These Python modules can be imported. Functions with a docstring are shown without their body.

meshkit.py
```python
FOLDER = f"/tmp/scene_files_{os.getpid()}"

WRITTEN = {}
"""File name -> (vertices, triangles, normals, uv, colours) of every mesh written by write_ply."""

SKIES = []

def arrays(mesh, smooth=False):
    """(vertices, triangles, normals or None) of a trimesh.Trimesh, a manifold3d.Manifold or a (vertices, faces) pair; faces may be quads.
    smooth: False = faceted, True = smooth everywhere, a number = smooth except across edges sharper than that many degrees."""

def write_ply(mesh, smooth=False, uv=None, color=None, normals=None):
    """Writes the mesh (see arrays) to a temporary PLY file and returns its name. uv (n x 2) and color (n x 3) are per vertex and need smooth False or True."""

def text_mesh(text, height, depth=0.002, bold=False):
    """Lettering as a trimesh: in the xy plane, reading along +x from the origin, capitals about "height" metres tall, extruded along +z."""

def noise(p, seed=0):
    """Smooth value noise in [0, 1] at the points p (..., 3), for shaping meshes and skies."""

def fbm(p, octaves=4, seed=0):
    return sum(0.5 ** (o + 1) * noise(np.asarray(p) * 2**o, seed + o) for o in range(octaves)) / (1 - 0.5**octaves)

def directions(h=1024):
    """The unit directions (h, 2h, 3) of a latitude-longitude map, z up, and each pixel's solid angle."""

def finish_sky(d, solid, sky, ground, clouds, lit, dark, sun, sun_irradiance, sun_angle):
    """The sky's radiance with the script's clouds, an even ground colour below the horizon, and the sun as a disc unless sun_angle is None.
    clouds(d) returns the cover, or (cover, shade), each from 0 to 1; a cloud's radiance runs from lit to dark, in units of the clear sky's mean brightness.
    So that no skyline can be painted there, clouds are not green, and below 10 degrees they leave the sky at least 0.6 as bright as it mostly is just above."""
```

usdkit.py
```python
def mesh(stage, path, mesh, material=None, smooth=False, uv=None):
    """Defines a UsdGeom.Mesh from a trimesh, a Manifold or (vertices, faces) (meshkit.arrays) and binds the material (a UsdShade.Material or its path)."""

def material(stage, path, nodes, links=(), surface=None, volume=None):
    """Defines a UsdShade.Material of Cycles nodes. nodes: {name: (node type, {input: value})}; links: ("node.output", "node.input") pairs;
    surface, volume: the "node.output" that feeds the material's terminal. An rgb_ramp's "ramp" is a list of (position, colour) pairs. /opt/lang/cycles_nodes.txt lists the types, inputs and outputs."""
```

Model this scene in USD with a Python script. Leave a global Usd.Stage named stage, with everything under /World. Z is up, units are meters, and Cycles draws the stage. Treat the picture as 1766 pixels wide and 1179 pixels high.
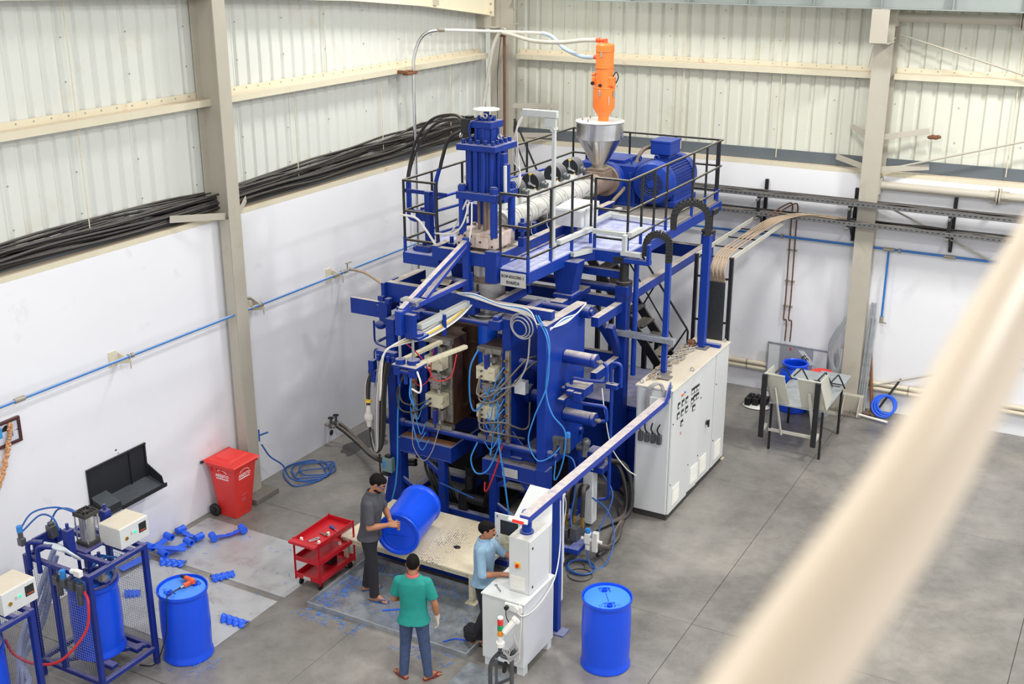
import math, random
import numpy as np, trimesh, manifold3d as m3
import usdkit, meshkit
from pxr import Usd, UsdGeom, UsdLux, Gf, Sdf, UsdShade, Vt

stage = Usd.Stage.CreateInMemory()
UsdGeom.SetStageUpAxis(stage, UsdGeom.Tokens.z)
UsdGeom.SetStageMetersPerUnit(stage, 1.0)
UsdGeom.Xform.Define(stage, '/World')
UsdGeom.Scope.Define(stage, '/World/Looks')
rnd = random.Random(7)
PI = math.pi

# ------------------------------------------------------------------ camera, sky, lights, exposure
cam = UsdGeom.Camera.Define(stage, '/World/camera')
cam.AddTranslateOp().Set((12.070, -21.335, 8.5))
cam.AddRotateXYZOp().Set((90 - 19.1346, 0, 28.9509))
cam.CreateFocalLengthAttr(41.1356)
cam.CreateHorizontalApertureAttr(36.0)
cam.CreateVerticalApertureAttr(36.0 * 1179 / 1766)
cam.CreateClippingRangeAttr((0.05, 200))
cam.CreateFStopAttr(2.9)
cam.CreateFocusDistanceAttr(15.5)
cam.CreateExposureAttr(-0.15)
dome = UsdLux.DomeLight.Define(stage, '/World/sky')          # even overcast daylight coming in from the open side of the hall
dome.CreateColorAttr((0.97, 0.985, 1.0))
dome.CreateIntensityAttr(0.42)
for i, (x, y, e) in enumerate([(1.6, -0.8, 55), (2.3, -5.5, 110), (2.5, -15, 40), (8, -5, 110), (8, -13, 40), (8, -18, 120), (13, -4, 250), (13, -13, 200)]):   # unseen lamps added and fitted for brightness; the corner one inferred from a shadow
    l = UsdLux.RectLight.Define(stage, f'/World/fitted_lamp_{i+1}')
    l.AddTranslateOp().Set((x, y, 11.0))
    l.CreateWidthAttr(1.0); l.CreateHeightAttr(1.0)
    l.CreateIntensityAttr(e); l.CreateColorAttr((1.0, 0.985, 0.955))

# ------------------------------------------------------------------ mesh helpers (a mesh is (vertices, faces))
def cat(ms):
    V, F, n = [], [], 0
    for v, f in ms:
        V.append(v); F.append(np.asarray(f) + n); n += len(v)
    return np.vstack(V), np.vstack(F)

def _unitbox():
    v = [(x, y, z) for x in (-1, 1) for y in (-1, 1) for z in (-1, 1)]
    f = trimesh.convex.convex_hull(np.array(v, float))
    return np.array(f.vertices), np.array(f.faces)
_BV, _BF = _unitbox()
_s = [(x, y, z) for x in (-1, 1) for y in (-1, 1) for z in (-1, 1)]
_CS, _CI = [], []
for sg in _s:
    for k in range(3):
        _CS.append(sg); _CI.append([0 if j == k else 1 for j in range(3)])
_CS = np.array(_CS, float); _CI = np.array(_CI, float)
_ch = trimesh.Trimesh(_CS * (1 - 0.3 * _CI), process=False)
_CF = np.array(trimesh.convex.convex_hull(_CS * (1 - 0.3 * _CI)).faces)
_hv = np.array(trimesh.convex.convex_hull(_CS * (1 - 0.3 * _CI)).vertices)
_map = [int(np.argmin(((_CS * (1 - 0.3 * _CI) - p) ** 2).sum(1))) for p in _hv]
_CF = np.array(_map)[_CF]

_bn = [0]
def bx(x0, x1, y0, y1, z0, z1, c=0.006):
    _bn[0] = (_bn[0] + 1) % 11; j = .00016 * (_bn[0] - 5)          # no two touching faces are exactly coplanar
    x0, x1 = sorted((x0, x1)); y0, y1 = sorted((y0, y1)); z0, z1 = sorted((z0, z1))
    h = np.maximum(np.array([x1 - x0, y1 - y0, z1 - z0]) / 2 + j, .0004); o = np.array([x0 + x1, y0 + y1, z0 + z1]) / 2
    c = min(c, 0.3 * h.min())
    if c <= 0: return _BV * h + o, _BF
    return _CS * (h - c * _CI) + o, _CF

def _basis(d, up=(0, 0, 1)):
    d = np.asarray(d, float); d = d / np.linalg.norm(d); up = np.asarray(up, float)
    if abs(d @ up) > 0.98 * np.linalg.norm(up): up = np.array([0, 1, 0.0]) if abs(d[1]) < 0.9 else np.array([1.0, 0, 0])
    s = np.cross(up, d); s /= np.linalg.norm(s)
    return d, s, np.cross(d, s)

def beam(p, q, w, h, up=(0, 0, 1), c=0.004):
    p, q = np.array(p, float), np.array(q, float)
    L = np.linalg.norm(q - p); d, s, u = _basis(q - p, up)
    v, f = bx(0, L, -w / 2, w / 2, -h / 2, h / 2, c)
    return p + v[:, :1] * d + v[:, 1:2] * s + v[:, 2:] * u, f

def rings(C, R, n, cap=True):
    """C: list of (centre, axis1, axis2); R: list of radii -> a closed swept surface"""
    t = np.arange(n) * 2 * PI / n
    V = np.vstack([c + r * (np.cos(t)[:, None] * a + np.sin(t)[:, None] * b) for (c, a, b), r in zip(C, R)])
    F = []; k = len(C)
    for i in range(k - 1):
        for j in range(n):
            a, b = i * n + j, i * n + (j + 1) % n
            F += [(a, b, b + n), (a, b + n, a + n)]
    if cap:
        V = np.vstack([V, C[0][0], C[-1][0]]); e = len(V)
        for j in range(n):
            F += [(e - 2, (j + 1) % n, j), (e - 1, (k - 1) * n + j, (k - 1) * n + (j + 1) % n)]
    return V, np.array(F)

def cyl(p, q, r, r2=None, n=20, c=0.0):
    p, q = np.array(p, float), np.array(q, float); r2 = r if r2 is None else r2
    d, s, u = _basis(q - p)
    if c > 0:
        return rings([(p, s, u), (p + d * c, s, u), (q - d * c, s, u), (q, s, u)], [r - c, r, r2, r2 - c], n)
    return rings([(p, s, u), (q, s, u)], [r, r2], n)

def lathe(prof, o=(0, 0, 0), ax=(0, 0, 1), n=32):
    """prof: (radius, height) from bottom to top of the outside, may go on down the inside"""
    d, s, u = _basis(ax); o = np.array(o, float)
    return rings([(o + d * z, s, u) for r, z in prof], [max(r, 1e-4) for r, z in prof], n)

def spl(P, k=8):
    P = np.array(P, float)
    if len(P) < 3: return P
    Q = np.vstack([2 * P[0] - P[1], P, 2 * P[-1] - P[-2]]); out = []
    for i in range(1, len(Q) - 2):
        a, b, c, d = Q[i - 1:i + 3]
        for t in np.arange(k) / k:
            out.append(0.5 * (2 * b + (c - a) * t + (2 * a - 5 * b + 4 * c - d) * t * t + (3 * b - a - 3 * c + d) * t ** 3))
    out.append(P[-1]); return np.array(out)

def tube(P, r, n=8, k=8, smooth=True, r2=None):
    P = spl(P, k) if smooth else np.array(P, float)
    T = np.gradient(P, axis=0); T /= np.maximum(np.linalg.norm(T, axis=1, keepdims=True), 1e-9)
    d, s, u = _basis(T[0]); C = []
    for p, t in zip(P, T):
        s = s - t * (s @ t); s /= max(np.linalg.norm(s), 1e-9); C.append((p, s, np.cross(t, s)))
    R = np.linspace(r, r if r2 is None else r2, len(P))
    return rings(C, R, n)

def bent(P, r, rad=0.08, n=10, k=5):
    """a pipe through corner points with rounded elbows"""
    P = [np.array(p, float) for p in P]; out = [P[0]]
    for a, b, c in zip(P, P[1:], P[2:]):
        d1, d2 = a - b, c - b; l1, l2 = np.linalg.norm(d1), np.linalg.norm(d2)
        e = min(rad, l1 * .45, l2 * .45); s1, s2 = b + d1 / l1 * e, b + d2 / l2 * e
        for t in np.linspace(0, 1, k): out.append((1 - t) ** 2 * s1 + 2 * t * (1 - t) * b + t * t * s2)
    out.append(P[-1]); return tube(out, r, n, smooth=False)

def prism(poly, o, ax, ay, depth):
    """polygon (2-D) in the plane o + x*ax + y*ay, extruded by depth along ax x ay"""
    from shapely.geometry import Polygon
    m = trimesh.creation.extrude_polygon(Polygon(poly), depth, engine='earcut')
    ax, ay = np.array(ax, float), np.array(ay, float); az = np.cross(ax, ay)
    v = np.array(m.vertices)
    return np.array(o, float) + v[:, :1] * ax + v[:, 1:2] * ay + v[:, 2:] * az, np.array(m.faces)

def ibeam(p, q, b, h, tf=0.014, tw=0.01, up=(0, 0, 1)):
    """I section from p to q; the flanges face +-up"""
    p, q = np.array(p, float), np.array(q, float); d, s, u = _basis(q - p, up)
    return cat([beam(p + u * (h - tf) / 2, q + u * (h - tf) / 2, b, tf, up, .002), beam(p - u * (h - tf) / 2, q - u * (h - tf) / 2, b, tf, up, .002), beam(p, q, tw, h - 2 * tf, up, 0)])

def ball(p, r, sub=2, sc=(1, 1, 1)):
    m = trimesh.creation.icosphere(sub, 1.0)
    return np.array(m.vertices) * r * np.array(sc) + np.array(p, float), np.array(m.faces)

def ring(o, ax, R, r, n=28, m=8):
    d, s, u = _basis(ax); o = np.array(o, float); t = np.linspace(0, 2 * PI, n + 1)
    return tube([o + R * (math.cos(a) * s + math.sin(a) * u) for a in t], r, m, smooth=False)

def xf(mesh, loc=(0, 0, 0), rz=0, rx=0, ry=0):
    R = trimesh.transformations.euler_matrix(math.radians(rx), math.radians(ry), math.radians(rz))[:3, :3]
    return mesh[0] @ R.T + np.array(loc, float), mesh[1]

def bolts(pts, ax, r=0.014, h=0.014):
    ax = np.array(ax, float)
    return cat([cyl(np.array(p, float), np.array(p, float) + ax * h, r, n=6) for p in pts])

def text(t, height, o, ax, ay, depth=0.002, bold=True, centre=True, width=None):
    m = meshkit.text_mesh(t, height, depth, bold); v = np.array(m.vertices)
    if centre: v[:, 0] -= (v[:, 0].min() + v[:, 0].max()) / 2
    if width: v[:, 0] *= width / (v[:, 0].max() - v[:, 0].min())
    ax, ay = np.array(ax, float), np.array(ay, float)
    return np.array(o, float) + v[:, :1] * ax + v[:, 1:2] * ay + v[:, 2:] * np.cross(ax, ay), np.array(m.faces)

def tm(mesh): return trimesh.Trimesh(mesh[0], mesh[1], process=False)
def man(mesh):
    t = trimesh.Trimesh(mesh[0], mesh[1], process=True)
    return m3.Manifold(m3.Mesh(np.array(t.vertices, np.float32), np.array(t.faces, np.uint32)))
def unman(m):
    k = m.to_mesh(); return np.array(k.vert_properties[:, :3], float), np.array(k.tri_verts, int)

# ------------------------------------------------------------------ scene helpers
_used = {}
def numbered(parent, name):
    k = _used.get((parent, name), 0); _used[(parent, name)] = k + 1
    return f'{parent}/{name}' + (f'_{k:03d}' if k else '')

def tag(prim, label=None, category=None, group=None, kind=None):
    for k, v in (('label', label), ('category', category), ('group', group), ('kind', kind)):
        if v: prim.SetCustomDataByKey(k, v)

def pieces(ms, tol=.004):
    """groups the meshes of a list whose boxes touch: each group is a piece of its own"""
    B = [(np.asarray(v).min(0) - tol, np.asarray(v).max(0) + tol) for v, f in ms]; left, out = set(range(len(ms))), []
    while left:
        todo, g = [left.pop()], []
        while todo:
            i = todo.pop(); g.append(i)
            near = [j for j in left if (B[i][0] <= B[j][1]).all() and (B[j][0] <= B[i][1]).all()]
            left -= set(near); todo += near
        out.append([ms[i] for i in sorted(g)])
    return out

class Thing:
    def __init__(s, name, label=None, category=None, loc=(0, 0, 0), rz=0, group=None, kind=None, local=False):
        s.path = numbered('/World', name); s.name = name
        s.loc, s.rz, s.local = np.array(loc, float), rz, local
        s.x = UsdGeom.Xform.Define(stage, s.path); s.prim = s.x.GetPrim()
        s.x.AddTranslateOp().Set(tuple(map(float, loc))); s.x.AddRotateZOp().Set(float(rz))
        s.info = (label, category, group); tag(s.prim, label, category, group, kind)
    def part(s, name, mesh, mat, parent=None, smooth=35, label=None, kind=None):
        if isinstance(mesh, list):
            groups = pieces(mesh) if kind != 'stuff' else [mesh]
            if len(groups) > 1:
                return [s.part(name, cat(g), mat, parent, smooth, label, kind) for g in groups][0]
            mesh = cat(mesh)
        v, f = mesh
        if not s.local:
            a = -math.radians(s.rz); v = v - s.loc
            v = v @ np.array([[math.cos(a), -math.sin(a), 0], [math.sin(a), math.cos(a), 0], [0, 0, 1]]).T
        p = numbered(parent or s.path, name)
        usdkit.mesh(stage, p, (v, f), M[mat], smooth)
        tag(stage.GetPrimAtPath(p), label, None, None, kind)
        return p

def solo(name, label, category, mesh, mat, group=None, kind=None, smooth=35):
    v, f = mesh if isinstance(mesh, tuple) else cat(mesh)
    p = numbered('/World', name)
    base = np.array([(v[:, 0].min() + v[:, 0].max()) / 2, (v[:, 1].min() + v[:, 1].max()) / 2, v[:, 2].min()])
    m = usdkit.mesh(stage, p, (v - base, f), M[mat], smooth)
    m.AddTranslateOp().Set(tuple(map(float, base)))
    tag(m.GetPrim(), label, category, group, kind)
    return p

def dup(t, loc, rz, label=None, group=None, rx=0, ry=0):
    p = numbered('/World', t.name)
    x = UsdGeom.Xform.Define(stage, p); pr = x.GetPrim()
    pr.GetReferences().AddInternalReference(t.path)
    x.ClearXformOpOrder()
    x.GetPrim().CreateAttribute('xformOp:translate', Sdf.ValueTypeNames.Double3).Set(Gf.Vec3d(*map(float, loc)))
    x.GetPrim().CreateAttribute('xformOp:rotateZ', Sdf.ValueTypeNames.Float).Set(float(rz))
    x.GetPrim().CreateAttribute('xformOpOrder', Sdf.ValueTypeNames.TokenArray).Set(['xformOp:translate', 'xformOp:rotateZ'])
    pr.SetInstanceable(True)
    tag(pr, label or t.info[0], t.info[1], group or t.info[2])
    return p

# ------------------------------------------------------------------ materials
M = {}
def lin(c): return tuple((x / 255 / 12.92) if x / 255 <= 0.04045 else ((x / 255 + 0.055) / 1.055) ** 2.4 for x in c)
def mat(name, col, rough=0.5, metal=0.0, var=0.12, scale=6.0, bump=0.0, bscale=60.0, dust=0.0, dustcol=(196, 184, 165), stain=None, coord='object', spec=0.5, trans=0.0, rvar=0.0, sub=0.0, alpha=1.0):
    """a principled material whose colour wanders a little with noise; dust settles on faces that look up; stain = (colour, scale, low, high)"""
    c = lin(col); d = tuple(x * (1 - var) for x in c); e = tuple(min(1, x * (1 + var)) for x in c)
    N = {'tc': ('texture_coordinate', {}), 'geo': ('geometry', {}), 'n': ('noise_texture', {'scale': scale, 'detail': 5.0, 'roughness': 0.6}), 'r': ('rgb_ramp', {'ramp': [(0.25, d), (0.75, e)]}),
         'p': ('principled_bsdf', {'roughness': rough, 'metallic': metal, 'specular_ior_level': spec, 'transmission_weight': trans, 'alpha': alpha})}
    src = 'geo.position' if coord == 'world' else 'tc.object'
    L = [(src, 'n.vector'), ('n.fac', 'r.fac')]; out = 'r.color'
    if stain:
        N['sn'] = ('noise_texture', {'scale': stain[1], 'detail': 8.0, 'roughness': 0.65, 'distortion': 0.4})
        N['sr'] = ('map_range', {'from_min': stain[2], 'from_max': stain[3], 'to_min': 0.0, 'to_max': 1.0, 'clamp': True})
        N['sm'] = ('mix_color', {'b': lin(stain[0])})
        L += [(src, 'sn.vector'), ('sn.fac', 'sr.value'), ('sr.result', 'sm.fac'), (out, 'sm.a')]; out = 'sm.result'
    if dust:
        N['sx'] = ('separate_xyz', {}); N['mr'] = ('map_range', {'from_min': 0.35, 'from_max': 0.95, 'to_min': 0.0, 'to_max': 1.0, 'clamp': True})
        N['dn'] = ('noise_texture', {'scale': 9.0, 'detail': 6.0, 'roughness': 0.7}); N['dr'] = ('map_range', {'from_min': 0.28, 'from_max': 0.55, 'to_min': 0.55 * dust, 'to_max': dust, 'clamp': True})
        N['dm'] = ('math', {'math_type': 'multiply'}); N['mx'] = ('mix_color', {'b': lin(dustcol)})
        L += [('geo.normal', 'sx.vector'), ('sx.z', 'mr.value'), ('geo.position', 'dn.vector'), ('dn.fac', 'dr.value'), ('mr.result', 'dm.value1'), ('dr.result', 'dm.value2'), ('dm.value', 'mx.fac'), (out, 'mx.a')]; out = 'mx.result'
    L.append((out, 'p.base_color'))
    if rvar:
        N['rr'] = ('map_range', {'from_min': 0.3, 'from_max': 0.7, 'to_min': rough - rvar, 'to_max': rough + rvar, 'clamp': True})
        L += [('n.fac', 'rr.value'), ('rr.result', 'p.roughness')]
    if bump:
        N['bn'] = ('noise_texture', {'scale': bscale, 'detail': 4.0}); N['b'] = ('bump', {'strength': bump, 'distance': 0.01})
        L += [(src, 'bn.vector'), ('bn.fac', 'b.height'), ('b.normal', 'p.normal')]
    M[name] = usdkit.material(stage, f'/World/Looks/{name}', N, L, surface='p.BSDF')

mat('wall_paint', (234, 234, 238), 0.75, var=0.02, scale=0.8, bump=0.12, bscale=5, coord='world', stain=((208, 204, 202), 1.6, 0.62, 0.85))
mat('cladding', (214, 216, 209), 0.5, var=0.02, scale=1.2, coord='world', stain=((205, 200, 180), 1.1, 0.58, 0.8))
mat('cladding_back', (214, 215, 202), 0.5, var=0.02, scale=1.2, coord='world', stain=((200, 194, 168), 1.1, 0.58, 0.8))
mat('cream_steel', (216, 208, 184), 0.5, var=0.04, scale=3, coord='world', dust=0.6, dustcol=(205, 180, 160), stain=((190, 160, 130), 3.0, 0.62, 0.75))
mat('column_paint', (182, 176, 162), 0.5, var=0.04, scale=2, coord='world', stain=((168, 160, 142), 2.2, 0.6, 0.8))
mat('grey_girder', (146, 152, 150), 0.5, var=0.04, scale=2, coord='world')
mat('dark_band', (96, 104, 110), 0.5, var=0.06, scale=3, coord='world')
mat('pedestal', (118, 112, 106), 0.85, var=0.2, scale=40, bump=0.4, bscale=70, coord='world')
mat('machine_blue', (14, 48, 136), 0.42, spec=0.3, var=0.12, scale=5, dust=0.62, dustcol=(176, 172, 178), stain=((26, 40, 96), 3.5, 0.58, 0.72))
mat('machine_blue_clean', (17, 54, 148), 0.4, spec=0.3, var=0.08, scale=5, dust=0.35, dustcol=(180, 178, 190))
mat('dusty_blue', (16, 50, 138), 0.45, spec=0.3, var=0.1, scale=5, dust=0.92, dustcol=(214, 202, 186), stain=((26, 40, 96), 3.5, 0.58, 0.72))
mat('deck_plate', (186, 190, 224), 0.5, var=0.06, scale=8, bump=0.5, bscale=90, coord='world', stain=((140, 148, 205), 5, 0.5, 0.72))
mat('drum_blue', (16, 78, 226), 0.33, var=0.05, scale=3, bump=0.05, bscale=25, sub=0.0)
mat('drum_lid_lit', (66, 138, 238), 0.26, var=0.05, scale=3)  # same plastic as the drum, reflected overhead light painted into a lighter blue
mat('shaving_blue', (66, 136, 226), 0.4, var=0.1, scale=10)
mat('scrap_blue', (28, 92, 226), 0.35, var=0.12, scale=14, bump=0.2, bscale=30)
mat('parison', (24, 90, 222), 0.2, var=0.06, scale=6)
mat('black_paint', (28, 28, 32), 0.42, var=0.1, scale=8, dust=0.6, dustcol=(186, 176, 160))
mat('black_post', (26, 27, 30), 0.45, var=0.1, scale=8)
mat('rubber', (36, 35, 36), 0.55, var=0.2, scale=10, dust=0.5, dustcol=(150, 138, 128))
mat('cable_black', (44, 42, 44), 0.5, var=0.2, scale=4, dust=0.55, dustcol=(140, 132, 124))
mat('cable_tan', (168, 148, 126), 0.6, var=0.15, scale=6)
mat('cable_grey', (158, 156, 156), 0.5, var=0.1, scale=6)
mat('cable_white', (226, 222, 216), 0.5, var=0.05, scale=6)
mat('air_blue', (52, 132, 208), 0.35, var=0.1, scale=6)
mat('air_navy', (40, 88, 160), 0.4, var=0.1, scale=6)
mat('hose_red', (190, 32, 40), 0.4, var=0.1, scale=6)
mat('hose_brown', (86, 78, 74), 0.5, var=0.2, scale=8, dust=0.5)
mat('pipe_blue', (70, 130, 200), 0.4, var=0.06, scale=4, coord='world', dust=0.75, dustcol=(190, 188, 184))
mat('pipe_blue_back', (44, 112, 190), 0.4, var=0.06, scale=4, coord='world', dust=0.3, dustcol=(180, 180, 180))
mat('fitting', (158, 150, 138), 0.45, metal=0.3, var=0.12, scale=12)
mat('galvanised', (172, 176, 180), 0.38, metal=0.55, var=0.16, scale=7, rvar=0.1, stain=((140, 142, 146), 3.0, 0.55, 0.75))
mat('tray_metal', (158, 164, 170), 0.3, metal=0.5, var=0.2, scale=5, rvar=0.1, stain=((124, 128, 134), 2.5, 0.5, 0.75))
mat('sheet_metal', (188, 190, 192), 0.4, metal=0.45, var=0.08, scale=3, rvar=0.1, stain=((158, 152, 154), 2.0, 0.55, 0.75), coord='world')
mat('grey_tray', (112, 112, 112), 0.5, metal=0.3, var=0.15, scale=8, dust=0.5, dustcol=(170, 158, 144))
mat('dark_tray', (52, 54, 58), 0.5, metal=0.2, var=0.15, scale=8, dust=0.4, dustcol=(150, 138, 124))
mat('stainless', (206, 206, 208), 0.22, metal=1.0, var=0.06, scale=3, bump=0.05, bscale=12)
mat('chrome', (214, 214, 214), 0.16, metal=1.0, var=0.03)
mat('aluminium', (196, 196, 196), 0.35, metal=0.8, var=0.06, scale=10)
mat('clad_steel', (196, 192, 188), 0.42, metal=0.5, var=0.08, scale=6, stain=((140, 126, 112), 5.0, 0.55, 0.7), dust=0.4)
mat('mould_steel', (150, 146, 138), 0.42, metal=0.5, var=0.2, scale=12, dust=0.5, dustcol=(120, 102, 84), stain=((86, 70, 56), 6.0, 0.5, 0.7))
mat('mould_dark', (86, 58, 42), 0.55, metal=0.3, var=0.3, scale=5, dust=0.4, dustcol=(96, 84, 70))
mat('rusty_brown', (120, 78, 52), 0.7, var=0.25, scale=9)
mat('block_cream', (206, 198, 170), 0.5, var=0.08, scale=20, stain=((140, 116, 84), 12.0, 0.56, 0.72))
mat('hot_block', (206, 188, 178), 0.6, metal=0.1, var=0.12, scale=10, stain=((150, 116, 100), 6.0, 0.5, 0.75))
mat('insulation', (206, 206, 202), 0.45, metal=0.25, var=0.06, scale=8, stain=((168, 162, 156), 6.0, 0.55, 0.7))
mat('motor_blue', (18, 56, 150), 0.42, spec=0.35, var=0.08, scale=6, dust=0.3, dustcol=(120, 130, 180))
mat('gear_brown', (136, 118, 106), 0.6, metal=0.2, var=0.2, scale=12, dust=0.4)
mat('blower_grey', (84, 86, 90), 0.45, var=0.1, scale=10, dust=0.4, dustcol=(160, 158, 156))
mat('blower_black', (30, 31, 34), 0.5, var=0.1)
mat('loader_orange', (246, 128, 52), 0.42, var=0.05, scale=4)
mat('orange_red', (228, 92, 46), 0.4, var=0.08, scale=6)
mat('yellow', (228, 192, 60), 0.5, var=0.08)
mat('brass', (200, 158, 78), 0.3, metal=0.9, var=0.1)
mat('copper_pipe', (120, 84, 66), 0.5, metal=0.4, var=0.2, scale=9)
mat('enamel', (212, 214, 214), 0.38, var=0.02, scale=2, dust=0.0)
mat('enamel_dusty', (212, 211, 206), 0.42, var=0.03, scale=2, dust=0.75, dustcol=(208, 192, 166))
mat('enamel_light', (216, 215, 210), 0.38, var=0.02, scale=2, dust=0.3, dustcol=(214, 204, 184))
mat('plinth_black', (58, 56, 54), 0.6, var=0.1)
mat('white_plastic', (234, 232, 226), 0.4, var=0.02)
mat('duct_white', (192, 196, 194), 0.4, var=0.04, scale=8, dust=0.25)
mat('label_silver', (196, 194, 190), 0.4, metal=0.3, var=0.03)
mat('ink_black', (24, 24, 26), 0.6, var=0.02)
mat('ink_blue', (40, 60, 140), 0.5, var=0.02)
mat('ink_white', (240, 236, 234), 0.6, var=0.02)
mat('bin_red', (222, 52, 46), 0.38, var=0.06, scale=5)
mat('cart_red', (186, 22, 34), 0.35, var=0.06, scale=5)
mat('wheel_black', (24, 24, 26), 0.5, var=0.1)
mat('light_red', (220, 50, 44), 0.3); mat('light_green', (36, 150, 96), 0.3); mat('light_amber', (238, 150, 40), 0.3)
mat('meter_dark', (36, 38, 42), 0.3, var=0.05)
mat('lens_blue', (50, 110, 220), 0.3)
mat('post_blue', (19, 56, 150), 0.4, spec=0.3, var=0.06, scale=4, dust=0.55, dustcol=(186, 184, 190))
mat('arm_blue', (34, 60, 158), 0.42, var=0.06, scale=4, dust=0.9, dustcol=(208, 196, 184))
mat('station_blue', (27, 45, 126), 0.4, spec=0.35, var=0.1, scale=6, dust=0.45, dustcol=(140, 130, 140))
mat('mesh_wire', (150, 150, 158), 0.45, metal=0.4, var=0.1)
mat('bench_white', (196, 193, 182), 0.55, var=0.05, scale=5, stain=((176, 170, 156), 4.0, 0.55, 0.75))
mat('bench_seat', (166, 172, 174), 0.45, metal=0.1, var=0.1, scale=6, stain=((140, 146, 148), 4.0, 0.5, 0.7))
mat('board_grey', (150, 152, 158), 0.5, var=0.04)
mat('frame_wood', (74, 38, 36), 0.5, var=0.15, scale=12)
mat('photo_paper', (206, 212, 226), 0.35, var=0.1, scale=6, coord='object', stain=((90, 96, 120), 5.0, 0.62, 0.66))
mat('photo_blue', (56, 150, 216), 0.35, var=0.06)
mat('garland', (206, 152, 108), 0.8, var=0.3, scale=60)
mat('bamboo', (126, 80, 50), 0.6, var=0.25, scale=14)
mat('opening_black', (34, 36, 40), 0.5, var=0.2, scale=5, dust=0.35, dustcol=(92, 102, 112))
mat('hose_vacuum', (142, 152, 186), 0.45, var=0.06, scale=8)
mat('hose_clear', (196, 204, 210), 0.35, var=0.06, scale=8)
mat('hose_pale', (214, 210, 198), 0.4, var=0.05, scale=8)
mat('hose_lightblue', (186, 206, 226), 0.35, var=0.05, scale=8)
mat('hose_grey', (150, 156, 158), 0.5, var=0.1, scale=8)
mat('skin', (172, 116, 86), 0.55, var=0.08, scale=12)
mat('hair', (17, 14, 14), 0.7, var=0.3, scale=60, bump=0.6, bscale=120, spec=0.15)
mat('beard', (34, 26, 24), 0.75, spec=0.15, var=0.3, scale=60)
mat('eye_white', (220, 214, 208), 0.3, var=0.02)
mat('shirt_grey', (70, 70, 78), 0.8, var=0.12, scale=10, bump=0.35, bscale=14)
mat('trouser_black', (34, 33, 38), 0.8, var=0.12, scale=10, bump=0.35, bscale=14)
mat('shirt_teal', (24, 140, 130), 0.75, var=0.08, scale=8, bump=0.3, bscale=12)
mat('collar_pink', (206, 98, 100), 0.75, var=0.06)
mat('denim', (62, 78, 112), 0.85, var=0.2, scale=12, bump=0.35, bscale=20)
mat('shirt_denim', (140, 172, 198), 0.8, var=0.1, scale=9, bump=0.35, bscale=14)
mat('glove', (206, 198, 182), 0.85, var=0.08, scale=20)
mat('sandal_blue', (62, 88, 140), 0.6, var=0.1)
mat('sandal_red', (120, 44, 40), 0.6, var=0.1)
mat('rail_cream', (232, 212, 188), 0.45, var=0.03, scale=6, coord='world')
mat('dirt_brown', (110, 88, 74), 0.8, var=0.25, scale=12)
mat('mask_white', (214, 208, 200), 0.7, var=0.08)
mat('wet_concrete', (72, 70, 68), 0.2, var=0.15, scale=6)
mat('oily_dark', (34, 33, 36), 0.45, metal=0.2, var=0.3, scale=9)
mat('pump_grey', (96, 98, 102), 0.4, metal=0.5, var=0.2, scale=14)
mat('switch_green', (112, 138, 140), 0.45, var=0.06)

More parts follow.
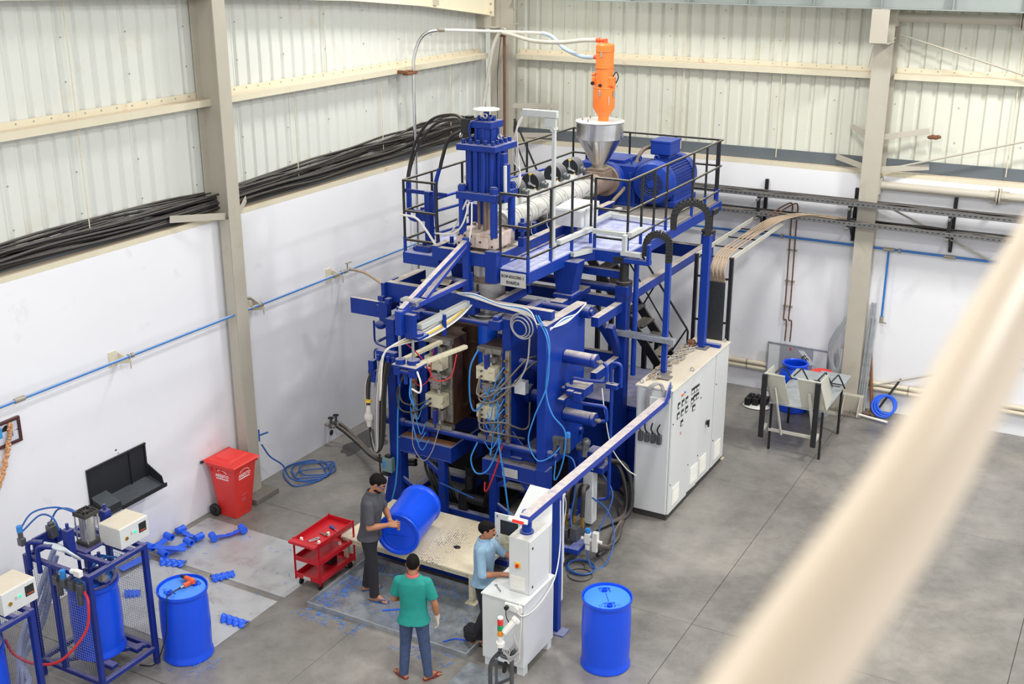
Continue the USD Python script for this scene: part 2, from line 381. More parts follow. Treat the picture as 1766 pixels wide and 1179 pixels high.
# polished concrete: mottled, dark patches, a soft sheen
usdkit.material(stage, '/World/Looks/concrete', {
    'g': ('geometry', {}), 'n1': ('noise_texture', {'scale': 0.55, 'detail': 7.0, 'roughness': 0.62, 'distortion': 0.5}), 'n2': ('noise_texture', {'scale': 3.2, 'detail': 8.0, 'roughness': 0.7, 'distortion': 0.3}),
    'r1': ('rgb_ramp', {'ramp': [(0.3, lin((106, 103, 100))), (0.5, lin((129, 125, 120))), (0.7, lin((153, 147, 141)))]}),
    'r2': ('rgb_ramp', {'ramp': [(0.3, (0.8, 0.8, 0.79)), (0.62, (1.0, 1.0, 1.0)), (0.8, (1.1, 1.09, 1.07))]}),
    'm': ('mix_color', {'blend_type': 'multiply', 'fac': 1.0}), 'rr': ('map_range', {'from_min': 0.3, 'from_max': 0.7, 'to_min': 0.24, 'to_max': 0.42}),
    'p': ('principled_bsdf', {'specular_ior_level': 0.62})},
    [('g.position', 'n1.vector'), ('g.position', 'n2.vector'), ('n1.fac', 'r1.fac'), ('n2.fac', 'r2.fac'), ('r1.color', 'm.a'), ('r2.color', 'm.b'), ('m.result', 'p.base_color'), ('n2.fac', 'rr.value'), ('rr.result', 'p.roughness')], surface='p.BSDF')
M['concrete'] = UsdShade.Material.Get(stage, '/World/Looks/concrete')
# cream take-off table: painted chequer plate, the paint worn off its raised bars along a band
usdkit.material(stage, '/World/Looks/table_cream', {
    'g': ('geometry', {}), 'mp': ('mapping', {'location': (-4.3, 9.0, 0.0)}), 'mr': ('mapping', {'rotation': (0, 0, -1.45)}), 'sx': ('separate_xyz', {}),
    'ab': ('math', {'math_type': 'absolute'}), 'bd': ('map_range', {'from_min': 0.12, 'from_max': 0.42, 'to_min': 1.0, 'to_max': 0.0, 'clamp': True}),
    'ch': ('checker_texture', {'scale': 44.0, 'color1': (1, 1, 1), 'color2': (0, 0, 0)}), 'm45': ('mapping', {'rotation': (0, 0, 0.6)}),
    'n': ('noise_texture', {'scale': 3.0, 'detail': 5.0, 'roughness': 0.65}), 'nr': ('map_range', {'from_min': 0.36, 'from_max': 0.56, 'clamp': True}),
    'n2': ('noise_texture', {'scale': 46.0, 'detail': 3.0}), 'n2r': ('map_range', {'from_min': 0.4, 'from_max': 0.55, 'clamp': True}),
    'a': ('math', {'math_type': 'multiply'}), 'b': ('math', {'math_type': 'multiply'}), 'c': ('math', {'math_type': 'multiply'}), 'base': ('rgb_ramp', {'ramp': [(0.3, lin((200, 184, 154))), (0.55, lin((216, 204, 178))), (0.75, lin((222, 212, 188)))]}),
    'mx': ('mix_color', {'b': lin((62, 54, 48))}), 'p': ('principled_bsdf', {'roughness': 0.55})},
    [('g.position', 'mp.vector'), ('mp.vector', 'mr.vector'), ('mr.vector', 'sx.vector'), ('sx.y', 'ab.value1'), ('ab.value', 'bd.value'), ('g.position', 'm45.vector'), ('m45.vector', 'ch.vector'), ('g.position', 'n.vector'), ('n.fac', 'nr.value'),
     ('g.position', 'n2.vector'), ('n2.fac', 'n2r.value'), ('bd.result', 'a.value1'), ('nr.result', 'a.value2'), ('a.value', 'b.value1'), ('ch.fac', 'b.value2'), ('b.value', 'c.value1'), ('n2r.result', 'c.value2'), ('n.fac', 'base.fac'), ('base.color', 'mx.a'), ('c.value', 'mx.fac'), ('mx.result', 'p.base_color')], surface='p.BSDF')
M['table_cream'] = UsdShade.Material.Get(stage, '/World/Looks/table_cream')
for nm, col, st in (('lamp_green', (40, 220, 150), 1.2),):
    usdkit.material(stage, f'/World/Looks/{nm}', {'p': ('principled_bsdf', {'base_color': lin(col), 'emission_color': lin(col), 'emission_strength': st})}, [], surface='p.BSDF')
    M[nm] = UsdShade.Material.Get(stage, f'/World/Looks/{nm}')

# ================================================================== THE HALL
# floor: concrete slabs between sawn joints
floor = Thing('floor', 'polished grey concrete floor of the hall with sawn joints', 'floor', kind='structure')
xs = [-0.2, 3.92, 7.71, 11.5, 15.3, 19.1]; ys = [-26.0, -21.5, -17.2, -12.9, -8.6, -4.3, 0.2]
for x0, x1 in zip(xs, xs[1:]):
    for y0, y1 in zip(ys, ys[1:]):
        floor.part('slab', bx(x0 + .0035, x1 - .0035, y0 + .0035, y1 - .0035, -.2, 0, .004), 'concrete')
floor.part('joint_filler', bx(-.2, 19.1, -26, .2, -.22, -.012, 0), 'plinth_black')

roof = Thing('ceiling', 'pale sheet metal underside of the hall roof, above the picture', 'ceiling', (8, -12, 13.2), kind='structure')
roof.part('roof_sheet', bx(-.3, 19.1, -26, .3, 13.2, 13.3, 0), 'cladding')

def sheet(L, pitch, n, lo, hi, depth=.038, th=.004):
    """plan outline of a ribbed sheet n pitches wide running along s; lo, hi = heights"""
    pts = []
    for k in range(n):
        s = k * pitch
        pts += [(s, 0), (s + .165, 0), (s + .195, -depth), (s + .235, -depth)]
    pts.append((n * pitch, 0))
    back = [(a, b - th) for a, b in reversed(pts)]
    return pts + back

wl = Thing('wall_left', 'white plastered left wall with ribbed pale cladding above', 'wall', kind='structure')
wl.part('masonry', bx(-.25, 0, -26, .25, 0, 4.5, .004), 'wall_paint')
P = 0.2675
for k in range(-9, 20):
    y1 = -6.68 - 1.07 * k + 1.07 * 1
    y0 = y1 - 1.07
    if y1 > .3 or y0 < -26: continue
    y1c = y1
    poly = sheet(1.07, P, 4, 0, 0)
    wl.part('cladding_panel', prism([(a, b) for a, b in poly], (-.2 + (.004 if k % 2 else 0), y1c, 4.5), (0, -1, 0), (1, 0, 0), 8.7), 'cladding', smooth=False)
wl.part('flashing', bx(-.19, -.172, -26, 0, 4.5, 4.74, .002), 'dark_band')
wl.part('screw', bolts([(-.197, -6.68 - 1.07 * k + .1, z) for k in range(-6, 10) for z in (5.05, 5.6, 6.75, 7.3)], (1, 0, 0), .011, .008), 'fitting', kind='stuff')

wb = Thing('wall_back', 'white plastered back wall with ribbed cream cladding above', 'wall', kind='structure')
wb.part('masonry', bx(0, 19, 0, .25, 0, 4.45, .004), 'wall_paint')
for k in range(-5, 14):
    x0 = 4.57 + 1.07 * k
    if x0 < -.9: continue
    poly = sheet(1.07, P, 4, 0, 0)
    wb.part('cladding_panel', prism(poly, (x0, .2 - (.004 if k % 2 else 0), 4.45), (1, 0, 0), (0, -1, 0), -8.7), 'cladding_back', smooth=False)
wb.part('flashing', bx(-.2, 19, .165, .19, 4.45, 4.74, .002), 'dark_band')
wb.part('screw', bolts([(4.57 + 1.07 * k + .1, .197, z) for k in range(-4, 13) for z in (5.1, 5.7, 6.7, 7.2)], (0, -1, 0), .011, .008), 'fitting', kind='stuff')

# Z girts: rear flange up against the sheet, web flat (dusty), front flange down
def girt(name, axis, a, b, z, label, rear=True):
    t = Thing(name, label, 'wall rail', kind='structure')
    def B(u0, u1, d0, d1, z0, z1):   # u along, d depth from wall front (0) towards the sheet
        return bx(-d1, -d0, u0, u1, z0, z1, .002) if axis == 'y' else bx(u0, u1, d0, d1, z0, z1, .002)
    if not rear:
        t.part('front_flange', B(a, b, 0, .006, z, z + .075), 'cream_steel'); t.part('web', B(a, b, 0, .17, z + .07, z + .075), 'cream_steel'); return
    t.part('front_flange', B(a, b, 0, .006, z, z + .1), 'cream_steel')
    t.part('web', B(a, b, 0, .196, z + .094, z + .1), 'cream_steel')
    t.part('rear_flange', B(a, b, .184, .19, z + .1, z + .19), 'cream_steel')
    u = np.arange(a + .15, b, .27)
    pts = [(-.184, q, z + .15) for q in u] if axis == 'y' else [(q, .184, z + .15) for q in u]
    t.part('bolt', bolts(pts, (1, 0, 0) if axis == 'y' else (0, -1, 0), .01, .008), 'fitting', kind='stuff')
girt('trim_1', 'y', -24, -8.45, 6.18, 'cream steel rail across the left cladding, left of the column')
girt('trim_2', 'y', -8.2, -.5, 6.18, 'cream steel rail across the left cladding, between column and corner')
girt('trim_3', 'x', .35, 7.6, 6.14, 'cream steel rail across the back cladding, between corner and column')
girt('trim_4', 'x', 7.85, 19, 6.14, 'cream steel rail across the back cladding, right of the column')
girt('trim_5', 'y', -24, -.1, 4.5, 'cream steel rail along the top of the left white wall', False)
girt('trim_6', 'x', .1, 19, 4.45, 'cream steel rail along the top of the back white wall', False)

# steel columns
def column(name, label, px, py, face, z1, plinth, foot=True):
    """I column; face = 'x' (flange looks +x) or 'y' (flange looks -y); px,py = centre of the outer flange"""
    t = Thing(name, label, 'column', (px, py, 0))
    D, W = .44, .25
    if face == 'x':
        t.part('front_flange', bx(px - .016, px, py - W / 2, py + W / 2, .02, z1, .002), 'column_paint')
        t.part('web', bx(px - D + .016, px - .016, py - .008, py + .008, .02, z1, 0), 'column_paint')
        t.part('rear_flange', bx(px - D, px - D + .016, py - W / 2, py + W / 2, 4.5, z1, .002), 'column_paint')
        if plinth:
            t.part('encasement', bx(px - .2, px - .02, py - W / 2 - .0, py + W / 2, .05, 4.55, .004), 'column_paint')
            t.part('plinth', bx(0, px + .24, py - .28, py + .26, 0, .09, .006), 'pedestal')
    else:
        W = .33
        t.part('front_flange', bx(px - W / 2, px + W / 2, py, py + .016, .02, z1, .002), 'column_paint')
        t.part('web', bx(px - .008, px + .008, py + .016, py + D - .016, .02, z1, 0), 'column_paint')
        t.part('rear_flange', bx(px - W / 2, px + W / 2, py + D - .016, py + D, 4.45, z1, .002), 'column_paint')
        t.part('stiffener', bx(px + .02, px + W / 2 - .02, py + .02, py + D - .02, .02, 4.5, .002), 'column_paint')
        if foot:
            t.part('base_plate', bx(px - .32, px + .32, py - .3, py + .22, 0, .03, .004), 'pedestal')
            t.part('foot_block', bx(px - .3, px + .3, py - .1, py + .02, .03, .36, .006), 'column_paint')
            for dx in (-.29, -.02, .27):
                t.part('gusset', prism([(0, 0), (.22, 0), (.05, .33), (0, .33)], (px + dx, py - .1, .03), (0, -1, 0), (0, 0, 1), .02), 'column_paint')
            t.part('anchor_bolt', cat([cyl((px + dx, py - .2, .03), (px + dx, py - .2, .12), .02, n=8) for dx in (-.15, .13)]), 'fitting')
    return t
cl = column('steel_column', 'tall beige steel column on a stone plinth against the left wall, behind the red bin', .27, -8.47, 'x', 8.6, True)
cr = column('steel_column', 'tall beige steel column against the back wall, behind the white metal bench', 7.68, -.3, 'y', 8.6, False)
cr.part('bracket', [bx(7.54, 7.83, -.78, -.76, 6.8, 7.35, .003), bx(7.54, 7.86, -.76, -.3, 6.79, 6.81, .002), bx(7.68, 7.7, -.76, -.3, 6.81, 7.35, 0)], 'column_paint')
cr.part('bracket_stiffener', bx(7.72, 7.84, -.29, -.1, 6.84, 6.86, .002), 'column_paint')
cc = Thing('steel_column', 'beige steel column in the corner where the two walls meet, behind the orange-brown pole', 'column', (.22, -.35, 0))
cc.part('front_flange', bx(.2, .49, -.36, -.344, 0, 8.6, .002), 'column_paint')
cc.part('side_plate', bx(-.04, .2, -.35, -.335, 0, 8.6, .002), 'column_paint')
cc.part('web', bx(.19, .206, -.335, .18, 0, 8.6, 0), 'column_paint')
cc.part('stiffener', [bx(.21, .47, -.34, -.1, z, z + .02, .002) for z in (6.83, 7.1)], 'column_paint')
cc.part('bracket', [bx(-.29, -.005, -.64, -.62, 6.78, 7.3, .003), bx(-.02, -.004, -.62, -.35, 6.78, 7.3, .002), bx(-.29, .2, -.62, -.34, 6.77, 6.79, .002)], 'column_paint')
# girders along the top
gl = Thing('crane_girder', 'cream haunched steel girder running along the top of the left wall', 'girder', (0, -6, 7))
bot = [(-.62, 7.02), (-.8, 7.05), (-2.98, 7.31), (-5.16, 7.5), (-8.06, 7.66), (-11.86, 7.8), (-18, 7.95)]
gl.part('web', prism([(y, z) for y, z in bot] + [(-18, 8.7), (-.62, 8.7)], (.04, 0, 0), (0, 1, 0), (0, 0, 1), .016), 'cream_steel', smooth=False)
gl.part('bottom_flange', [beam((.048, a[0], a[1]), (.048, b[0], b[1]), .16, .016) for a, b in zip(bot, bot[1:])], 'cream_steel')
gl.part('end_plate', bx(-.08, .2, -.62, -.6, 7.0, 8.7, .003), 'cream_steel')
gl.part('bolt', bolts([(x, -.62, z) for x in (-.03, .14) for z in (7.08, 7.24)], (0, -1, 0), .02, .02), 'fitting')
gl.part('clip', bx(.04, .13, -2.6, -2.5, 7.3, 7.42, .003), 'column_paint')
gb = Thing('crane_girder', 'grey steel girder with stiffeners running along the top of the back wall', 'girder', (8, -.55, 7.3))
gb.part('web', bx(.5, 19, -.46, -.445, 7.36, 8.4, 0), 'grey_girder')
gb.part('bottom_flange', bx(.5, 19, -.62, -.3, 7.345, 7.362, .002), 'grey_girder')
for k in range(13):
    gb.part('stiffener', bx(.8 + 1.14 * k, .815 + 1.14 * k, -.6, -.46, 7.362, 8.4, .001), 'grey_girder')

# round struts and diagonal rods bracing the right bay
def strut(z0, label):
    t = Thing('pipe_strut', label, 'strut', (8.8, -.12, z0))
    t.part('pipe', cyl((7.84, -.12, z0), (13.5, -.12, z0 + .02), .075, n=20), 'column_paint')
    x = 9.82
    t.part('flange_joint', [cyl((x - .03, -.12, z0), (x - .012, -.12, z0), .15, n=12), cyl((x + .012, -.12, z0), (x + .03, -.12, z0), .15, n=12)], 'column_paint')
    t.part('gusset', [bx(x - .16, x + .16, -.128, -.112, z0 - .1, z0 + .1, .002), bx(x - .16, x + .16, -.2, -.04, z0 - .008, z0 + .008, .002)], 'column_paint')
    t.part('end_plate', bx(7.84, 7.86, -.28, -.01, z0 - .14, z0 + .14, .003), 'column_paint')
strut(7.19, 'thick beige round steel strut high under the back girder, top right')
strut(4.3, 'thick beige round steel strut across the white back wall, right of the column')
for (a, b, lab) in [((7.9, -.1, 6.91), (12.5, -.1, 5.62), 'thin diagonal brace rod sloping down across the upper back cladding'), ((7.9, -.1, 4.59), (12.5, -.1, 5.99), 'thin diagonal brace rod rising across the lower back cladding to the right'),
                    ((7.85, -.1, 3.99), (12.5, -.1, 2.05), 'thin diagonal brace rod sloping down across the white wall below the cable trays'), ((7.82, -.1, .42), (12.5, -.1, 2.22), 'thin diagonal brace rod rising from the foot of the back column')]:
    solo('brace_rod', lab, 'rod', cyl(a, b, .017, n=8), 'column_paint')
for i, (u, z0, z1) in enumerate([(-10.84, 4.75, 8.6), (-6.5, 4.75, 6.2), (-5.62, 6.36, 8.6), (-12.55, 6.36, 8.6), (-4.1, 4.85, 6.2), (-1.8, 4.85, 6.2)]):
    solo('sag_rod', f'thin vertical tie rod in front of the {["left cladding, crossing both rails", "lower left cladding right of the column", "upper left cladding, midway between column and corner", "upper left cladding at the far left", "lower left cladding near the curved steel riser", "lower left cladding nearest the corner"][i]}', 'rod', cyl((-.1, u, z0), (-.1, u, z1), .008, n=6), 'cream_steel')
for i, (u, z0, z1) in enumerate([(5.84, 4.6, 8.6), (3.95, 4.6, 8.6), (9.86, 4.6, 8.6), (2.0, 4.6, 8.6)]):
    solo('sag_rod', f'thin vertical tie rod in front of the {["back cladding between hopper and column", "back cladding just right of the orange loader", "back cladding at the far right", "back cladding left of the orange loader"][i]}', 'rod', cyl((u, .1, z0), (u, .1, z1), .009, n=6), 'cream_steel')
# flat stub arms on the columns
for a, b, lab in [((7.17, .1, 5.28), (7.62, -.15, 5.15), 'white flat stub arm left of the back column, higher pair'), ((7.8, -.15, 5.16), (8.54, .02, 5.3), 'white flat stub arm right of the back column, higher pair'),
                  ((6.98, .02, 4.72), (7.53, -.2, 4.62), 'beige flat stub arm left of the back column, at the wall top'), ((7.83, -.2, 4.6), (8.61, -.02, 4.68), 'beige flat stub arm right of the back column, at the wall top'),
                  ((.02, -9.53, 4.72), (.2, -8.6, 4.6), 'beige flat stub arm left of the left column, under the cables'), ((.2, -8.3, 4.6), (.03, -7.94, 4.72), 'short beige stub arm right of the left column'),
                  ((.45, -.36, 5.25), (1.3, .05, 5.25), 'white flat stub arm right of the corner column'), ((.45, -.36, 4.66), (1.3, .0, 4.66), 'beige flat stub arm right of the corner column at the wall top')]:
    solo('stub_arm', lab, 'bracket', beam(a, b, .012, .1), 'column_paint')
solo('rag', 'brown rag hanging on the end of the white stub arm', 'rag', cat([ball((8.58 + .04 * i, -.03, 5.2 + .015 * (i % 2)), .045, 1, (1.3, .6, .8)) for i in range(4)]), 'rusty_brown')
solo('pull_cord', 'short white cord hanging below the bracket of the back column', 'cord', tube([(7.5, -.2, 6.78), (7.44, -.1, 6.5), (7.4, -.05, 6.33)], .012), 'cable_white')

# ------------------------------------------------------------------ cables and pipes on the walls
r2 = random.Random(3)
spots = []
ncab = 30
for i in range(ncab):
    layer = i // 9
    pts = []
    base = .17 - (i % 9) * .022
    rad = r2.uniform(.011, .021)
    for j, y in enumerate(np.arange(-16, -1.2, 1.1)):
        rise = max(0, (y + 8.5) / 6) ** 1.2 * .36 if y > -8.5 else 0
        frac = (i / (ncab - 1))
        pts.append((-.03 - base + r2.uniform(-.012, .012), y, 4.63 + layer * .03 + (.25 if y < -8 else .24 + rise * .55) * frac * (.6 + .4 * r2.random()) + (rise * .12) + r2.uniform(-.03, .035)))
    pts.append((-.02, -1.0, 4.7 + .34 * i / ncab))
    solo('power_cable', 'black power cable in the sagging bundle along the top of the left white wall', 'cable', tube(pts, rad, 6, 4), 'cable_black' if i % 4 else 'rubber', group='bundle of cables on the left wall')
pl = Thing('air_pipe', 'long blue compressed air pipe along the left white wall', 'pipe', (.2, -8, 3.07))
pl.part('pipe', cyl((.2, -20, 3.07), (.2, -3.6, 3.07), .022, n=14), 'pipe_blue')
for y, l in ((-12.5, .16), (-8.0, .07), (-8.17, .05), (-10.64, .05), (-6.06, .12), (-5.78, .09)):
    pl.part('coupling', cyl((.2, y - l / 2, 3.07), (.2, y + l / 2, 3.07), .035, n=14, c=.008), 'fitting')
pl.part('tee', [cyl((.2, -8.0, 3.07), (.13, -8.12, 3.2), .02, n=10), cyl((.13, -8.12, 3.2), (.1, -8.3, 3.24), .026, n=10)], 'fitting')
pl.part('valve', [cyl((.2, -5.72, 3.07), (.2, -5.72, 3.2), .012, n=8), bx(.18, .22, -5.76, -5.6, 3.19, 3.205, .003)], 'fitting')
solo('branch_hose', 'tan hose running from the end of the blue wall pipe to the machine', 'hose', tube([(.2, -5.66, 3.08), (.6, -5.75, 3.08), (1.15, -6.0, 3.0), (1.7, -6.5, 3.02), (2.15, -7.2, 3.3)], .024, 10), 'cable_tan')
for i, y in enumerate((-10.81, -6.0, -8.05, -13.6)):
    t = Thing('pipe_bracket', f'cream bracket holding the blue air pipe, {["left of the column, above the wall opening", "right of the column", "at the column", "beyond the left edge"][i]}', 'bracket', (0, y, 3))
    t.part('wall_plate', bx(0, .012, y - .07, y + .07, 2.92, 3.14, .003), 'cream_steel')
    t.part('arm', prism([(.01, 3.1), (.26, 3.03), (.26, 2.99), (.01, 2.94)], (0, y + .1, 0), (1, 0, 0), (0, 0, 1), .012), 'cream_steel')
    t.part('clamp', [ring((.2, y + .1, 3.07), (0, 1, 0), .03, .006, 16, 6), cyl((.23, y + .1, 2.9), (.23, y + .1, 3.06), .006, n=6)], 'fitting')
pb = Thing('air_pipe', 'blue air pipe along the back white wall with a drop leg', 'pipe', (8, -.1, 3.15))
pb.part('pipe', cyl((3.6, -.1, 3.17), (11.5, -.1, 3.15), .024, n=14), 'pipe_blue_back')
pb.part('drop_leg', cyl((8.1, -.1, 3.14), (8.1, -.1, 1.85), .02, n=12), 'pipe_blue_back')
pb.part('tee', cyl((8.0, -.1, 3.15), (8.2, -.1, 3.15), .036, n=12), 'fitting')
pb.part('coupling', cyl((9.05, -.1, 3.15), (9.25, -.1, 3.15), .035, n=12), 'fitting')
pb.part('coupling', cyl((8.27, -.1, 3.15), (8.31, -.1, 3.15), .045, n=12), 'fitting')
pb.part('coupling', cyl((6.11, -.1, 3.16), (6.15, -.1, 3.16), .045, n=12), 'fitting')
pb.part('drain_valve', [cyl((8.1, -.1, 1.88), (8.1, -.1, 1.76), .034, n=10), cyl((8.1, -.1, 1.78), (8.2, -.16, 1.78), .012, n=8)], 'fitting')
for i, z in enumerate((.56, .46)):
    t = Thing('drain_pipe', f'cream plastic pipe low along the back wall, {["upper", "lower"][i]} of the pair', 'pipe', (8, -.06, z))
    t.part('pipe', cyl((4.5, -.07, z), (13, -.07, z), .045, n=16), 'cream_steel')
    for x in (5.62, 8.72, 9.9, 10.05, 11.1):
        t.part('clip', cyl((x - .012, -.07, z), (x + .012, -.07, z), .05, n=14), 'fitting')
for i, dx in enumerate((0, .1)):
    t = Thing('copper_pipe', f'thin dark copper pipe dropping down the back wall, {["left", "right"][i]} of the pair', 'pipe', (6.28 + dx, -.05, 1.1))
    t.part('pipe', tube([(5.95 + dx, -.55, 3.62), (6.2 + dx, -.2, 3.8), (6.27 + dx, -.06, 3.76), (6.27 + dx, -.05, 3.4), (6.28 + dx, -.05, 2.0), (6.27 + dx, -.05, 1.55), (6.33 + dx, -.05, 1.5), (6.33 + dx, -.05, 1.1)], .013, 8), 'copper_pipe')
    t.part('clip', [bx(6.24 + dx, 6.32 + dx, -.055, 0, z - .01, z + .01, .002) for z in (2.3, 2.9, 1.8)], 'fitting')

# cable trays on wall brackets along the back wall
def tray(z, x0, x1, n, label, cm):
    t = Thing('cable_tray', label, 'cable tray', (8, -.35, z))
    t.part('bottom', bx(x0, x1, -.5, -.18, z - .004, z, 0), 'dark_tray')
    t.part('side', bx(x0, x1, -.504, -.5, z - .004, z + .07, .001), 'grey_tray')
    t.part('side', bx(x0, x1, -.18, -.176, z - .004, z + .07, .001), 'grey_tray')
    t.part('slot', cat([bx(x0 + .1 + .09 * i, x0 + .14 + .09 * i, -.506, -.504, z + .03, z + .045, 0) for i in range(int((x1 - x0) / .09) - 2)]), 'opening_black', kind='stuff')
    for i in range(n):
        y = -.47 + i * .27 / n
        solo('tray_cable', f'cable lying in the {"upper" if z > 3.8 else "lower"} tray along the back wall', 'cable', tube([(x, y + r2.uniform(-.015, .015), z + .02 + r2.uniform(0, .055)) for x in np.arange(x0 + .02, x1 - .02, .5)], r2.uniform(.012, .02), 6, 4), cm[i % len(cm)], group=f'cables in the {"upper" if z > 3.8 else "lower"} back tray')
tray(3.96, 4.2, 13, 8, 'upper grey perforated cable tray along the back wall', ['cable_black', 'rubber'])
tray(3.6, 4.8, 13, 7, 'lower grey perforated cable tray along the back wall', ['cable_black', 'hose_brown', 'rubber'])
for i, x in enumerate((5.75, 7.42, 9.13)):
    t = Thing('tray_bracket', f'black wall bracket carrying the cable trays, {["nearest the machine", "just left of the column", "right of the column"][i]}', 'bracket', (x, 0, 3.2))
    t.part('post', bx(x - .03, x + .03, -.06, 0, 3.22, 4.2, .004), 'black_post')
    t.part('hanger', bx(x - .03, x + .03, -.5, -.46, 3.57, 3.96, .003), 'black_post')
    for z in (3.93, 3.57): t.part('arm', bx(x - .02, x + .02, -.62, -.06, z - .04, z - .004, .003), 'grey_tray')
    t.part('brace', beam((x, -.05, 3.25), (x, -.32, 3.54), .03, .03), 'black_post')
# ladder of cables from the lower tray out and down to the cabinet
t = Thing('cable_ladder', 'black and grey cable ladder dropping from the back tray to the floor behind the cabinet', 'cable ladder', (6, -3, 0))
t.part('post', bx(6.26, 6.32, -3.53, -3.47, 0, 3.56, .004), 'black_post')
t.part('post', bx(5.66, 5.72, -3.53, -3.47, 0, 3.56, .004), 'black_post')
t.part('side_rail', bx(6.255, 6.275, -3.5, -.5, 3.48, 3.56, .003), 'bench_white')
t.part('side_rail', bx(5.66, 5.68, -3.5, -.5, 3.48, 3.56, .003), 'bench_white')
for y in (-1.2, -1.9, -2.6, -3.3): t.part('rung', bx(5.68, 6.26, y - .015, y + .015, 3.48, 3.5, .002), 'black_post')
for z in (2.45, 3.2): t.part('rung', bx(5.72, 6.26, -3.56, -3.53, z - .015, z + .015, .002), 'black_post')
t.part('perforated_tray', bx(5.95, 6.24, -3.62, -3.6, .3, 3.16, .002), 'dark_tray')
t.part('perforation', cat([bx(5.97 + .04 * i, 5.988 + .04 * i, -3.623, -3.62, .4 + .055 * j + .027 * (i % 2), .42 + .055 * j + .027 * (i % 2), 0) for i in range(6) for j in range(50)]), 'opening_black', kind='stuff')
t.part('foot', bx(6.24, 6.36, -3.56, -3.44, 0, .01, .002), 'cream_steel')
for i in range(12):
    x = 5.98 + .022 * i
    solo('tan_cable', 'tan cable bending over the ladder from the back tray down towards the cabinet', 'cable', tube([(x + 1.2, -.36 + .02 * r2.random(), 3.66 + .02 * (i % 3)), (x + .5, -.42, 3.67 + .012 * (i % 4)), (x + .12, -.75, 3.64), (x, -1.5, 3.58 + .02 * (i % 2)), (x, -2.6, 3.57 + .02 * (i % 3)), (x, -3.35, 3.56 + .02 * (i % 2)), (x, -3.62 - .012 * (i % 3), 3.38), (x, -3.6, 3.2), (x, -3.575, 3.05), (x, -3.57, 2.6)], .011, 6, 4), 'cable_tan', group='tan cables over the cable ladder')

# ================================================================== THE BLOW MOULDING MACHINE
mc = Thing('blow_moulding_machine', 'large blue blow moulding press with open steel moulds in the middle of the hall', 'machine', (3.7, -7.1, 0))
# --- base frame
for x0, x1 in ((2.35, 2.55), (4.9, 5.08)):
    for y0, y1 in ((-7.69, -7.48), (-6.6, -6.4)):
        mc.part('leg', bx(x0, x1, y0, y1, 0, 1.2), 'machine_blue')
for x0, x1 in ((3.22, 3.34), (4.12, 4.24)):
    for y0, y1 in ((-7.68, -7.56), (-6.55, -6.43)):
        mc.part('leg', bx(x0, x1, y0, y1, 0, .98), 'machine_blue')
for x0, x1, z1 in ((2.55, 3.45, 1.22), (4.03, 4.9, 1.18)):
    for y in (-7.66, -6.5):
        mc.part('base_beam', [bx(x0, x1, y - .025, y - .01, z1 - .24, z1, .002), bx(x0, x1, y - .03, y + .12, z1 - .02, z1, .002), bx(x0, x1, y - .03, y + .12, z1 - .25, z1 - .23, .002), bx(x0 + .27, x0 + .36, y - .03, y - .01, z1 - .23, z1 - .02, .002)], 'machine_blue')
    e = x1 if x0 < 3 else x0
    mc.part('end_beam', bx(e - .02, e + .02, -7.69, -6.4, z1 - .26, z1 + .0), 'machine_blue')
    mc.part('slide_rail', bx(x0, x1, -7.62, -7.5, z1, z1 + .018), 'rusty_brown' if x0 < 3 else 'mould_steel')
    mc.part('slide_rail', bx(x0, x1, -6.52, -6.4, z1, z1 + .018), 'rusty_brown' if x0 < 3 else 'mould_steel')
for a, b in [((2.5, -7.62, .92), (2.8, -7.62, 1.04)), ((2.86, -7.62, .98), (3.24, -7.62, .7)), ((2.5, -7.62, .5), (3.25, -7.62, .12)), ((4.2, -7.62, .72), (4.45, -7.62, .94)), ((4.62, -7.62, .95), (4.92, -7.62, .66)), ((4.2, -7.62, .45), (4.92, -7.62, .08)), ((4.18, -7.62, .06), (5.0, -7.62, .06)), ((2.45, -7.62, .06), (3.3, -7.62, .06))]:
    mc.part('brace', beam(a, b, .05, .07), 'machine_blue')
mc.part('flare_plate', prism([(2.35, .75), (2.35, 0), (2.2, 0)], (0, -7.68, 0), (1, 0, 0), (0, 0, 1), -.19), 'machine_blue')
mc.part('floor_frame', [bx(2.3, 5.1, -7.5, -7.4, 0, .1), bx(2.3, 5.1, -6.5, -6.4, 0, .1), bx(4.9, 5.08, -7.5, -6.4, .0, .1), bx(2.35, 2.5, -7.5, -6.4, 0, .1)], 'machine_blue')
# --- platens
mc.part('end_platen', [bx(2.35, 2.5, -7.69, -6.4, 1.0, 3.1)], 'machine_blue')
mc.part('end_platen', [bx(4.92, 5.06, -7.69, -6.43, 1.18, 3.39)], 'machine_blue_clean')
mc.part('platen_cap', bx(4.91, 5.07, -7.69, -6.4, 3.39, 3.41), 'dusty_blue')
mc.part('moving_platen', [bx(2.84, 2.98, -7.55, -6.45, 1.24, 2.88), prism([(2.55, 1.24), (2.84, 1.24), (2.84, 1.5)], (0, -7.5, 0), (1, 0, 0), (0, 0, 1), -.03), prism([(2.98, 1.24), (3.08, 1.24), (2.98, 1.34)], (0, -7.5, 0), (1, 0, 0), (0, 0, 1), -.03)], 'machine_blue')
mc.part('moving_platen', [bx(4.28, 4.42, -7.55, -6.45, 1.2, 3.36), prism([(4.42, 1.2), (4.8, 1.2), (4.42, 1.62)], (0, -7.5, 0), (1, 0, 0), (0, 0, 1), -.03), bx(4.24, 4.6, -7.55, -6.45, 1.19, 1.24)], 'machine_blue')
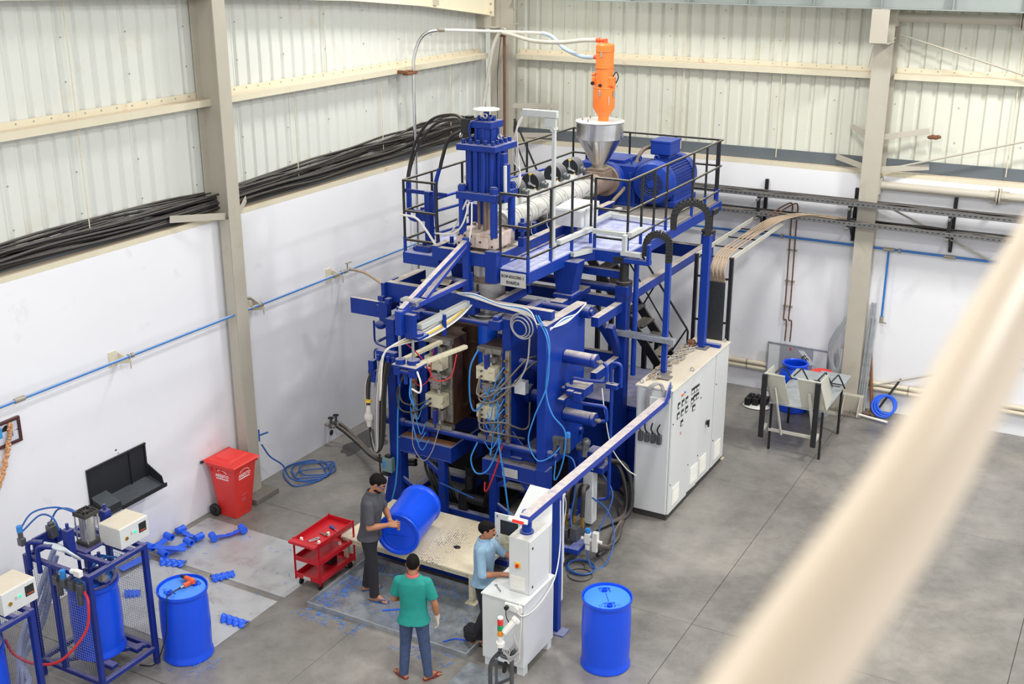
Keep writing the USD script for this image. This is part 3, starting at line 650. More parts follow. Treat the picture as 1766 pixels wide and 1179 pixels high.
mc.part('clamp_cylinder', [cyl((4.42, -7.0, 2.05), (4.92, -7.0, 2.05), .09), cyl((4.42, -7.0, 2.05), (4.5, -7.0, 2.05), .15, n=24), cyl((4.42, -7.25, 2.62), (4.72, -7.25, 2.62), .07), cyl((4.7, -7.25, 2.62), (4.92, -7.25, 2.62), .035)], 'machine_blue')
mc.part('clamp_cylinder', [cyl((2.5, -7.0, 2.05), (2.84, -7.0, 2.05), .09)], 'machine_blue')
for z in (2.78, 1.88):
    mc.part('cylinder', [cyl((5.06, -7.07, z), (5.5, -7.07, z), .1, n=28, c=.01), cyl((5.5, -7.07, z), (5.56, -7.07, z), .105, n=28, c=.008)], 'dusty_blue')
    mc.part('cylinder_fitting', [cyl((5.56, -7.07, z), (5.66, -7.07, z), .02, n=10), cyl((5.6, -7.07, z), (5.63, -7.07, z), .034, n=6)], 'fitting')
# tie bars
for y, z, x0, x1, r in ((-7.57, 1.41, 2.15, 5.1, .05), (-6.52, 1.41, 2.15, 5.1, .05), (-7.57, 3.25, 2.5, 4.28, .034), (-6.55, 3.31, 2.3, 5.16, .055)):
    mc.part('tie_bar', cyl((x0, y, z), (x1, y, z), r, n=20), 'machine_blue')
mc.part('tie_bar_nut', [cyl((5.06, -7.57, 1.41), (5.15, -7.57, 1.41), .08, n=8), cyl((5.15, -7.57, 1.41), (5.2, -7.57, 1.41), .05, n=12), cyl((5.06, -6.55, 3.31), (5.2, -6.55, 3.31), .09, n=14), cyl((5.2, -6.55, 3.31), (5.24, -6.55, 3.31), .05, n=12), cyl((2.15, -7.57, 1.41), (2.35, -7.57, 1.41), .075, n=12), cyl((2.5, -7.57, 1.41), (2.58, -7.57, 1.41), .07, n=12)], 'machine_blue')
mc.part('guide_block', [bx(4.12, 4.3, -7.66, -7.48, 3.2, 3.34), bx(4.18, 4.26, -7.64, -7.5, 3.34, 3.4)], 'machine_blue')
mc.part('guide_block', [bx(2.7, 2.95, -7.66, -7.48, 3.16, 3.28), bx(2.76, 2.86, -7.62, -7.5, 3.28, 3.33)], 'machine_blue')
# yoke beams round the die
mc.part('yoke_beam', [bx(2.18, 3.62, -7.42, -7.3, 3.28, 3.58)], 'dusty_blue')
mc.part('yoke_beam', [bx(3.72, 5.03, -7.47, -7.36, 3.42, 3.55)], 'dusty_blue')
mc.part('yoke_bracket', [bx(3.58, 3.78, -7.48, -7.3, 3.3, 3.62), bx(2.16, 2.22, -7.5, -7.1, 3.1, 3.58)], 'machine_blue')
mc.part('yoke_cross', [bx(4.05, 4.15, -7.36, -6.55, 3.42, 3.56), bx(2.18, 2.32, -7.3, -6.5, 3.3, 3.56), bx(3.3, 4.15, -6.5, -6.4, 3.42, 3.56)], 'dusty_blue')
mc.part('trough', prism([(0, 0), (.5, 0), (.42, .22), (.08, .22)], (2.62, -7.1, 3.56), (1, 0, 0), (0, 1, 0), .03), 'cream_steel')
mc.part('core_cylinder', [cyl((2.7, -6.75, 3.5), (3.4, -6.75, 3.5), .08, n=20), cyl((2.6, -6.75, 3.5), (2.72, -6.75, 3.5), .1, n=20)], 'machine_blue')
mc.part('guard_plate', bx(1.6, 2.14, -7.53, -7.47, 3.03, 3.28), 'dusty_blue')
mc.part('valve_block', [bx(2.15, 2.3, -7.56, -7.44, 2.98, 3.3), bx(2.12, 2.22, -7.54, -7.46, 3.3, 3.38), bx(2.26, 2.34, -7.56, -7.46, 3.28, 3.36), bx(2.1, 2.16, -7.56, -7.44, 3.12, 3.24)], 'machine_blue')
mc.part('accumulator_bottle', [ball((2.17, -7.55, 2.93), .085, 2, (1.1, 1, .8))], 'machine_blue')
mc.part('oil_pipe', bent([(2.05, -7.56, 2.98), (2.05, -7.56, 2.62), (2.3, -7.6, 2.6)], .016), 'machine_blue')
mc.part('oil_pipe', bent([(2.42, -7.72, 2.62), (2.15, -7.72, 2.6), (2.15, -7.72, 1.95)], .012), 'machine_blue')
mc.part('push_rod', cyl((2.36, -7.9, 2.8), (2.36, -7.6, 2.8), .022, n=12), 'chrome')
# pipes on the right of the press
for P_ in ([(5.66, -7.07, 2.78), (5.72, -7.07, 2.74), (5.72, -7.07, 2.5), (5.45, -7.15, 2.5), (5.2, -7.15, 2.5), (5.2, -7.15, 2.3)], [(5.62, -6.7, 2.3), (5.62, -6.7, 2.66), (5.78, -6.7, 2.66), (5.78, -6.7, 2.3)],
           [(5.66, -7.07, 1.88), (5.74, -7.07, 1.9), (5.72, -7.07, 2.12), (5.3, -7.12, 2.12), (5.18, -7.12, 2.16), (5.18, -7.12, 2.4)], [(5.66, -6.75, 2.36), (5.66, -6.75, .5), (5.5, -6.75, .45)]):
    mc.part('oil_pipe', bent(P_, .026, .07), 'machine_blue_clean')
mc.part('pipe_clamp', [bx(5.12, 5.26, -7.2, -7.1, 2.3, 2.4), bx(5.06, 5.2, -7.2, -7.1, 2.28, 2.34), bx(5.58, 5.76, -6.8, -6.7, 2.28, 2.36), bx(5.1, 5.2, -7.4, -7.1, 2.2, 2.24)], 'dusty_blue')
mc.part('valve_manifold', [bx(5.16, 5.46, -7.25, -6.95, 2.26, 2.4), bx(5.3, 5.42, -7.3, -7.15, 2.2, 2.34), bx(5.2, 5.3, -7.32, -7.2, 2.3, 2.36)], 'dusty_blue')
mc.part('valve_manifold', [bx(5.3, 5.62, -6.9, -6.6, .95, 1.05), bx(5.36, 5.56, -6.95, -6.7, 1.05, 1.3)], 'machine_blue')
mc.part('valve', [ball((5.42, -7.08, 1.5), .075, 1), cyl((5.3, -7.1, 1.42), (5.46, -7.1, 1.42), .06, n=10), cyl((5.42, -7.14, 1.3), (5.42, -7.1, 1.5), .05, n=8)], 'pump_grey')
mc.part('air_regulator', [bx(5.14, 5.3, -7.62, -7.54, 1.62, 1.74), cyl((5.28, -7.6, 1.5), (5.28, -7.6, 1.72), .035, n=12), bx(5.34, 5.4, -7.62, -7.55, 1.52, 1.76), cyl((5.18, -7.6, 1.52), (5.18, -7.6, 1.66), .04, n=12)], 'pump_grey')
mc.part('regulator_knob', cyl((5.37, -7.58, 1.76), (5.37, -7.58, 1.84), .035, n=14, c=.006), 'air_blue')
mc.part('junction_box', bx(4.46, 4.64, -7.52, -7.4, 2.24, 2.44), 'enamel')
mc.part('nameplate', bx(4.36, 4.62, -7.702, -7.692, .98, 1.12, .001), 'label_silver')
mc.part('lever_switch', bx(2.28, 2.46, -7.82, -7.71, .62, .86, .012), 'switch_green')
mc.part('switch_handle', [cyl((2.26, -7.84, .6), (2.26, -7.84, .88), .012, n=8), ball((2.26, -7.84, .9), .022, 1), bx(2.26, 2.4, -7.83, -7.76, .56, .6), bx(2.32, 2.42, -7.8, -7.72, .86, .9)], 'black_post')
mc.part('switch_label', bx(2.3, 2.35, -7.823, -7.82, .7, .8, 0), 'air_blue')
# --- the two mould halves with half-drum cavities
def mould_half(x0, x1, inner):
    body = man(bx(x0, x1, -7.5, -6.45, 1.52, 2.88, .0))
    cav = man(lathe([(.285, 1.72), (.292, 1.74), (.285, 1.78), (.285, 2.52), (.292, 2.57), (.285, 2.61)], (inner, -6.95, 0), n=40))
    neck = man(cyl((inner, -6.95, 2.5), (inner, -6.95, 2.95), .16, n=28)) + man(cyl((inner, -6.95, 1.4), (inner, -6.95, 1.8), .05, n=16))
    return unman(body - cav - neck)
for x0, x1, inner in ((3.0, 3.42, 3.42), (3.92, 4.28, 3.92)):
    p = mc.part('mould_half', mould_half(x0, x1, inner), 'mould_dark')
    xm = (x0 + x1) / 2
    mc.part('face_plate', [bx(x0 + .02, x1 - .01, -7.525, -7.5, 1.56, 2.84, .003)], 'mould_steel', parent=p)
    for z0, z1, nm in ((2.82, 2.9, 'clamp_plate'), (1.46, 1.53, 'clamp_plate')):
        mc.part(nm, [bx(x0 - .02, x1 + .02, -7.62, -7.5, z0, z1), bx(xm - .05, xm + .05, -7.66, -7.6, z0 - .01, z1 + .01)], 'mould_steel', parent=p)
    for zc in (2.54, 1.94):
        q = mc.part('cooling_block', bx(xm - .16, xm + .15, -7.72, -7.53, zc - .1, zc + .1, .008), 'block_cream', parent=p)
        mc.part('hose_port', [cyl((xm - .06, -7.74, zc + d), (xm - .06, -7.7, zc + d), .018, n=10) for d in (-.04, .04)], 'hose_brown', parent=p)
    mc.part('slide_column', [cyl((xm + .03, -7.62, 1.55), (xm + .03, -7.62, 2.82), .03, n=14)], 'aluminium', parent=p)
    mc.part('pin_plate', [bx(xm - .09, xm + .09, -7.68, -7.56, 2.12, 2.38), bx(xm - .15, xm + .16, -7.64, -7.55, 2.2, 2.26), bx(xm + .02, xm + .18, -7.64, -7.55, 2.3, 2.35), bx(xm - .07, xm + .11, -7.66, -7.56, 1.62, 1.78), bx(xm - .03, xm + .07, -7.64, -7.56, 1.52, 1.62), bx(xm - .08, xm + .12, -7.66, -7.56, 2.7, 2.78)], 'mould_steel', parent=p)
    mc.part('bolt', bolts([(xm + dx, -7.68, z) for dx in (-.07, .07) for z in (2.15, 2.21, 2.29, 2.35)], (0, -1, 0), .013, .014), 'rusty_brown', parent=p)
    mc.part('air_cylinder', [bx(xm - .02, xm + .03, -7.74, -7.66, 1.58, 1.8), cyl((xm, -7.7, 1.5), (xm, -7.7, 1.6), .012, n=8), bx(xm - .01, xm + .04, -7.74, -7.66, 2.62, 2.84)], 'station_blue', parent=p)
# water manifold bars with brass fittings
for x, z0, z1 in ((4.42, 1.5, 2.92), (2.8, 1.55, 2.5)):
    p = mc.part('water_manifold', bx(x - .03, x + .035, -7.66, -7.59, z0, z1), 'mould_steel')
    zz = np.arange(z0 + .1, z1 - .05, .17)
    mc.part('brass_fitting', [cyl((x - .005, -7.72, z), (x - .005, -7.66, z), .018, n=8) for z in zz], 'brass', parent=p)
    if x > 4:
        for i in range(7):
            za, zb = 2.7 - .16 * i, 2.3 - .13 * i + (.1, -.14, .2, -.05, .16, -.18, .04)[i]
            mc.part('air_hose', tube([(x - .01, -7.72, za), (x - .05 - .03 * (i % 3), -7.84, za - .12 - .05 * (i % 2)), (x - .16, -7.86, zb - .12), (x - .3 + .05 * (i % 3), -7.8, zb - .04)], .008, 6), 'air_blue')
    else:
        for i in range(5):
            za, zb = 2.35 - .15 * i, 2.0 - .1 * i + (.18, -.1, .22, -.16, .05)[i]
            mc.part('air_hose', tube([(x, -7.72, za), (x + .06 + .03 * (i % 3), -7.82, za - .24), (x + .2 + .04 * (i % 2), -7.86, zb - .36), (x + .36 - .06 * (i % 3), -7.8, zb - .2)], .008, 6), 'air_blue')
mc.part('air_hose', tube([(3.93, -7.62, 2.86), (3.86, -7.74, 2.6), (3.86, -7.76, 2.15), (3.94, -7.78, 1.96), (4.08, -7.76, 2.1), (4.2, -7.76, 2.35)], .014, 8), 'air_blue')
mc.part('air_hose', tube([(4.3, -7.72, 2.2), (4.36, -7.8, 1.6), (4.45, -7.82, 1.1), (4.52, -7.8, .5), (4.54, -7.78, .25)], .014, 8), 'air_blue')
mc.part('air_hose', tube([(2.62, -7.74, 2.15), (2.6, -7.8, 1.6), (2.58, -7.82, .9), (2.56, -7.86, .5), (2.5, -7.9, .2)], .014, 8), 'air_blue')
mc.part('air_hose', tube([(4.36, -7.72, 1.55), (4.2, -7.82, 1.1), (4.0, -7.84, 1.0), (3.9, -7.82, 1.2), (3.98, -7.76, 1.46)], .013, 8), 'air_blue')
mc.part('red_hose', tube([(4.4, -7.76, 1.5), (4.34, -7.8, 1.2), (4.2, -7.82, .8), (4.12, -7.8, .72), (4.1, -7.76, .84)], .013, 8), 'hose_red')
for P_ in ([(4.03, -7.76, 2.5), (4.1, -7.95, 2.3), (4.35, -7.92, 2.35), (4.62, -7.5, 2.75), (4.7, -7.3, 2.78)], [(4.03, -7.76, 2.44), (4.14, -7.95, 2.22), (4.4, -7.9, 2.26), (4.66, -7.5, 2.64), (4.72, -7.3, 2.7)],
           [(4.03, -7.76, 1.9), (4.12, -7.9, 1.75), (4.4, -7.85, 1.72), (4.62, -7.5, 1.55)], [(4.03, -7.76, 1.98), (4.12, -7.92, 1.86), (4.45, -7.85, 1.9), (4.66, -7.5, 1.72), (4.66, -7.4, 2.1)]):
    mc.part('water_hose', tube(P_, .014, 8), 'hose_brown')
for P_ in ([(3.16, -7.76, 1.98), (3.0, -7.9, 1.9), (2.72, -7.86, 1.9), (2.62, -7.74, 2.1), (2.7, -7.66, 2.3)], [(3.16, -7.76, 1.9), (2.95, -7.9, 1.78), (2.7, -7.88, 1.78), (2.58, -7.76, 2.0), (2.64, -7.66, 2.25)]):
    mc.part('water_hose', tube(P_, .014, 8), 'rubber')
mc.part('red_hose', tube([(3.24, -7.7, 2.9), (3.22, -7.78, 2.6), (3.2, -7.8, 2.35), (3.05, -7.84, 2.2), (2.9, -7.84, 2.3)], .008, 8), 'hose_red')
mc.part('thin_wire', tube([(2.82, -7.7, 1.6), (2.86, -7.8, 1.2), (3.05, -7.82, .98), (3.2, -7.8, 1.15), (3.28, -7.72, 1.5)], .007, 6), 'cable_grey')
mc.part('blue_hose', tube([(4.86, -7.62, 3.52), (5.12, -7.75, 3.2), (5.12, -7.75, 2.6), (4.96, -7.82, 2.1), (4.86, -7.82, 1.7), (4.98, -7.78, 1.4), (5.16, -7.7, 1.46), (5.28, -7.62, 1.62)], .011, 10), 'air_blue')
mc.part('blue_hose', tube([(4.9, -7.62, 3.52), (5.14, -7.74, 3.2), (5.1, -7.75, 2.5), (5.2, -7.75, 2.15), (5.38, -7.7, 1.9), (5.36, -7.68, 1.5), (5.28, -7.68, 1.2), (5.2, -7.66, 1.1), (5.22, -7.66, 1.4)], .011, 10), 'air_blue')
# coil of grey cable hung on the yoke and the harness along it
for k in range(3):
    mc.part('cable_coil', ring((4.58 + .03 * k, -7.58 - .02 * k, 3.27 + .025 * k), (0.1, 1, .1), .12 + .035 * k, .011, 26, 6), 'cable_grey')
mc.part('grey_cable', tube([(4.76, -7.6, 3.2), (4.74, -7.64, 2.8), (4.62, -7.7, 2.5), (4.46, -7.72, 2.4), (4.2, -7.74, 2.3), (4.0, -7.74, 2.18)], .013, 8), 'cable_grey')
for i in range(5):
    mc.part('harness_cable', tube([(3.55, -7.5 - .02 * i, 3.6 + .01 * i), (3.8, -7.5, 3.58 + .015 * i), (4.2, -7.51, 3.52 + .01 * i), (4.7, -7.52, 3.46 + .02 * i), (4.98, -7.66, 3.36 - .02 * i), (5.13, -7.3, 3.34 + .02 * i), (5.14, -6.9, 3.38), (5.1, -6.5, 3.42)], .01, 6), 'cable_white' if i != 3 else 'air_blue')
# dark works and pumps seen through the frame, below and behind
mc.part('lifting_table', [bx(3.42, 4.05, -7.2, -6.7, .55, .7), bx(3.5, 3.62, -7.35, -7.2, .2, .62), bx(3.85, 3.97, -7.35, -7.2, .2, .62), bx(3.4, 4.06, -7.3, -6.6, .05, .18), cyl((3.74, -6.95, .1), (3.74, -6.95, .55), .1)], 'oily_dark')
mc.part('pump', [cyl((3.5, -7.4, .3), (3.9, -7.4, .3), .08, n=14), bx(3.45, 3.6, -7.48, -7.3, .1, .38), cyl((3.65, -7.45, .5), (3.65, -7.45, .72), .05, n=12)], 'oily_dark')
for i in range(7):
    mc.part('oil_hose', tube([(2.7 + .06 * i, -7.2, .85), (2.78 + .07 * i, -7.35, .62), (2.95 + .06 * i, -7.4, .35), (3.02 + .05 * i, -7.3, .1)], .022, 8), 'rubber')
mc.part('valve_bank', [cyl((2.62 + .09 * i, -7.3, .8), (2.62 + .09 * i, -7.3, .93), .03, n=8) for i in range(6)] + [bx(2.6, 3.15, -7.36, -7.2, .74, .8)], 'pump_grey')
mc.part('back_plate', [bx(2.5, 4.9, -6.42, -6.4, .2, 2.2)], 'oily_dark')
mc.part('poker', beam((3.28, -7.72, .62), (3.92, -7.8, .55), .02, .02), 'air_navy')
# parison hanging from the die
solo('parison', 'blue plastic tube hanging from the die between the open moulds', 'plastic tube', lathe([(.135, 1.95), (.15, 2.1), (.155, 2.6), (.15, 3.05), (.12, 3.1), (.11, 3.04), (.138, 2.6), (.13, 2.1), (.12, 1.97)], (3.7, -6.95, 0), n=36), 'parison')

# --- rear support frame under the extruder
fr = Thing('support_frame', 'blue steel frame of posts and beams standing behind the press under the platform', 'frame', (4.2, -4, 0))
for x, y in ((5.24, -5.45), (2.4, -5.45), (5.24, -1.7), (2.4, -1.7)):
    fr.part('post', bx(x - .085, x + .085, y - .085, y + .085, 0, 3.25), 'machine_blue')
    fr.part('cap_block', bx(x - .1, x + .1, y - .1, y + .1, 3.25, 3.46), 'machine_blue')
    fr.part('screw_jack', [cyl((x, y, 3.48), (x, y, 3.52), .13), cyl((x, y, 3.5), (x, y, 3.86), .07), bx(x - .13, x + .13, y - .13, y + .13, 3.82, 3.92)], 'rubber')
for a, b, w, h in [((2.4, -5.45, 3.16), (5.15, -5.45, 3.16), .12, .17), ((5.2, -6.4, 3.12), (5.2, -5.5, 3.12), .12, .15), ((5.22, -5.4, 3.2), (5.22, -1.7, 3.2), .12, .15), ((2.4, -7.0, 3.0), (2.4, -1.7, 3.0), .14, .24), ((2.4, -5.45, 2.25), (5.15, -5.45, 2.25), .1, .16), ((5.2, -6.4, 2.25), (5.2, -5.5, 2.25), .1, .15), ((2.4, -1.7, 3.1), (5.1, -1.7, 3.1), .14, .24), ((2.4, -5.4, 3.6), (5.2, -5.4, 3.6), .1, .12)]:
    fr.part('beam', beam(a, b, w, h), 'dusty_blue')
for a, b in [((5.22, -5.9, 2.92), (5.22, -5.5, 2.3)), ((4.7, -5.45, 3.0), (5.15, -5.45, 2.4))]:
    fr.part('brace', beam(a, b, .12, .1), 'machine_blue')
for x in (4.56, 2.7):
    fr.part('pedestal', [prism([(-.12, 3.38), (.12, 3.38), (.22, 3.9), (-.22, 3.9)], (x, -5.88, 0), (1, 0, 0), (0, 0, 1), .26), bx(x - .16, x + .16, -6.2, -5.84, 3.34, 3.4)], 'machine_blue')
    fr.part('pedestal_beam', bx(x - .1, x + .1, -6.4, -5.4, 3.2, 3.34), 'dusty_blue')
fr.part('cross_pipe', cyl((3.2, -5.2, 3.3), (5.1, -5.2, 3.3), .07), 'machine_blue')
solo('oil_tank', 'big dark blue hydraulic oil tank on the floor behind the press', 'tank', [bx(3.0, 5.55, -5.2, -3.6, .1, 1.35, .01), bx(2.96, 5.6, -5.24, -3.56, 1.33, 1.4, .01), bx(3.1, 5.5, -5.1, -3.7, 0, .1), bx(5.55, 5.58, -4.9, -4.2, .5, 1.1)], 'machine_blue')
solo('galvanised_channel', 'grey galvanised cable channel reaching from the blue frame to the cabinet top', 'channel', [bx(5.12, 6.15, -5.62, -5.5, 2.68, 2.76, .003), bx(5.14, 5.2, -5.62, -5.52, 2.4, 2.7, .003)], 'galvanised')
# --- stairs
st = Thing('staircase', 'black steel staircase with handrail climbing to the platform behind the cabinet', 'stairs', (4.5, -2.7, 0))
k = (1.32 - 2.97) / (4.88 - 3.6)
zs = lambda x: 2.97 + k * (x - 3.6)
for y in (-3.0, -2.4): st.part('stringer', beam((2.82, y, zs(2.82)), (5.88, y, zs(5.88)), .05, .16), 'black_paint')
for i in range(16):
    z = 3.85 - .24 * i; x = 3.6 + (z - 2.97) / k
    if z > .1: st.part('tread', bx(x - .06, x + .16, -2.98, -2.42, z - .02, z + .02), 'black_paint')
rail = lambda x: 3.1 + (1.86 - 3.1) / (5.17 - 4.25) * (x - 4.25)
st.part('handrail', tube([(3.2, -2.4, rail(3.2)), (4.25, -2.4, 3.1), (5.17, -2.4, 1.86), (5.2, -2.4, 1.8), (5.2, -2.4, 1.02)], .02, 8, smooth=False), 'black_post')
st.part('mid_rail', cyl((3.3, -2.4, rail(3.3) - .42), (4.92, -2.4, 1.62), .015, n=8), 'black_post')
for x in (3.7, 4.3, 4.9):
    st.part('baluster', cyl((x - .02, -2.4, zs(x - .02)), (x + .28, -2.4, rail(x + .28)), .015, n=8), 'black_post')
for x, y in ((3.7, -3.0), (4.62, -3.0), (3.7, -2.4), (4.62, -2.4)): st.part('post', bx(x - .04, x + .04, y - .04, y + .04, 0, zs(x)), 'black_post')

# --- platform with railings
pf = Thing('platform', 'blue steel platform with pale chequer plate deck and black railings above the press', 'platform', (3.8, -4.2, 4))
for poly in ([(4.06, -7.22), (4.52, -7.22), (4.56, -5.88), (4.06, -5.88)], [(4.06, -5.87), (4.56, -5.87), (4.79, -5.56), (5.33, -5.56), (5.32, -3.5), (4.06, -3.5)], [(2.32, -3.49), (5.32, -3.49), (5.3, -1.32), (2.32, -1.32)], [(2.32, -7.1), (2.99, -7.1), (2.99, -3.5), (2.32, -3.5)]):
    pf.part('deck_plate', prism(poly, (0, 0, 3.975), (1, 0, 0), (0, 1, 0), .03), 'deck_plate' if poly[0][0] > 3 else 'grey_tray' if poly[0][1] > -4 else 'deck_plate', smooth=False)
EB = [((4.06, -7.21), (4.52, -7.21)), ((4.52, -7.22), (4.56, -5.88)), ((4.56, -5.88), (4.79, -5.56)), ((4.79, -5.56), (5.33, -5.56)), ((5.33, -5.56), (5.31, -1.32)), ((5.3, -1.32), (2.32, -1.32)), ((2.32, -1.32), (2.32, -7.1)), ((2.32, -7.1), (2.99, -7.1))]
for (a, b) in EB: pf.part('edge_beam', beam((*a, 3.9), (*b, 3.9), .03, .17), 'machine_blue_clean')
pf.part('front_beam', [bx(2.99, 4.04, -7.32, -7.22, 4.0, 4.2), bx(2.97, 3.08, -7.32, -6.9, 3.94, 4.22)], 'dusty_blue')
pf.part('front_beam_end', [bx(3.88, 4.07, -7.34, -7.2, 3.78, 4.25), bx(3.98, 4.06, -7.3, -6.9, 4.0, 4.2)], 'machine_blue')
for x0, x1 in ((3.94, 4.06), (3.26, 3.38)):
    pf.part('base_rail', [bx(x0 + .04, x1 - .04, -7.1, -3.2, 4.0, 4.18), bx(x0, x1, -7.1, -3.2, 4.17, 4.2), bx(x0, x1, -7.2, -3.2, 4.0, 4.03)], 'dusty_blue')
pf.part('extruder_pedestal', prism([(-.35, 4.0), (.35, 4.0), (.28, 4.22), (-.28, 4.22)], (4.14, -4.75, 0), (0, 1, 0), (0, 0, 1), -1.0), 'machine_blue_clean')
def railing(pts, hgt=1.08, mids=(.62, .18), step=None, mat_='black_post'):
    for a, b in zip(pts, pts[1:]):
        for h in (hgt,) + tuple(mids):
            pf.part('rail', cyl((*a, 4 + h), (*b, 4 + h), .019, n=10), 'black_paint')
def rpost(x, y, h=1.08):
    p = pf.part('post', cyl((x, y, 4.2), (x, y, 4 + h), .02, n=10), 'black_post')
    pf.part('post_socket', cyl((x, y, 3.95), (x, y, 4.22), .026, n=10), 'machine_blue_clean', parent=p)
A1 = [(4.06, -7.2), (4.51, -7.2), (4.55, -5.9), (4.6, -5.32)]
A2 = [(4.77, -5.54), (5.31, -5.54), (5.3, -4.5), (5.3, -2.8), (5.28, -1.34)]
A3 = [(5.28, -1.34), (3.9, -1.34), (2.34, -1.34)]
A4 = [(2.34, -1.34), (2.34, -4.2), (2.34, -7.08), (2.92, -7.08)]
for A in (A1, A2, A3, A4): railing(A)
for x, y in [(4.06, -7.2), (4.51, -7.2), (4.53, -6.54), (4.55, -5.88), (4.6, -5.32), (4.77, -5.54), (5.31, -5.54), (5.3, -5.0), (5.3, -4.5), (5.3, -3.98), (5.3, -2.8), (5.28, -2.1), (5.28, -1.46), (5.2, -1.34), (4.4, -1.34), (3.5, -1.34), (2.34, -1.34), (2.34, -3.2), (2.34, -4.3), (2.34, -5.4), (2.34, -6.3), (2.34, -7.08), (2.92, -7.08)]:
    rpost(x, y)
# white cable ducts on the railings and deck
for a, b in [((4.56, -6.35, 4.24), (4.62, -5.34, 4.24)), ((4.77, -5.6, 4.28), (5.31, -5.6, 4.28)), ((5.36, -5.58, 4.28), (5.36, -5.15, 4.28)), ((4.2, -4.9, 4.1), (4.2, -3.3, 4.1)), ((4.2, -3.7, 4.08), (5.28, -3.75, 4.08)), ((4.62, -6.0, 3.98), (4.75, -5.62, 3.98)), ((5.28, -5.68, 4.02), (5.6, -5.68, 4.02))]:
    pf.part('cable_duct', beam(a, b, .08, .07), 'duct_white')
pf.part('cable_duct', [bx(5.3, 5.36, -5.72, -5.64, 4.0, 4.3)], 'duct_white')
pf.part('side_bracket', [bx(5.33, 5.75, -5.72, -5.62, 3.88, 3.95), bx(5.7, 5.75, -5.72, -5.64, 3.88, 4.2)], 'machine_blue_clean')
pf.part('support_tube', cyl((5.42, -5.4, 2.0), (5.42, -5.4, 3.9), .04, n=14), 'machine_blue_clean')
bx_ = Thing('terminal_box', 'white terminal box with sloping lid beside the extruder barrel', 'box', (4.25, -5.1, 4.25))
bx_.part('body', bx(4.05, 4.5, -5.45, -4.85, 4.26, 4.5), 'enamel')
bx_.part('lid', prism([(-.31, 0), (.31, 0), (.3, .07), (-.3, .03)], (4.04, -5.15, 4.5), (0, 1, 0), (0, 0, 1), .48), 'enamel')
solo('sensor_mast', 'tall white steel mast with a short top arm rising from the platform railing', 'mast', [bx(4.475, 4.53, -6.44, -6.385, 4.0, 6.06, .006), bx(4.0, 4.56, -6.46, -6.38, 6.06, 6.16, .006), bx(4.35, 4.54, -6.44, -6.4, 5.92, 6.06), cyl((4.5, -6.47, 5.9), (4.5, -6.36, 5.9), .035)], 'duct_white')
for i in range(4):
    solo('signal_wire', 'thin white wire looping down from the white mast arm to the accumulator', 'wire', tube([(4.02, -6.42, 6.08), (3.92 - .02 * i, -6.45, 5.9 - .06 * i), (3.95 - .03 * i, -6.45, 5.4), (4.0, -6.5, 5.1 + .05 * i), (3.9, -6.6, 4.9 + .04 * i)], .008, 6), 'cable_white', group='white wires below the mast arm')
sg = Thing('sign', 'grey metal sign with black lettering hung on the corner of the platform', 'sign', (4.32, -7.27, 3.9))
sg.part('plate', bx(4.1, 4.51, -7.275, -7.262, 3.76, 3.97, .001), 'label_silver')
sg.part('lettering', text('BLOW MOULDING-1', .04, (4.305, -7.276, 3.885), (1, 0, 0), (0, 0, 1), .002, width=.365), 'ink_black', smooth=False)
sg.part('lettering', text('SHARDA', .046, (4.305, -7.276, 3.795), (1, 0, 0), (0, 0, 1), .002, width=.215), 'ink_black', smooth=False)

# --- accumulator head
ax, ay = 3.69, -6.93
ac = Thing('accumulator_head', 'tall blue hydraulic accumulator with a white disc on top above the die', 'accumulator', (ax, ay, 3.1))
def sq(h, z0, z1, c=.008): return bx(ax - h, ax + h, ay - h, ay + h, z0, z1, c)
ac.part('disc', [cyl((ax, ay, 6.185), (ax, ay, 6.2), .19, n=40, c=.004), cyl((ax, ay, 6.2), (ax, ay, 6.215), .02, n=12)], 'white_plastic')
ac.part('stem', cyl((ax, ay, 6.04), (ax, ay, 6.19), .04), 'machine_blue')
ac.part('top_plate', sq(.175, 5.94, 6.04), 'machine_blue')
ac.part('stem_flange', [cyl((ax, ay, 6.04), (ax, ay, 6.07), .1)] + [cyl((ax + .12 * math.cos(a), ay + .12 * math.sin(a), 6.04), (ax + .12 * math.cos(a), ay + .12 * math.sin(a), 6.1), .02, n=8) for a in np.arange(8) * PI / 4], 'machine_blue')
ac.part('upper_cylinder', [cyl((ax, ay, 5.7), (ax, ay, 5.95), .16, n=28)] + [cyl((ax + .165 * math.cos(a), ay + .165 * math.sin(a), 5.72), (ax + .165 * math.cos(a), ay + .165 * math.sin(a), 5.94), .026, n=8) for a in np.arange(8) * PI / 4 + .2], 'machine_blue')
ac.part('flange_plate', sq(.32, 5.64, 5.73), 'machine_blue')
ac.part('flange_bolt', [cyl((ax + dx, ay + dy, 5.73), (ax + dx, ay + dy, 5.79), .028, n=12) for dx in (-.24, -.12, 0, .12, .24) for dy in (-.24, -.12, 0, .12, .24) if max(abs(dx), abs(dy)) > .2], 'machine_blue')
ac.part('main_cylinder', [cyl((ax, ay, 5.05), (ax, ay, 5.64), .25, n=36)], 'machine_blue')
for a in np.arange(14) * PI / 7 + .1:
    ac.part('tie_rod', cyl((ax + .262 * math.cos(a), ay + .262 * math.sin(a), 5.05), (ax + .262 * math.cos(a), ay + .262 * math.sin(a), 5.64), .04, n=12), 'machine_blue')
ac.part('lower_plate', sq(.33, 4.94, 5.05), 'machine_blue')
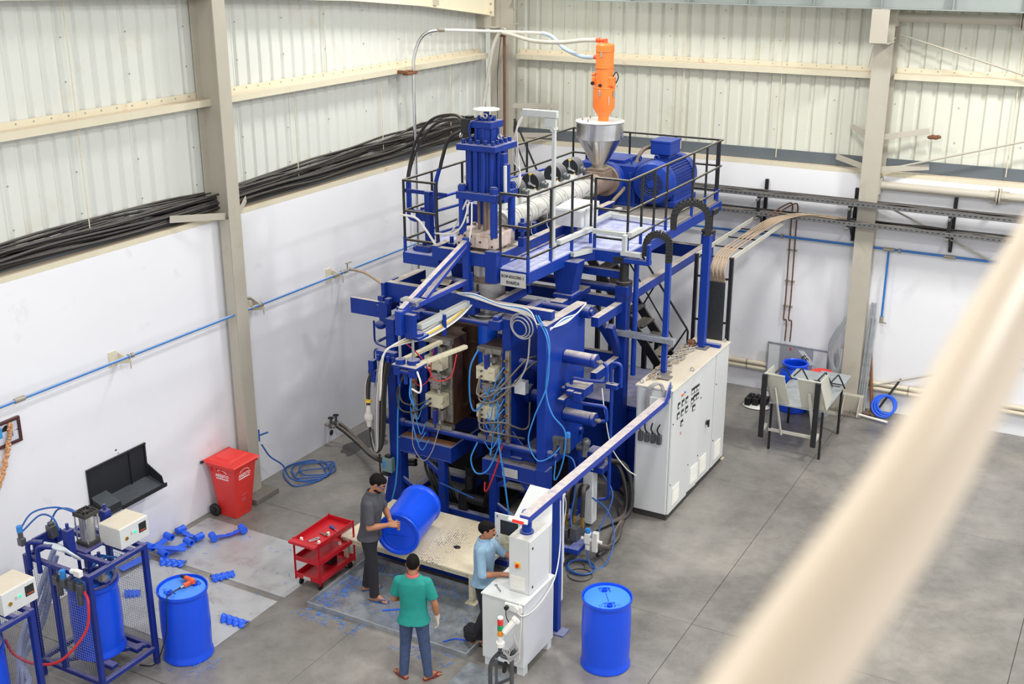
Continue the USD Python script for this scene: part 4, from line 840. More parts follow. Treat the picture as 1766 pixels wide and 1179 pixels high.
for dx in (-.26, .26):
    for dy in (-.26, .26):
        p = ac.part('column', cyl((ax + dx, ay + dy, 4.42), (ax + dx, ay + dy, 4.95), .055, n=18), 'machine_blue_clean')
        ac.part('column_nut', [cyl((ax + dx, ay + dy, 5.05), (ax + dx, ay + dy, 5.13), .065, n=18), cyl((ax + dx, ay + dy, 5.13), (ax + dx, ay + dy, 5.15), .05, n=18)], 'machine_blue', parent=p)
ac.part('piston_rod', [cyl((ax, ay, 4.4), (ax, ay, 4.95), .06, n=18)] + [cyl((ax + .12 * math.cos(a), ay + .12 * math.sin(a), 4.4), (ax + .12 * math.cos(a), ay + .12 * math.sin(a), 4.94), .02, n=8) for a in (.3, 1.9, 3.5, 5.0)], 'gear_brown')
ac.part('hot_block', [bx(ax - .36, ax + .3, ay - .3, ay + .3, 4.24, 4.46, .02), bx(ax - .4, ax - .3, ay - .2, ay + .2, 4.28, 4.4), bx(ax + .0, ax + .2, ay - .34, ay - .3, 4.26, 4.42)], 'hot_block')
ac.part('block_bolt', bolts([(ax + dx, ay - .3, z) for dx in (-.3, -.2, -.1, .25) for z in (4.29, 4.41)] + [(ax + .08, ay - .34, 4.35)], (0, -1, 0), .016, .015), 'plinth_black')
ac.part('bolt', [cyl((ax + dx, ay + dy, 4.46), (ax + dx, ay + dy, 4.5), .03, n=8) for dx in (-.3, .24) for dy in (-.14, .14)], 'gear_brown')
ac.part('neck', [cyl((ax, ay, 4.1), (ax, ay, 4.24), .22, n=32)], 'gear_brown')
for (r, z0, z1, m_) in ((.205, 3.78, 4.1, 'clad_steel'), (.2, 3.7, 3.78, 'gear_brown'), (.26, 3.48, 3.7, 'clad_steel'), (.255, 3.28, 3.475, 'clad_steel'), (.2, 3.16, 3.28, 'aluminium')):
    ac.part('heater_band', cyl((ax, ay, z0), (ax, ay, z1), r, n=40, c=.006), m_)
ac.part('band_clamp', [bx(ax - .03, ax + .0, ay - .275, ay - .2, 3.3, 3.69, .003)], 'plinth_black')
ac.part('die_ring', [cyl((ax, ay, 3.12), (ax, ay, 3.17), .3, n=40, c=.01), cyl((ax, ay, 3.2), (ax, ay, 3.24), .3, n=40, c=.01)], 'aluminium')
ac.part('hose_manifold', [bx(ax - .34, ax - .17, ay - .16, ay + .04, 5.84, 6.06, .01), bx(ax - .3, ax - .2, ay - .1, ay, 6.06, 6.09)], 'black_post')
ac.part('lifting_eye', [ring((ax - .27, ay - .26, 5.84), (1, 0, 0), .03, .01, 14, 6), ring((ax + .27, ay - .1, 5.84), (0, 1, 0), .03, .01, 14, 6), ring((ax + .06, ay - .14, 6.12), (0, 1, 0), .03, .01, 14, 6)], 'aluminium')
ac.part('plate_pipe', bent([(ax - .12, ay - .2, 5.76), (ax - .17, ay - .22, 5.9), (ax - .16, ay - .18, 6.02), (ax - .06, ay - .14, 6.06)], .012, .04), 'machine_blue')
ac.part('side_channel', [bx(ax + .28, ax + .34, ay - .1, ay + .02, 4.9, 5.6), bx(ax + .33, ax + .4, ay - .1, ay - .02, 5.06, 5.46)], 'machine_blue')
ac.part('position_sensor', [bx(ax + .36, ax + .4, ay - .16, ay - .12, 5.05, 5.45)], 'enamel')
ac.part('gauge', [cyl((ax - .3, ay - .02, 5.2), (ax - .28, ay - .08, 5.2), .055, n=18, c=.006)], 'mask_white')
solo('hydraulic_hose', 'thick black hose arching from the accumulator down to the left, outer of the two', 'hose', tube([(ax - .3, ay - .06, 5.98), (3.1, ay + .1, 6.06), (2.65, ay + .2, 5.95), (2.36, ay + .2, 5.62), (2.25, ay + .15, 5.2), (2.24, ay + .1, 4.98)], .022, 12), 'rubber')
solo('hydraulic_hose', 'thick black hose arching from the accumulator down to the left, middle one', 'hose', tube([(ax - .3, ay - .1, 5.93), (3.12, ay + .1, 6.0), (2.7, ay + .2, 5.88), (2.42, ay + .2, 5.58), (2.29, ay + .15, 5.25), (2.26, ay + .1, 5.0)], .02, 12), 'rubber')
solo('hydraulic_hose', 'short black hose curving from the accumulator to a blue pipe beside it', 'hose', tube([(ax - .34, ay - .1, 5.88), (3.12, ay - .1, 5.74), (3.0, ay - .1, 5.45), (2.96, ay - .1, 5.3)], .026, 12), 'rubber')
hp = Thing('hydraulic_pipework', 'blue hydraulic pipes and valves on the left of the platform by the accumulator', 'pipework', (2.6, -6.7, 4))
hp.part('pipe', bent([(2.95, -7.03, 5.3), (2.88, -7.03, 5.1), (2.84, -7.0, 4.8), (2.82, -6.9, 4.1)], .03), 'machine_blue_clean')
hp.part('pipe', bent([(2.25, -6.83, 5.0), (2.25, -6.83, 4.45), (2.4, -6.83, 4.42), (2.5, -6.83, 4.5)], .03), 'machine_blue_clean')
hp.part('pipe', bent([(2.29, -6.83, 5.0), (2.29, -6.83, 4.58), (2.5, -6.83, 4.55)], .02), 'machine_blue_clean')
hp.part('channel', [bx(2.58, 2.68, -6.9, -6.8, 4.0, 4.9), bx(2.18, 2.95, -6.86, -6.83, 4.84, 4.9), bx(2.48, 2.7, -6.9, -6.78, 4.0, 4.06)], 'machine_blue')
hp.part('valve_block', [bx(2.42, 2.58, -6.9, -6.75, 4.44, 4.6), bx(2.48, 2.52, -6.86, -6.8, 4.6, 4.64)], 'machine_blue')
for z in (4.2, 4.55, 4.75):
    hp.part('long_pipe', cyl((2.6, -6.7, z), (3.0, -3.6, z), .022, n=10), 'machine_blue_clean')
hp.part('ground_valve', [cyl((3.05, -7.0, 4.16), (3.2, -7.0, 4.16), .05), cyl((3.12, -7.0, 4.1), (3.12, -7.0, 4.3), .03), bx(3.06, 3.18, -7.05, -6.95, 4.05, 4.2), cyl((2.45, -7.0, 4.04), (2.6, -7.0, 4.04), .04), bx(2.5, 2.75, -7.05, -6.92, 4.0, 4.1), cyl((2.62, -6.98, 4.1), (2.62, -6.98, 4.16), .03)], 'machine_blue')
hp.part('cabinet', bx(2.75, 3.05, -5.9, -5.4, 4.0, 4.55), 'machine_blue')
for P_ in ([(ax - .15, ay - .33, 4.92), (3.4, -7.2, 4.7), (3.2, -7.1, 4.42), (3.0, -7.0, 4.3)], [(ax - .1, ay - .33, 4.92), (3.5, -7.3, 4.6), (3.3, -7.25, 4.42), (2.9, -7.1, 4.34)], [(ax - .06, ay - .33, 4.92), (ax - .04, ay - .38, 4.6), (ax - .06, ay - .42, 4.36)]):
    solo('heater_cable', 'white cable drooping from the lower plate of the accumulator', 'cable', tube(P_, .014, 6), 'cable_white', group='white cables under the accumulator plate')
solo('heater_cable', 'long white cable sagging along the left front railing to the die block', 'cable', tube([(2.3, -7.12, 4.56), (2.6, -7.16, 4.55), (2.8, -7.2, 4.4), (3.05, -7.25, 4.16), (3.3, -7.3, 4.1), (3.42, -7.26, 4.22)], .018, 8), 'cable_white')
for zz in (4.62, 4.4): solo('block_fitting', 'small blue bolt assembly beside the hot die block, ' + ('upper' if zz > 4.5 else 'lower'), 'fitting', [bx(4.08, 4.18, -6.72, -6.62, zz - .2, zz - .06), cyl((4.13, -6.67, zz - .06), (4.13, -6.67, zz + .0), .03, n=8)], 'machine_blue')
solo('chain_block', 'orange chain hoist hanging below the platform left of the die', 'hoist', [bx(3.42, 3.52, -6.75, -6.65, 3.5, 3.98, .03), ring((3.47, -6.7, 4.02), (0, 1, 0), .04, .012), cyl((3.47, -6.77, 3.7), (3.47, -6.62, 3.7), .08)], 'orange_red')

# --- extruder
ex = Thing('extruder', 'long white extruder barrel with gearbox running back from the accumulator', 'extruder', (3.68, -4.5, 4))
Z = 4.46
ex.part('barrel', [cyl((3.68, -6.63, Z), (3.68, -3.5, Z), .15, n=36)], 'insulation')
ex.part('nozzle_flange', [cyl((3.68, -6.6, Z), (3.68, -6.5, Z), .2, n=32), cyl((3.68, -6.45, Z), (3.68, -6.38, Z), .18, n=32)], 'insulation')
for y in np.arange(-6.2, -3.6, .52):
    p = ex.part('heater_zone', [cyl((3.68, y, Z), (3.68, y + .44, Z), .165, n=36, c=.006)], 'insulation')
    ex.part('clamp', [ring((3.68, y + d, Z), (0, 1, 0), .167, .006, 30, 6) for d in (.06, .38)], 'fitting', parent=p)
    ex.part('terminal', [bx(3.8, 3.9, y + .14, y + .28, Z - .16, Z - .08)], 'plinth_black', parent=p)
    ex.part('thermocouple_wire', tube([(3.84, y + .2, Z - .02), (3.95, y + .15, Z + .05), (3.98, y + .1, Z - .2), (4.1, y + .1, 4.22)], .008, 6), 'cable_grey', parent=p)
ex.part('feed_throat', [cyl((3.68, -3.5, Z), (3.68, -2.85, Z), .19, n=32), cyl((3.68, -2.86, Z), (3.68, -2.78, Z), .27, n=32), bx(3.5, 3.86, -3.26, -2.9, 4.5, 4.68)], 'gear_brown')
ex.part('gear_flange', [cyl((3.68, -2.78, Z), (3.68, -2.6, Z), .3, n=36, c=.02)], 'motor_blue')
ex.part('gearbox', [bx(3.1, 4.16, -2.6, -1.75, 4.02, 4.72, .02), bx(3.06, 4.2, -2.56, -1.8, 4.6, 4.66), bx(3.3, 3.9, -2.5, -1.85, 4.72, 4.78), bx(3.05, 4.22, -2.62, -1.72, 4.0, 4.05)], 'motor_blue')
ex.part('gearbox_rib', [bx(4.16, 4.19, y, y + .05, 4.05, 4.6) for y in (-2.5, -2.3, -2.1, -1.9)] + [bx(x, x + .05, -2.63, -2.6, 4.05, 4.6) for x in (3.2, 4.05)], 'motor_blue')
ex.part('lifting_eye', [ring((x, y, 4.78), (1, 0, 0), .04, .013, 16, 6) for x, y in ((3.2, -2.5), (3.3, -2.45), (4.05, -2.5), (4.08, -2.2))], 'motor_blue')
for i, y in enumerate((-6.3, -5.72, -5.08, -4.3, -3.66)):
    p = ex.part('blower', [cyl((3.42, y - .02, 4.79), (3.42, y + .2, 4.79), .165, n=28, c=.01), cyl((3.55, y + .07, 4.78), (3.68, y + .07, 4.76), .045, n=14), cyl((3.6, y + .07, 4.77), (3.64, y + .07, 4.77), .06, n=14)], 'blower_grey')
    ex.part('blower_face', [cyl((3.42, y - .03, 4.79), (3.42, y - .018, 4.79), .156, n=28), bx(3.4, 3.54, y - .03, y - .02, 4.68, 4.76)], 'blower_black', parent=p)
    ex.part('damper_lever', [cyl((3.42, y - .05, 4.79), (3.42, y - .03, 4.79), .03, n=12), beam((3.42, y - .05, 4.79), (3.54, y - .08, 4.76), .03, .02), beam((3.42, y - .04, 4.79), (3.42, y - .04, 4.93), .02, .012)], 'aluminium', parent=p)
    ex.part('latch', [bx(3.4, 3.45, y - .05, y - .03, 4.92, 4.95), bx(3.5, 3.53, y - .035, y - .03, 4.68, 4.72)], 'yellow', parent=p)
    ex.part('air_duct', prism([(-.24, 0), (.24, 0), (.15, .24), (-.15, .24)], (3.3, y + .07, 4.46), (0, 1, 0), (0, 0, 1), .24), 'enamel', parent=p)
ex.part('stand', [bx(3.5, 3.86, y, y + .1, 4.02, 4.34) for y in (-5.8, -4.4)], 'machine_blue')
# --- motor
mo = Thing('electric_motor', 'big blue electric motor with cooling fins and a fan grille at the platform rear', 'motor', (4.38, -1.9, 4))
mx, mz = 4.5, 4.45
mo.part('body', [cyl((mx, -2.4, mz), (mx, -1.4, mz), .32, n=36)], 'motor_blue')
mo.part('fin', [beam((mx + .335 * math.cos(a), -2.4, mz + .335 * math.sin(a)), (mx + .335 * math.cos(a), -1.55, mz + .335 * math.sin(a)), .008, .05, up=(math.cos(a), 0, math.sin(a)), c=0) for a in np.arange(44) * 2 * PI / 44], 'motor_blue', kind='stuff')
mo.part('end_bell', [lathe([(.22, 0), (.34, .03), (.385, .1), (.385, .22), (.34, .25)], (mx, -2.7, mz), (0, 1, 0), 40)], 'motor_blue')
mo.part('fan_grille', [ring((mx, -2.705, mz), (0, 1, 0), r, .006, 30, 5) for r in (.07, .11, .15, .19, .22)] + [beam((mx + .04 * math.cos(a), -2.705, mz + .04 * math.sin(a)), (mx + .22 * math.cos(a), -2.705, mz + .22 * math.sin(a)), .008, .008, c=0) for a in np.arange(12) * PI / 6], 'motor_blue')
mo.part('hub', [cyl((mx, -2.72, mz), (mx, -2.7, mz), .06, n=20)], 'motor_blue')
mo.part('grille_dark', [cyl((mx, -2.702, mz), (mx, -2.7, mz), .222, n=30)], 'blower_black')
mo.part('rear_cowl', [cyl((mx, -1.56, mz), (mx, -1.38, mz), .36, n=36, c=.02)], 'motor_blue')
mo.part('terminal_box', [bx(mx - .24, mx + .14, -2.2, -1.72, mz + .42, mz + .66, .015), bx(mx - .18, mx + .08, -2.12, -1.8, mz + .3, mz + .42), bx(mx - .25, mx + .15, -2.21, -1.71, mz + .63, mz + .67)], 'motor_blue')
mo.part('lifting_eye', ring((mx - .05, -2.35, mz + .4), (0, 1, 0), .04, .013, 16, 6), 'motor_blue')
mo.part('foot', [bx(mx - .36, mx + .36, -2.45, -1.42, 4.02, 4.12), bx(mx - .32, mx - .24, -2.4, -1.5, 4.1, 4.3), bx(mx + .24, mx + .32, -2.4, -1.5, 4.1, 4.3)], 'motor_blue')
solo('motor_conduit', 'grey corrugated conduit from the motor terminal box down to the deck', 'conduit', tube([(4.22, -2.0, 4.98), (4.08, -2.15, 4.9), (4.0, -2.35, 4.55), (3.95, -2.6, 4.3), (3.9, -2.9, 4.15), (3.95, -3.2, 4.06)], .035, 12), 'gear_brown')
# --- hopper and loader
hx, hy = 3.68, -3.07
ho = Thing('hopper', 'shiny stainless steel conical hopper on the extruder feed throat', 'hopper', (hx, hy, 4.68))
ho.part('cone', lathe([(.105, 4.72), (.11, 4.76), (.38, 5.23), (.4, 5.24), (.405, 5.5), (.41, 5.52)], (hx, hy, 0), n=48), 'stainless')
ho.part('lid', [cyl((hx, hy, 5.52), (hx, hy, 5.535), .42, n=48, c=.004)], 'enamel')
ho.part('lid_bolt', [cyl((hx + .3 * math.cos(a), hy + .3 * math.sin(a), 5.535), (hx + .3 * math.cos(a), hy + .3 * math.sin(a), 5.58), .012, n=8) for a in (3.6, 4.4, 2.6)], 'fitting')
ho.part('base_flange', [bx(hx - .16, hx + .16, hy - .16, hy + .16, 4.68, 4.73)], 'gear_brown')
ho.part('sight_glass', beam((hx - .09, hy - .26, 5.12), (hx - .03, hy - .12, 4.86), .03, .006, up=(0, -1, 1)), 'lens_blue')
lo = Thing('vacuum_loader', 'bright orange cylindrical vacuum loader standing on the hopper lid', 'loader', (hx + .05, hy, 5.53))
lx = hx + .06
lo.part('lower_body', lathe([(.09, 5.535), (.09, 5.6), (.1, 5.62), (.185, 5.76), (.185, 6.08), (.17, 6.1)], (lx, hy, 0), n=40), 'loader_orange')
lo.part('middle_body', lathe([(.15, 6.08), (.15, 6.4), (.16, 6.42)], (lx, hy, 0), n=40), 'loader_orange')
lo.part('top_body', lathe([(.15, 6.42), (.15, 6.68), (.155, 6.69), (.155, 6.78), (.14, 6.8), (.05, 6.82)], (lx, hy, 0), n=40), 'loader_orange')
lo.part('clamp_band', [ring((lx, hy, z), (0, 0, 1), r, .008, 36, 6) for z, r in ((6.42, .158), (6.09, .183), (6.69, .157))], 'loader_orange')
lo.part('inlet_elbow', [cyl((lx, hy, 6.8), (lx, hy, 6.88), .04), cyl((lx + .02, hy, 6.86), (lx - .14, hy, 6.86), .035), cyl((lx - .1, hy, 6.86), (lx - .16, hy, 6.86), .045), cyl((lx - .15, hy, 6.58), (lx - .2, hy, 6.58), .035)], 'orange_red')
lo.part('side_housing', [bx(lx + .1, lx + .22, hy - .1, hy, 6.12, 6.28, .02), cyl((lx - .15, hy - .05, 6.3), (lx - .2, hy - .06, 6.3), .03), bx(lx - .2, lx - .13, hy - .09, hy - .02, 6.12, 6.26, .015)], 'loader_orange')
lo.part('latch', [bx(lx - .01, lx + .02, hy - .2, hy - .185, 5.96, 6.06), bx(lx - .01, lx + .02, hy - .165, hy - .15, 6.6, 6.68), bx(lx + .19, lx + .2, hy - .05, hy + .02, 5.94, 6.04)], 'aluminium')
lo.part('black_knob', [cyl((lx - .17, hy - .12, 6.16), (lx - .17, hy - .08, 6.16), .03, n=12), cyl((lx + .0, hy - .19, 6.14), (lx, hy - .15, 6.14), .025, n=12)], 'black_post')
lo.part('power_lead', tube([(lx + .18, hy - .06, 6.28), (lx + .24, hy - .06, 6.36), (lx + .28, hy - .06, 6.28), (lx + .24, hy - .06, 6.18)], .01, 6), 'rubber')
lo.part('label', [bx(lx + .14, lx + .15, hy - .13, hy - .09, 5.82, 5.96, 0)], 'label_silver')

# --- conveying pipes overhead
solo('conveying_riser', 'bright steel riser pipe that curves over from the left wall towards the loader', 'pipe', tube([(.16, -3.47, 2.3), (.16, -3.46, 4.5), (.16, -3.46, 6.1), (.17, -3.44, 6.45), (.24, -3.38, 6.72), (.36, -3.3, 6.87), (.52, -3.16, 6.92)], .03, 14, 8), 'chrome')
solo('riser_clamp', 'rusty clamp bracket holding the steel riser to the wall rail', 'bracket', [bx(0, .2, -3.74, -3.68, 6.18, 6.24), bx(.02, .22, -3.52, -3.4, 6.18, 6.22), bx(.1, .22, -3.72, -3.42, 6.16, 6.2)], 'rusty_brown')
cp = Thing('conveying_pipe', 'white conveying pipe running overhead from the riser across the corner', 'pipe', (1, -2, 6.8))
cp.part('pipe', tube([(.52, -3.16, 6.92), (.53, -.84, 6.74), (1.72, -1.4, 6.79)], .028, 12, smooth=False), 'white_plastic')
cp.part('coupling', [cyl((.52, -3.2, 6.92), (.522, -3.0, 6.905), .036)], 'fitting')
cp.part('hook', [ring((.55, -.85, 6.76), (0, 1, 0), .05, .01, 14, 6)], 'aluminium')
solo('loader_hose', 'pale blue hose sweeping from the white pipe down to the side of the orange loader', 'hose', tube([(1.7, -1.4, 6.79), (1.95, -1.5, 6.74), (2.4, -1.9, 6.58), (3.0, -2.5, 6.53), (3.35, -2.85, 6.55), (3.56, -3.05, 6.58)], .036, 12), 'hose_lightblue')
solo('loader_hose', 'cream hose running from the corner pole to the top of the orange loader', 'hose', tube([(.56, -.9, 6.72), (.9, -1.1, 6.7), (1.6, -1.6, 6.66), (2.5, -2.3, 6.72), (3.2, -2.8, 6.82), (3.62, -3.07, 6.86)], .036, 12), 'hose_pale')
solo('drop_hose', 'cream hose hanging from the corner pole down behind the accumulator', 'hose', tube([(.52, -.84, 6.74), (.42, -.84, 6.66), (.3, -.84, 6.4), (.18, -.84, 5.85), (-.02 + .1, -.84, 5.3), (.0, -.9, 5.0), (.02, -1.2, 4.75)], .036, 12), 'hose_pale')
solo('corner_pole', 'thin orange-brown painted pole standing in front of the corner column', 'pole', [cyl((.46, -.66, 0), (.46, -.66, 6.7), .028, n=12), bx(.38, .5, -.7, -.64, 6.62, 6.7)], 'copper_pipe')
solo('hanging_cable', 'thin black cable hanging beside the orange-brown corner pole', 'cable', tube([(.42, -.7, 6.7), (.36, -.75, 6.0), (.35, -.75, 5.2), (.34, -.75, 4.4)], .008, 6), 'cable_black')
# black diagonal wall stays behind the extruder
for i, x in enumerate((1.05, 2.6)):
    solo('wall_stay', f'black triangular stay frame on the back wall behind the extruder, {["left", "right"][i]} one', 'frame', [cyl((x, -1.3, 4.0), (x, -1.3, 5.15), .02, n=8), cyl((x, -1.32, 5.15), (x + .55, -1.32, 4.1), .02, n=8), cyl((x + .02, -1.3, 4.7), (x + .3, -1.3, 4.1), .016, n=8)], 'black_post')

# --- take-out arm with gripper
ta = Thing('takeout_arm', 'blue triangulated take-out arm reaching forward from the press with a cable duct', 'robot arm', (3.59, -8.2, 3.6))
X = 3.59
ta.part('post', [bx(X - .05, X + .05, -7.4, -7.32, 3.5, 4.42), bx(X - .08, X + .08, -7.34, -7.3, 3.4, 3.9)], 'machine_blue_clean')
ta.part('boom', beam((X, -9.1, 3.77), (X, -7.35, 3.77), .08, .07), 'arm_blue')
ta.part('upper_brace', beam((X, -9.06, 3.79), (X, -7.36, 4.36), .08, .07), 'arm_blue')
ta.part('upper_brace', beam((X, -8.5, 3.8), (X, -7.36, 4.3), .08, .06), 'arm_blue')
ta.part('end_post', [bx(X - .05, X + .05, -9.14, -9.02, 3.46, 3.8)], 'machine_blue_clean')
ta.part('side_plate', [bx(X + .05, X + .2, -9.06, -8.98, 3.42, 3.75), bx(X + .02, X + .24, -9.0, -8.76, 3.38, 3.42), cyl((X + .14, -8.9, 3.42), (X + .14, -8.9, 3.46), .09, n=20)], 'machine_blue')
ta.part('slide_bracket', [bx(X - .1, X + .12, -8.86, -8.8, 3.8, 3.88), cyl((X - .07, -8.83, 3.5), (X - .07, -8.83, 3.8), .02, n=10), bx(X - .12, X + .14, -8.9, -8.76, 3.86, 3.9)], 'aluminium')
ta.part('cable_duct', [bx(X + .02, X + .12, -8.75, -7.3, 3.44, 3.52), bx(X + .0, X + .14, -7.34, -7.26, 3.42, 3.54)], 'duct_white')
for i in range(6):
    ta.part('cable', tube([(X + .02 + .025 * i, -7.3, 3.5 + .01 * (i % 2)), (X + .05 + .02 * i, -7.9, 3.42 - .014 * i), (X + .05 + .015 * i, -8.6, 3.38 - .016 * i), (X - .02, -9.05, 3.36 - .01 * i), (X - .16, -9.25, 3.22), (X - .24, -9.26, 2.9 - .05 * i), (X - .3, -9.2, 2.5)], .013, 6), ('cable_white', 'cable_grey', 'cable_white', 'yellow', 'cable_grey', 'cable_white')[i])
ta.part('cable_clip', bx(X + .1, X + .16, -8.22, -8.18, 3.2, 3.52), 'machine_blue')
for x, y in ((3.5, -8.98), (3.66, -8.9)):
    ta.part('guide_rod', cyl((x, y, 2.98), (x, y, 3.5), .02, n=12), 'chrome')
ta.part('rod_clamp', [cyl((3.5, -8.98, 3.0), (3.5, -8.98, 3.07), .07, n=20), cyl((3.66, -8.9, 3.0), (3.66, -8.9, 3.06), .09, n=20), ball((3.5, -8.98, 3.46), .06, 1)], 'machine_blue')
ta.part('gripper_plate', bx(3.4, 3.8, -9.06, -8.78, 2.97, 3.0), 'dusty_blue')
ta.part('gripper_cylinder', [cyl((3.44, -9.0, 2.9), (3.74, -9.0, 2.9), .035, n=12), bx(3.42, 3.52, -9.04, -8.9, 2.84, 2.96), bx(3.66, 3.76, -9.04, -8.9, 2.84, 2.96), cyl((3.58, -8.98, 2.72), (3.58, -8.98, 2.9), .03, n=10), cyl((3.48, -9.0, 2.7), (3.48, -9.0, 2.86), .02, n=10)], 'machine_blue')
ta.part('gripper_finger', beam((3.44, -8.95, 3.0), (3.5, -7.95, 3.0), .07, .05), 'block_cream')
ta.part('gripper_finger', beam((3.72, -8.95, 3.0), (3.92, -7.95, 3.0), .07, .05), 'block_cream')
ta.part('hose', tube([(3.78, -9.0, 2.94), (3.86, -9.04, 2.8), (3.84, -9.04, 2.66), (3.7, -9.02, 2.68)], .014, 8), 'cable_white')
ta.part('hose', tube([(3.7, -9.0, 2.9), (3.66, -9.02, 2.6), (3.68, -8.95, 2.4)], .012, 6), 'air_blue')
ta.part('hose', tube([(3.5, -8.9, 3.3), (3.62, -8.7, 3.05), (3.72, -8.6, 2.8), (3.8, -8.55, 2.66), (3.94, -8.4, 2.7), (3.98, -8.3, 3.0)], .009, 8), 'hose_red')
# hose bundle on the left front of the press, with the wrapped white sensor
for i, (m_, w) in enumerate([('rubber', .016), ('rubber', .015), ('hose_brown', .014), ('rubber', .015), ('cable_grey', .013), ('cable_white', .009), ('cable_grey', .011)]):
    solo('drop_hose', 'hose in the bundle hanging in a loop at the left front of the press', 'hose', tube([(2.62 - .035 * i, -7.95, 2.62), (2.5 - .03 * i, -7.94, 2.1), (2.44 - .03 * i, -7.92, 1.5), (2.36 - .02 * i, -7.9, 1.1 - .02 * i), (2.22 - .01 * i, -7.88, .96 + .03 * i), (2.14, -7.88, 1.15 + .02 * i), (2.13 - .01 * i, -7.88, 1.6), (2.14 - .015 * i, -7.86, 2.05), (2.2, -7.84, 2.35)], w, 8, 6), m_, group='hose bundle at the left of the press')
solo('wrapped_joint', 'joint wrapped in white plastic film on the hose bundle left of the press', 'joint', [ball((2.16, -7.94, 1.56), .075, 2, (.95, .95, 1.15)), cyl((2.16, -7.94, 1.4), (2.16, -7.94, 1.5), .03, .05), cyl((2.16, -7.94, 1.62), (2.16, -7.94, 1.74), .05, .03)], 'mask_white')
solo('hose_tape', 'yellow tape band on the hanging hoses left of the press', 'tape', cyl((2.13, -7.89, 1.78), (2.13, -7.89, 1.82), .05, n=14), 'yellow')
Thing('hose_rack', 'row of small blue valves carrying the hanging hoses at the left front', 'valve rack', (2.4, -7.9, 2.1)).part('valve', [bx(2.38, 2.72, -8.0, -7.9, 2.6, 2.7)] + [bx(2.4 + .09 * i, 2.45 + .09 * i, -8.02, -7.9, 2.54, 2.64) for i in range(4)] + [bx(2.14, 2.24, -7.88, -7.78, 2.3, 2.46), bx(2.12, 2.26, -7.86, -7.8, 2.1, 2.3)], 'machine_blue')
for i in range(2):
    solo('cooling_hose', f'thick black hose from the wall valves across the floor to the press, {["upper", "lower"][i]} one', 'hose', tube([(.22, -6.17 - .1 * i, .38), (.42, -6.2 - .08 * i, .3), (.8, -6.35 - .05 * i, .2), (1.3, -6.7 - .03 * i, .22), (1.9, -7.1, .45 - .06 * i), (2.5, -7.2, .6 - .06 * i)], .036, 10, 6), 'rubber')
vs = Thing('wall_valve', 'black and brass water valves on the left wall feeding the black hoses', 'valve', (.1, -6.2, .5))
for y in (-6.16, -6.3):
    vs.part('pipe', cyl((0, y, .38), (.22, y - .03, .38), .03, n=12), 'fitting')
    vs.part('body', [ball((.14, y - .02, .38), .05, 1), cyl((.14, y - .02, .38), (.14, y - .02, .52), .02, n=10)], 'pump_grey')
    vs.part('handwheel', [ring((.14, y - .02, .53), (0, 0, 1), .045, .01, 16, 6), bx(.095, .185, y - .028, y - .012, .522, .538)], 'black_post')
solo('wall_hole', 'round dark drain hole low in the left wall', 'hole', cyl((.0, -6.15, .16), (.004, -6.15, .16), .05, n=20), 'opening_black')

# ================================================================== CABINETS AND CONSOLE
cb = Thing('electrical_cabinet', 'long tall white electrical cabinet with meters on its doors, right of the press', 'cabinet', (6.08, -4.85, 0))
cb.part('plinth', bx(5.8, 6.34, -6.09, -3.6, 0, .1), 'plinth_black')
cb.part('body', [bx(5.79, 6.34, -6.11, -3.58, .1, 2.13, .008)], 'enamel')
cb.part('roof', [bx(5.77, 6.38, -6.13, -3.56, 2.13, 2.16, .006)], 'enamel_dusty')
cb.part('side_panel', [bx(5.82, 6.33, -6.13, -6.11, .12, 2.12, .004)], 'enamel')
def door(y0, y1, turn, meters=(), vent=True, handle=None):
    """a door on the +x face, hinged at y1"""
    def W(mesh):
        v, f = mesh; a = math.radians(-turn); o = np.array([6.345, y1, 0]); w = v - o
        R = np.array([[math.cos(a), -math.sin(a), 0], [math.sin(a), math.cos(a), 0], [0, 0, 1]])
        return w @ R.T + o, f
    p = cb.part('door', W(bx(6.345, 6.37, y0, y1, .11, 2.11, .005)), 'enamel')
    for (y, z) in meters:
        q = cb.part('meter', W(bx(6.37, 6.378, y - .05, y + .05, z - .05, z + .05, .002)), 'meter_dark', parent=p)
        cb.part('meter_face', W(bx(6.378, 6.381, y - .036, y + .036, z - .034, z + .012, 0)), 'enamel', parent=p)
    if vent: cb.part('vent_grille', W(cat([bx(6.37, 6.382, y0 + .14, y0 + .42, .2, .5, .004)] + [bx(6.382, 6.386, y0 + .16, y0 + .4, z, z + .008, 0) for z in np.arange(.23, .48, .028)])), 'white_plastic', parent=p)
    for z in (.6, 1.6): cb.part('lock', W(cyl((6.37, y0 + .04, z), (6.378, y0 + .04, z), .012, n=10)), 'plinth_black', parent=p)
    return p, W
p1, W1 = door(-6.1, -5.32, 0, [(-5.85, 1.83), (-5.68, 1.82), (-5.52, 1.81), (-5.86, 1.67), (-5.69, 1.66), (-5.51, 1.65), (-5.69, 1.49)])
for i, m_ in enumerate(('light_red', 'light_amber', 'lens_blue')):
    cb.part('pilot_lamp', cyl((6.37, -5.74 + .055 * i, 1.96 + .005 * i), (6.385, -5.74 + .055 * i, 1.96 + .005 * i), .017, n=12), m_, parent=p1)
cb.part('sticker', bx(6.3705, 6.3715, -5.74, -5.69, 1.3, 1.35, 0), 'collar_pink', parent=p1)
door(-5.29, -4.9, 4, [(-5.22, 1.84), (-5.12, 1.84), (-5.02, 1.84), (-5.22, 1.68), (-5.12, 1.7), (-5.02, 1.7), (-5.14, 1.54)])
p3, W3 = door(-4.88, -4.24, 1.2)
cb.part('rotary_handle', [cyl((6.38, -4.54, 1.07), (6.4, -4.54, 1.07), .04, n=16), bx(6.4, 6.42, -4.56, -4.52, 1.0, 1.12)], 'black_post', parent=p3)
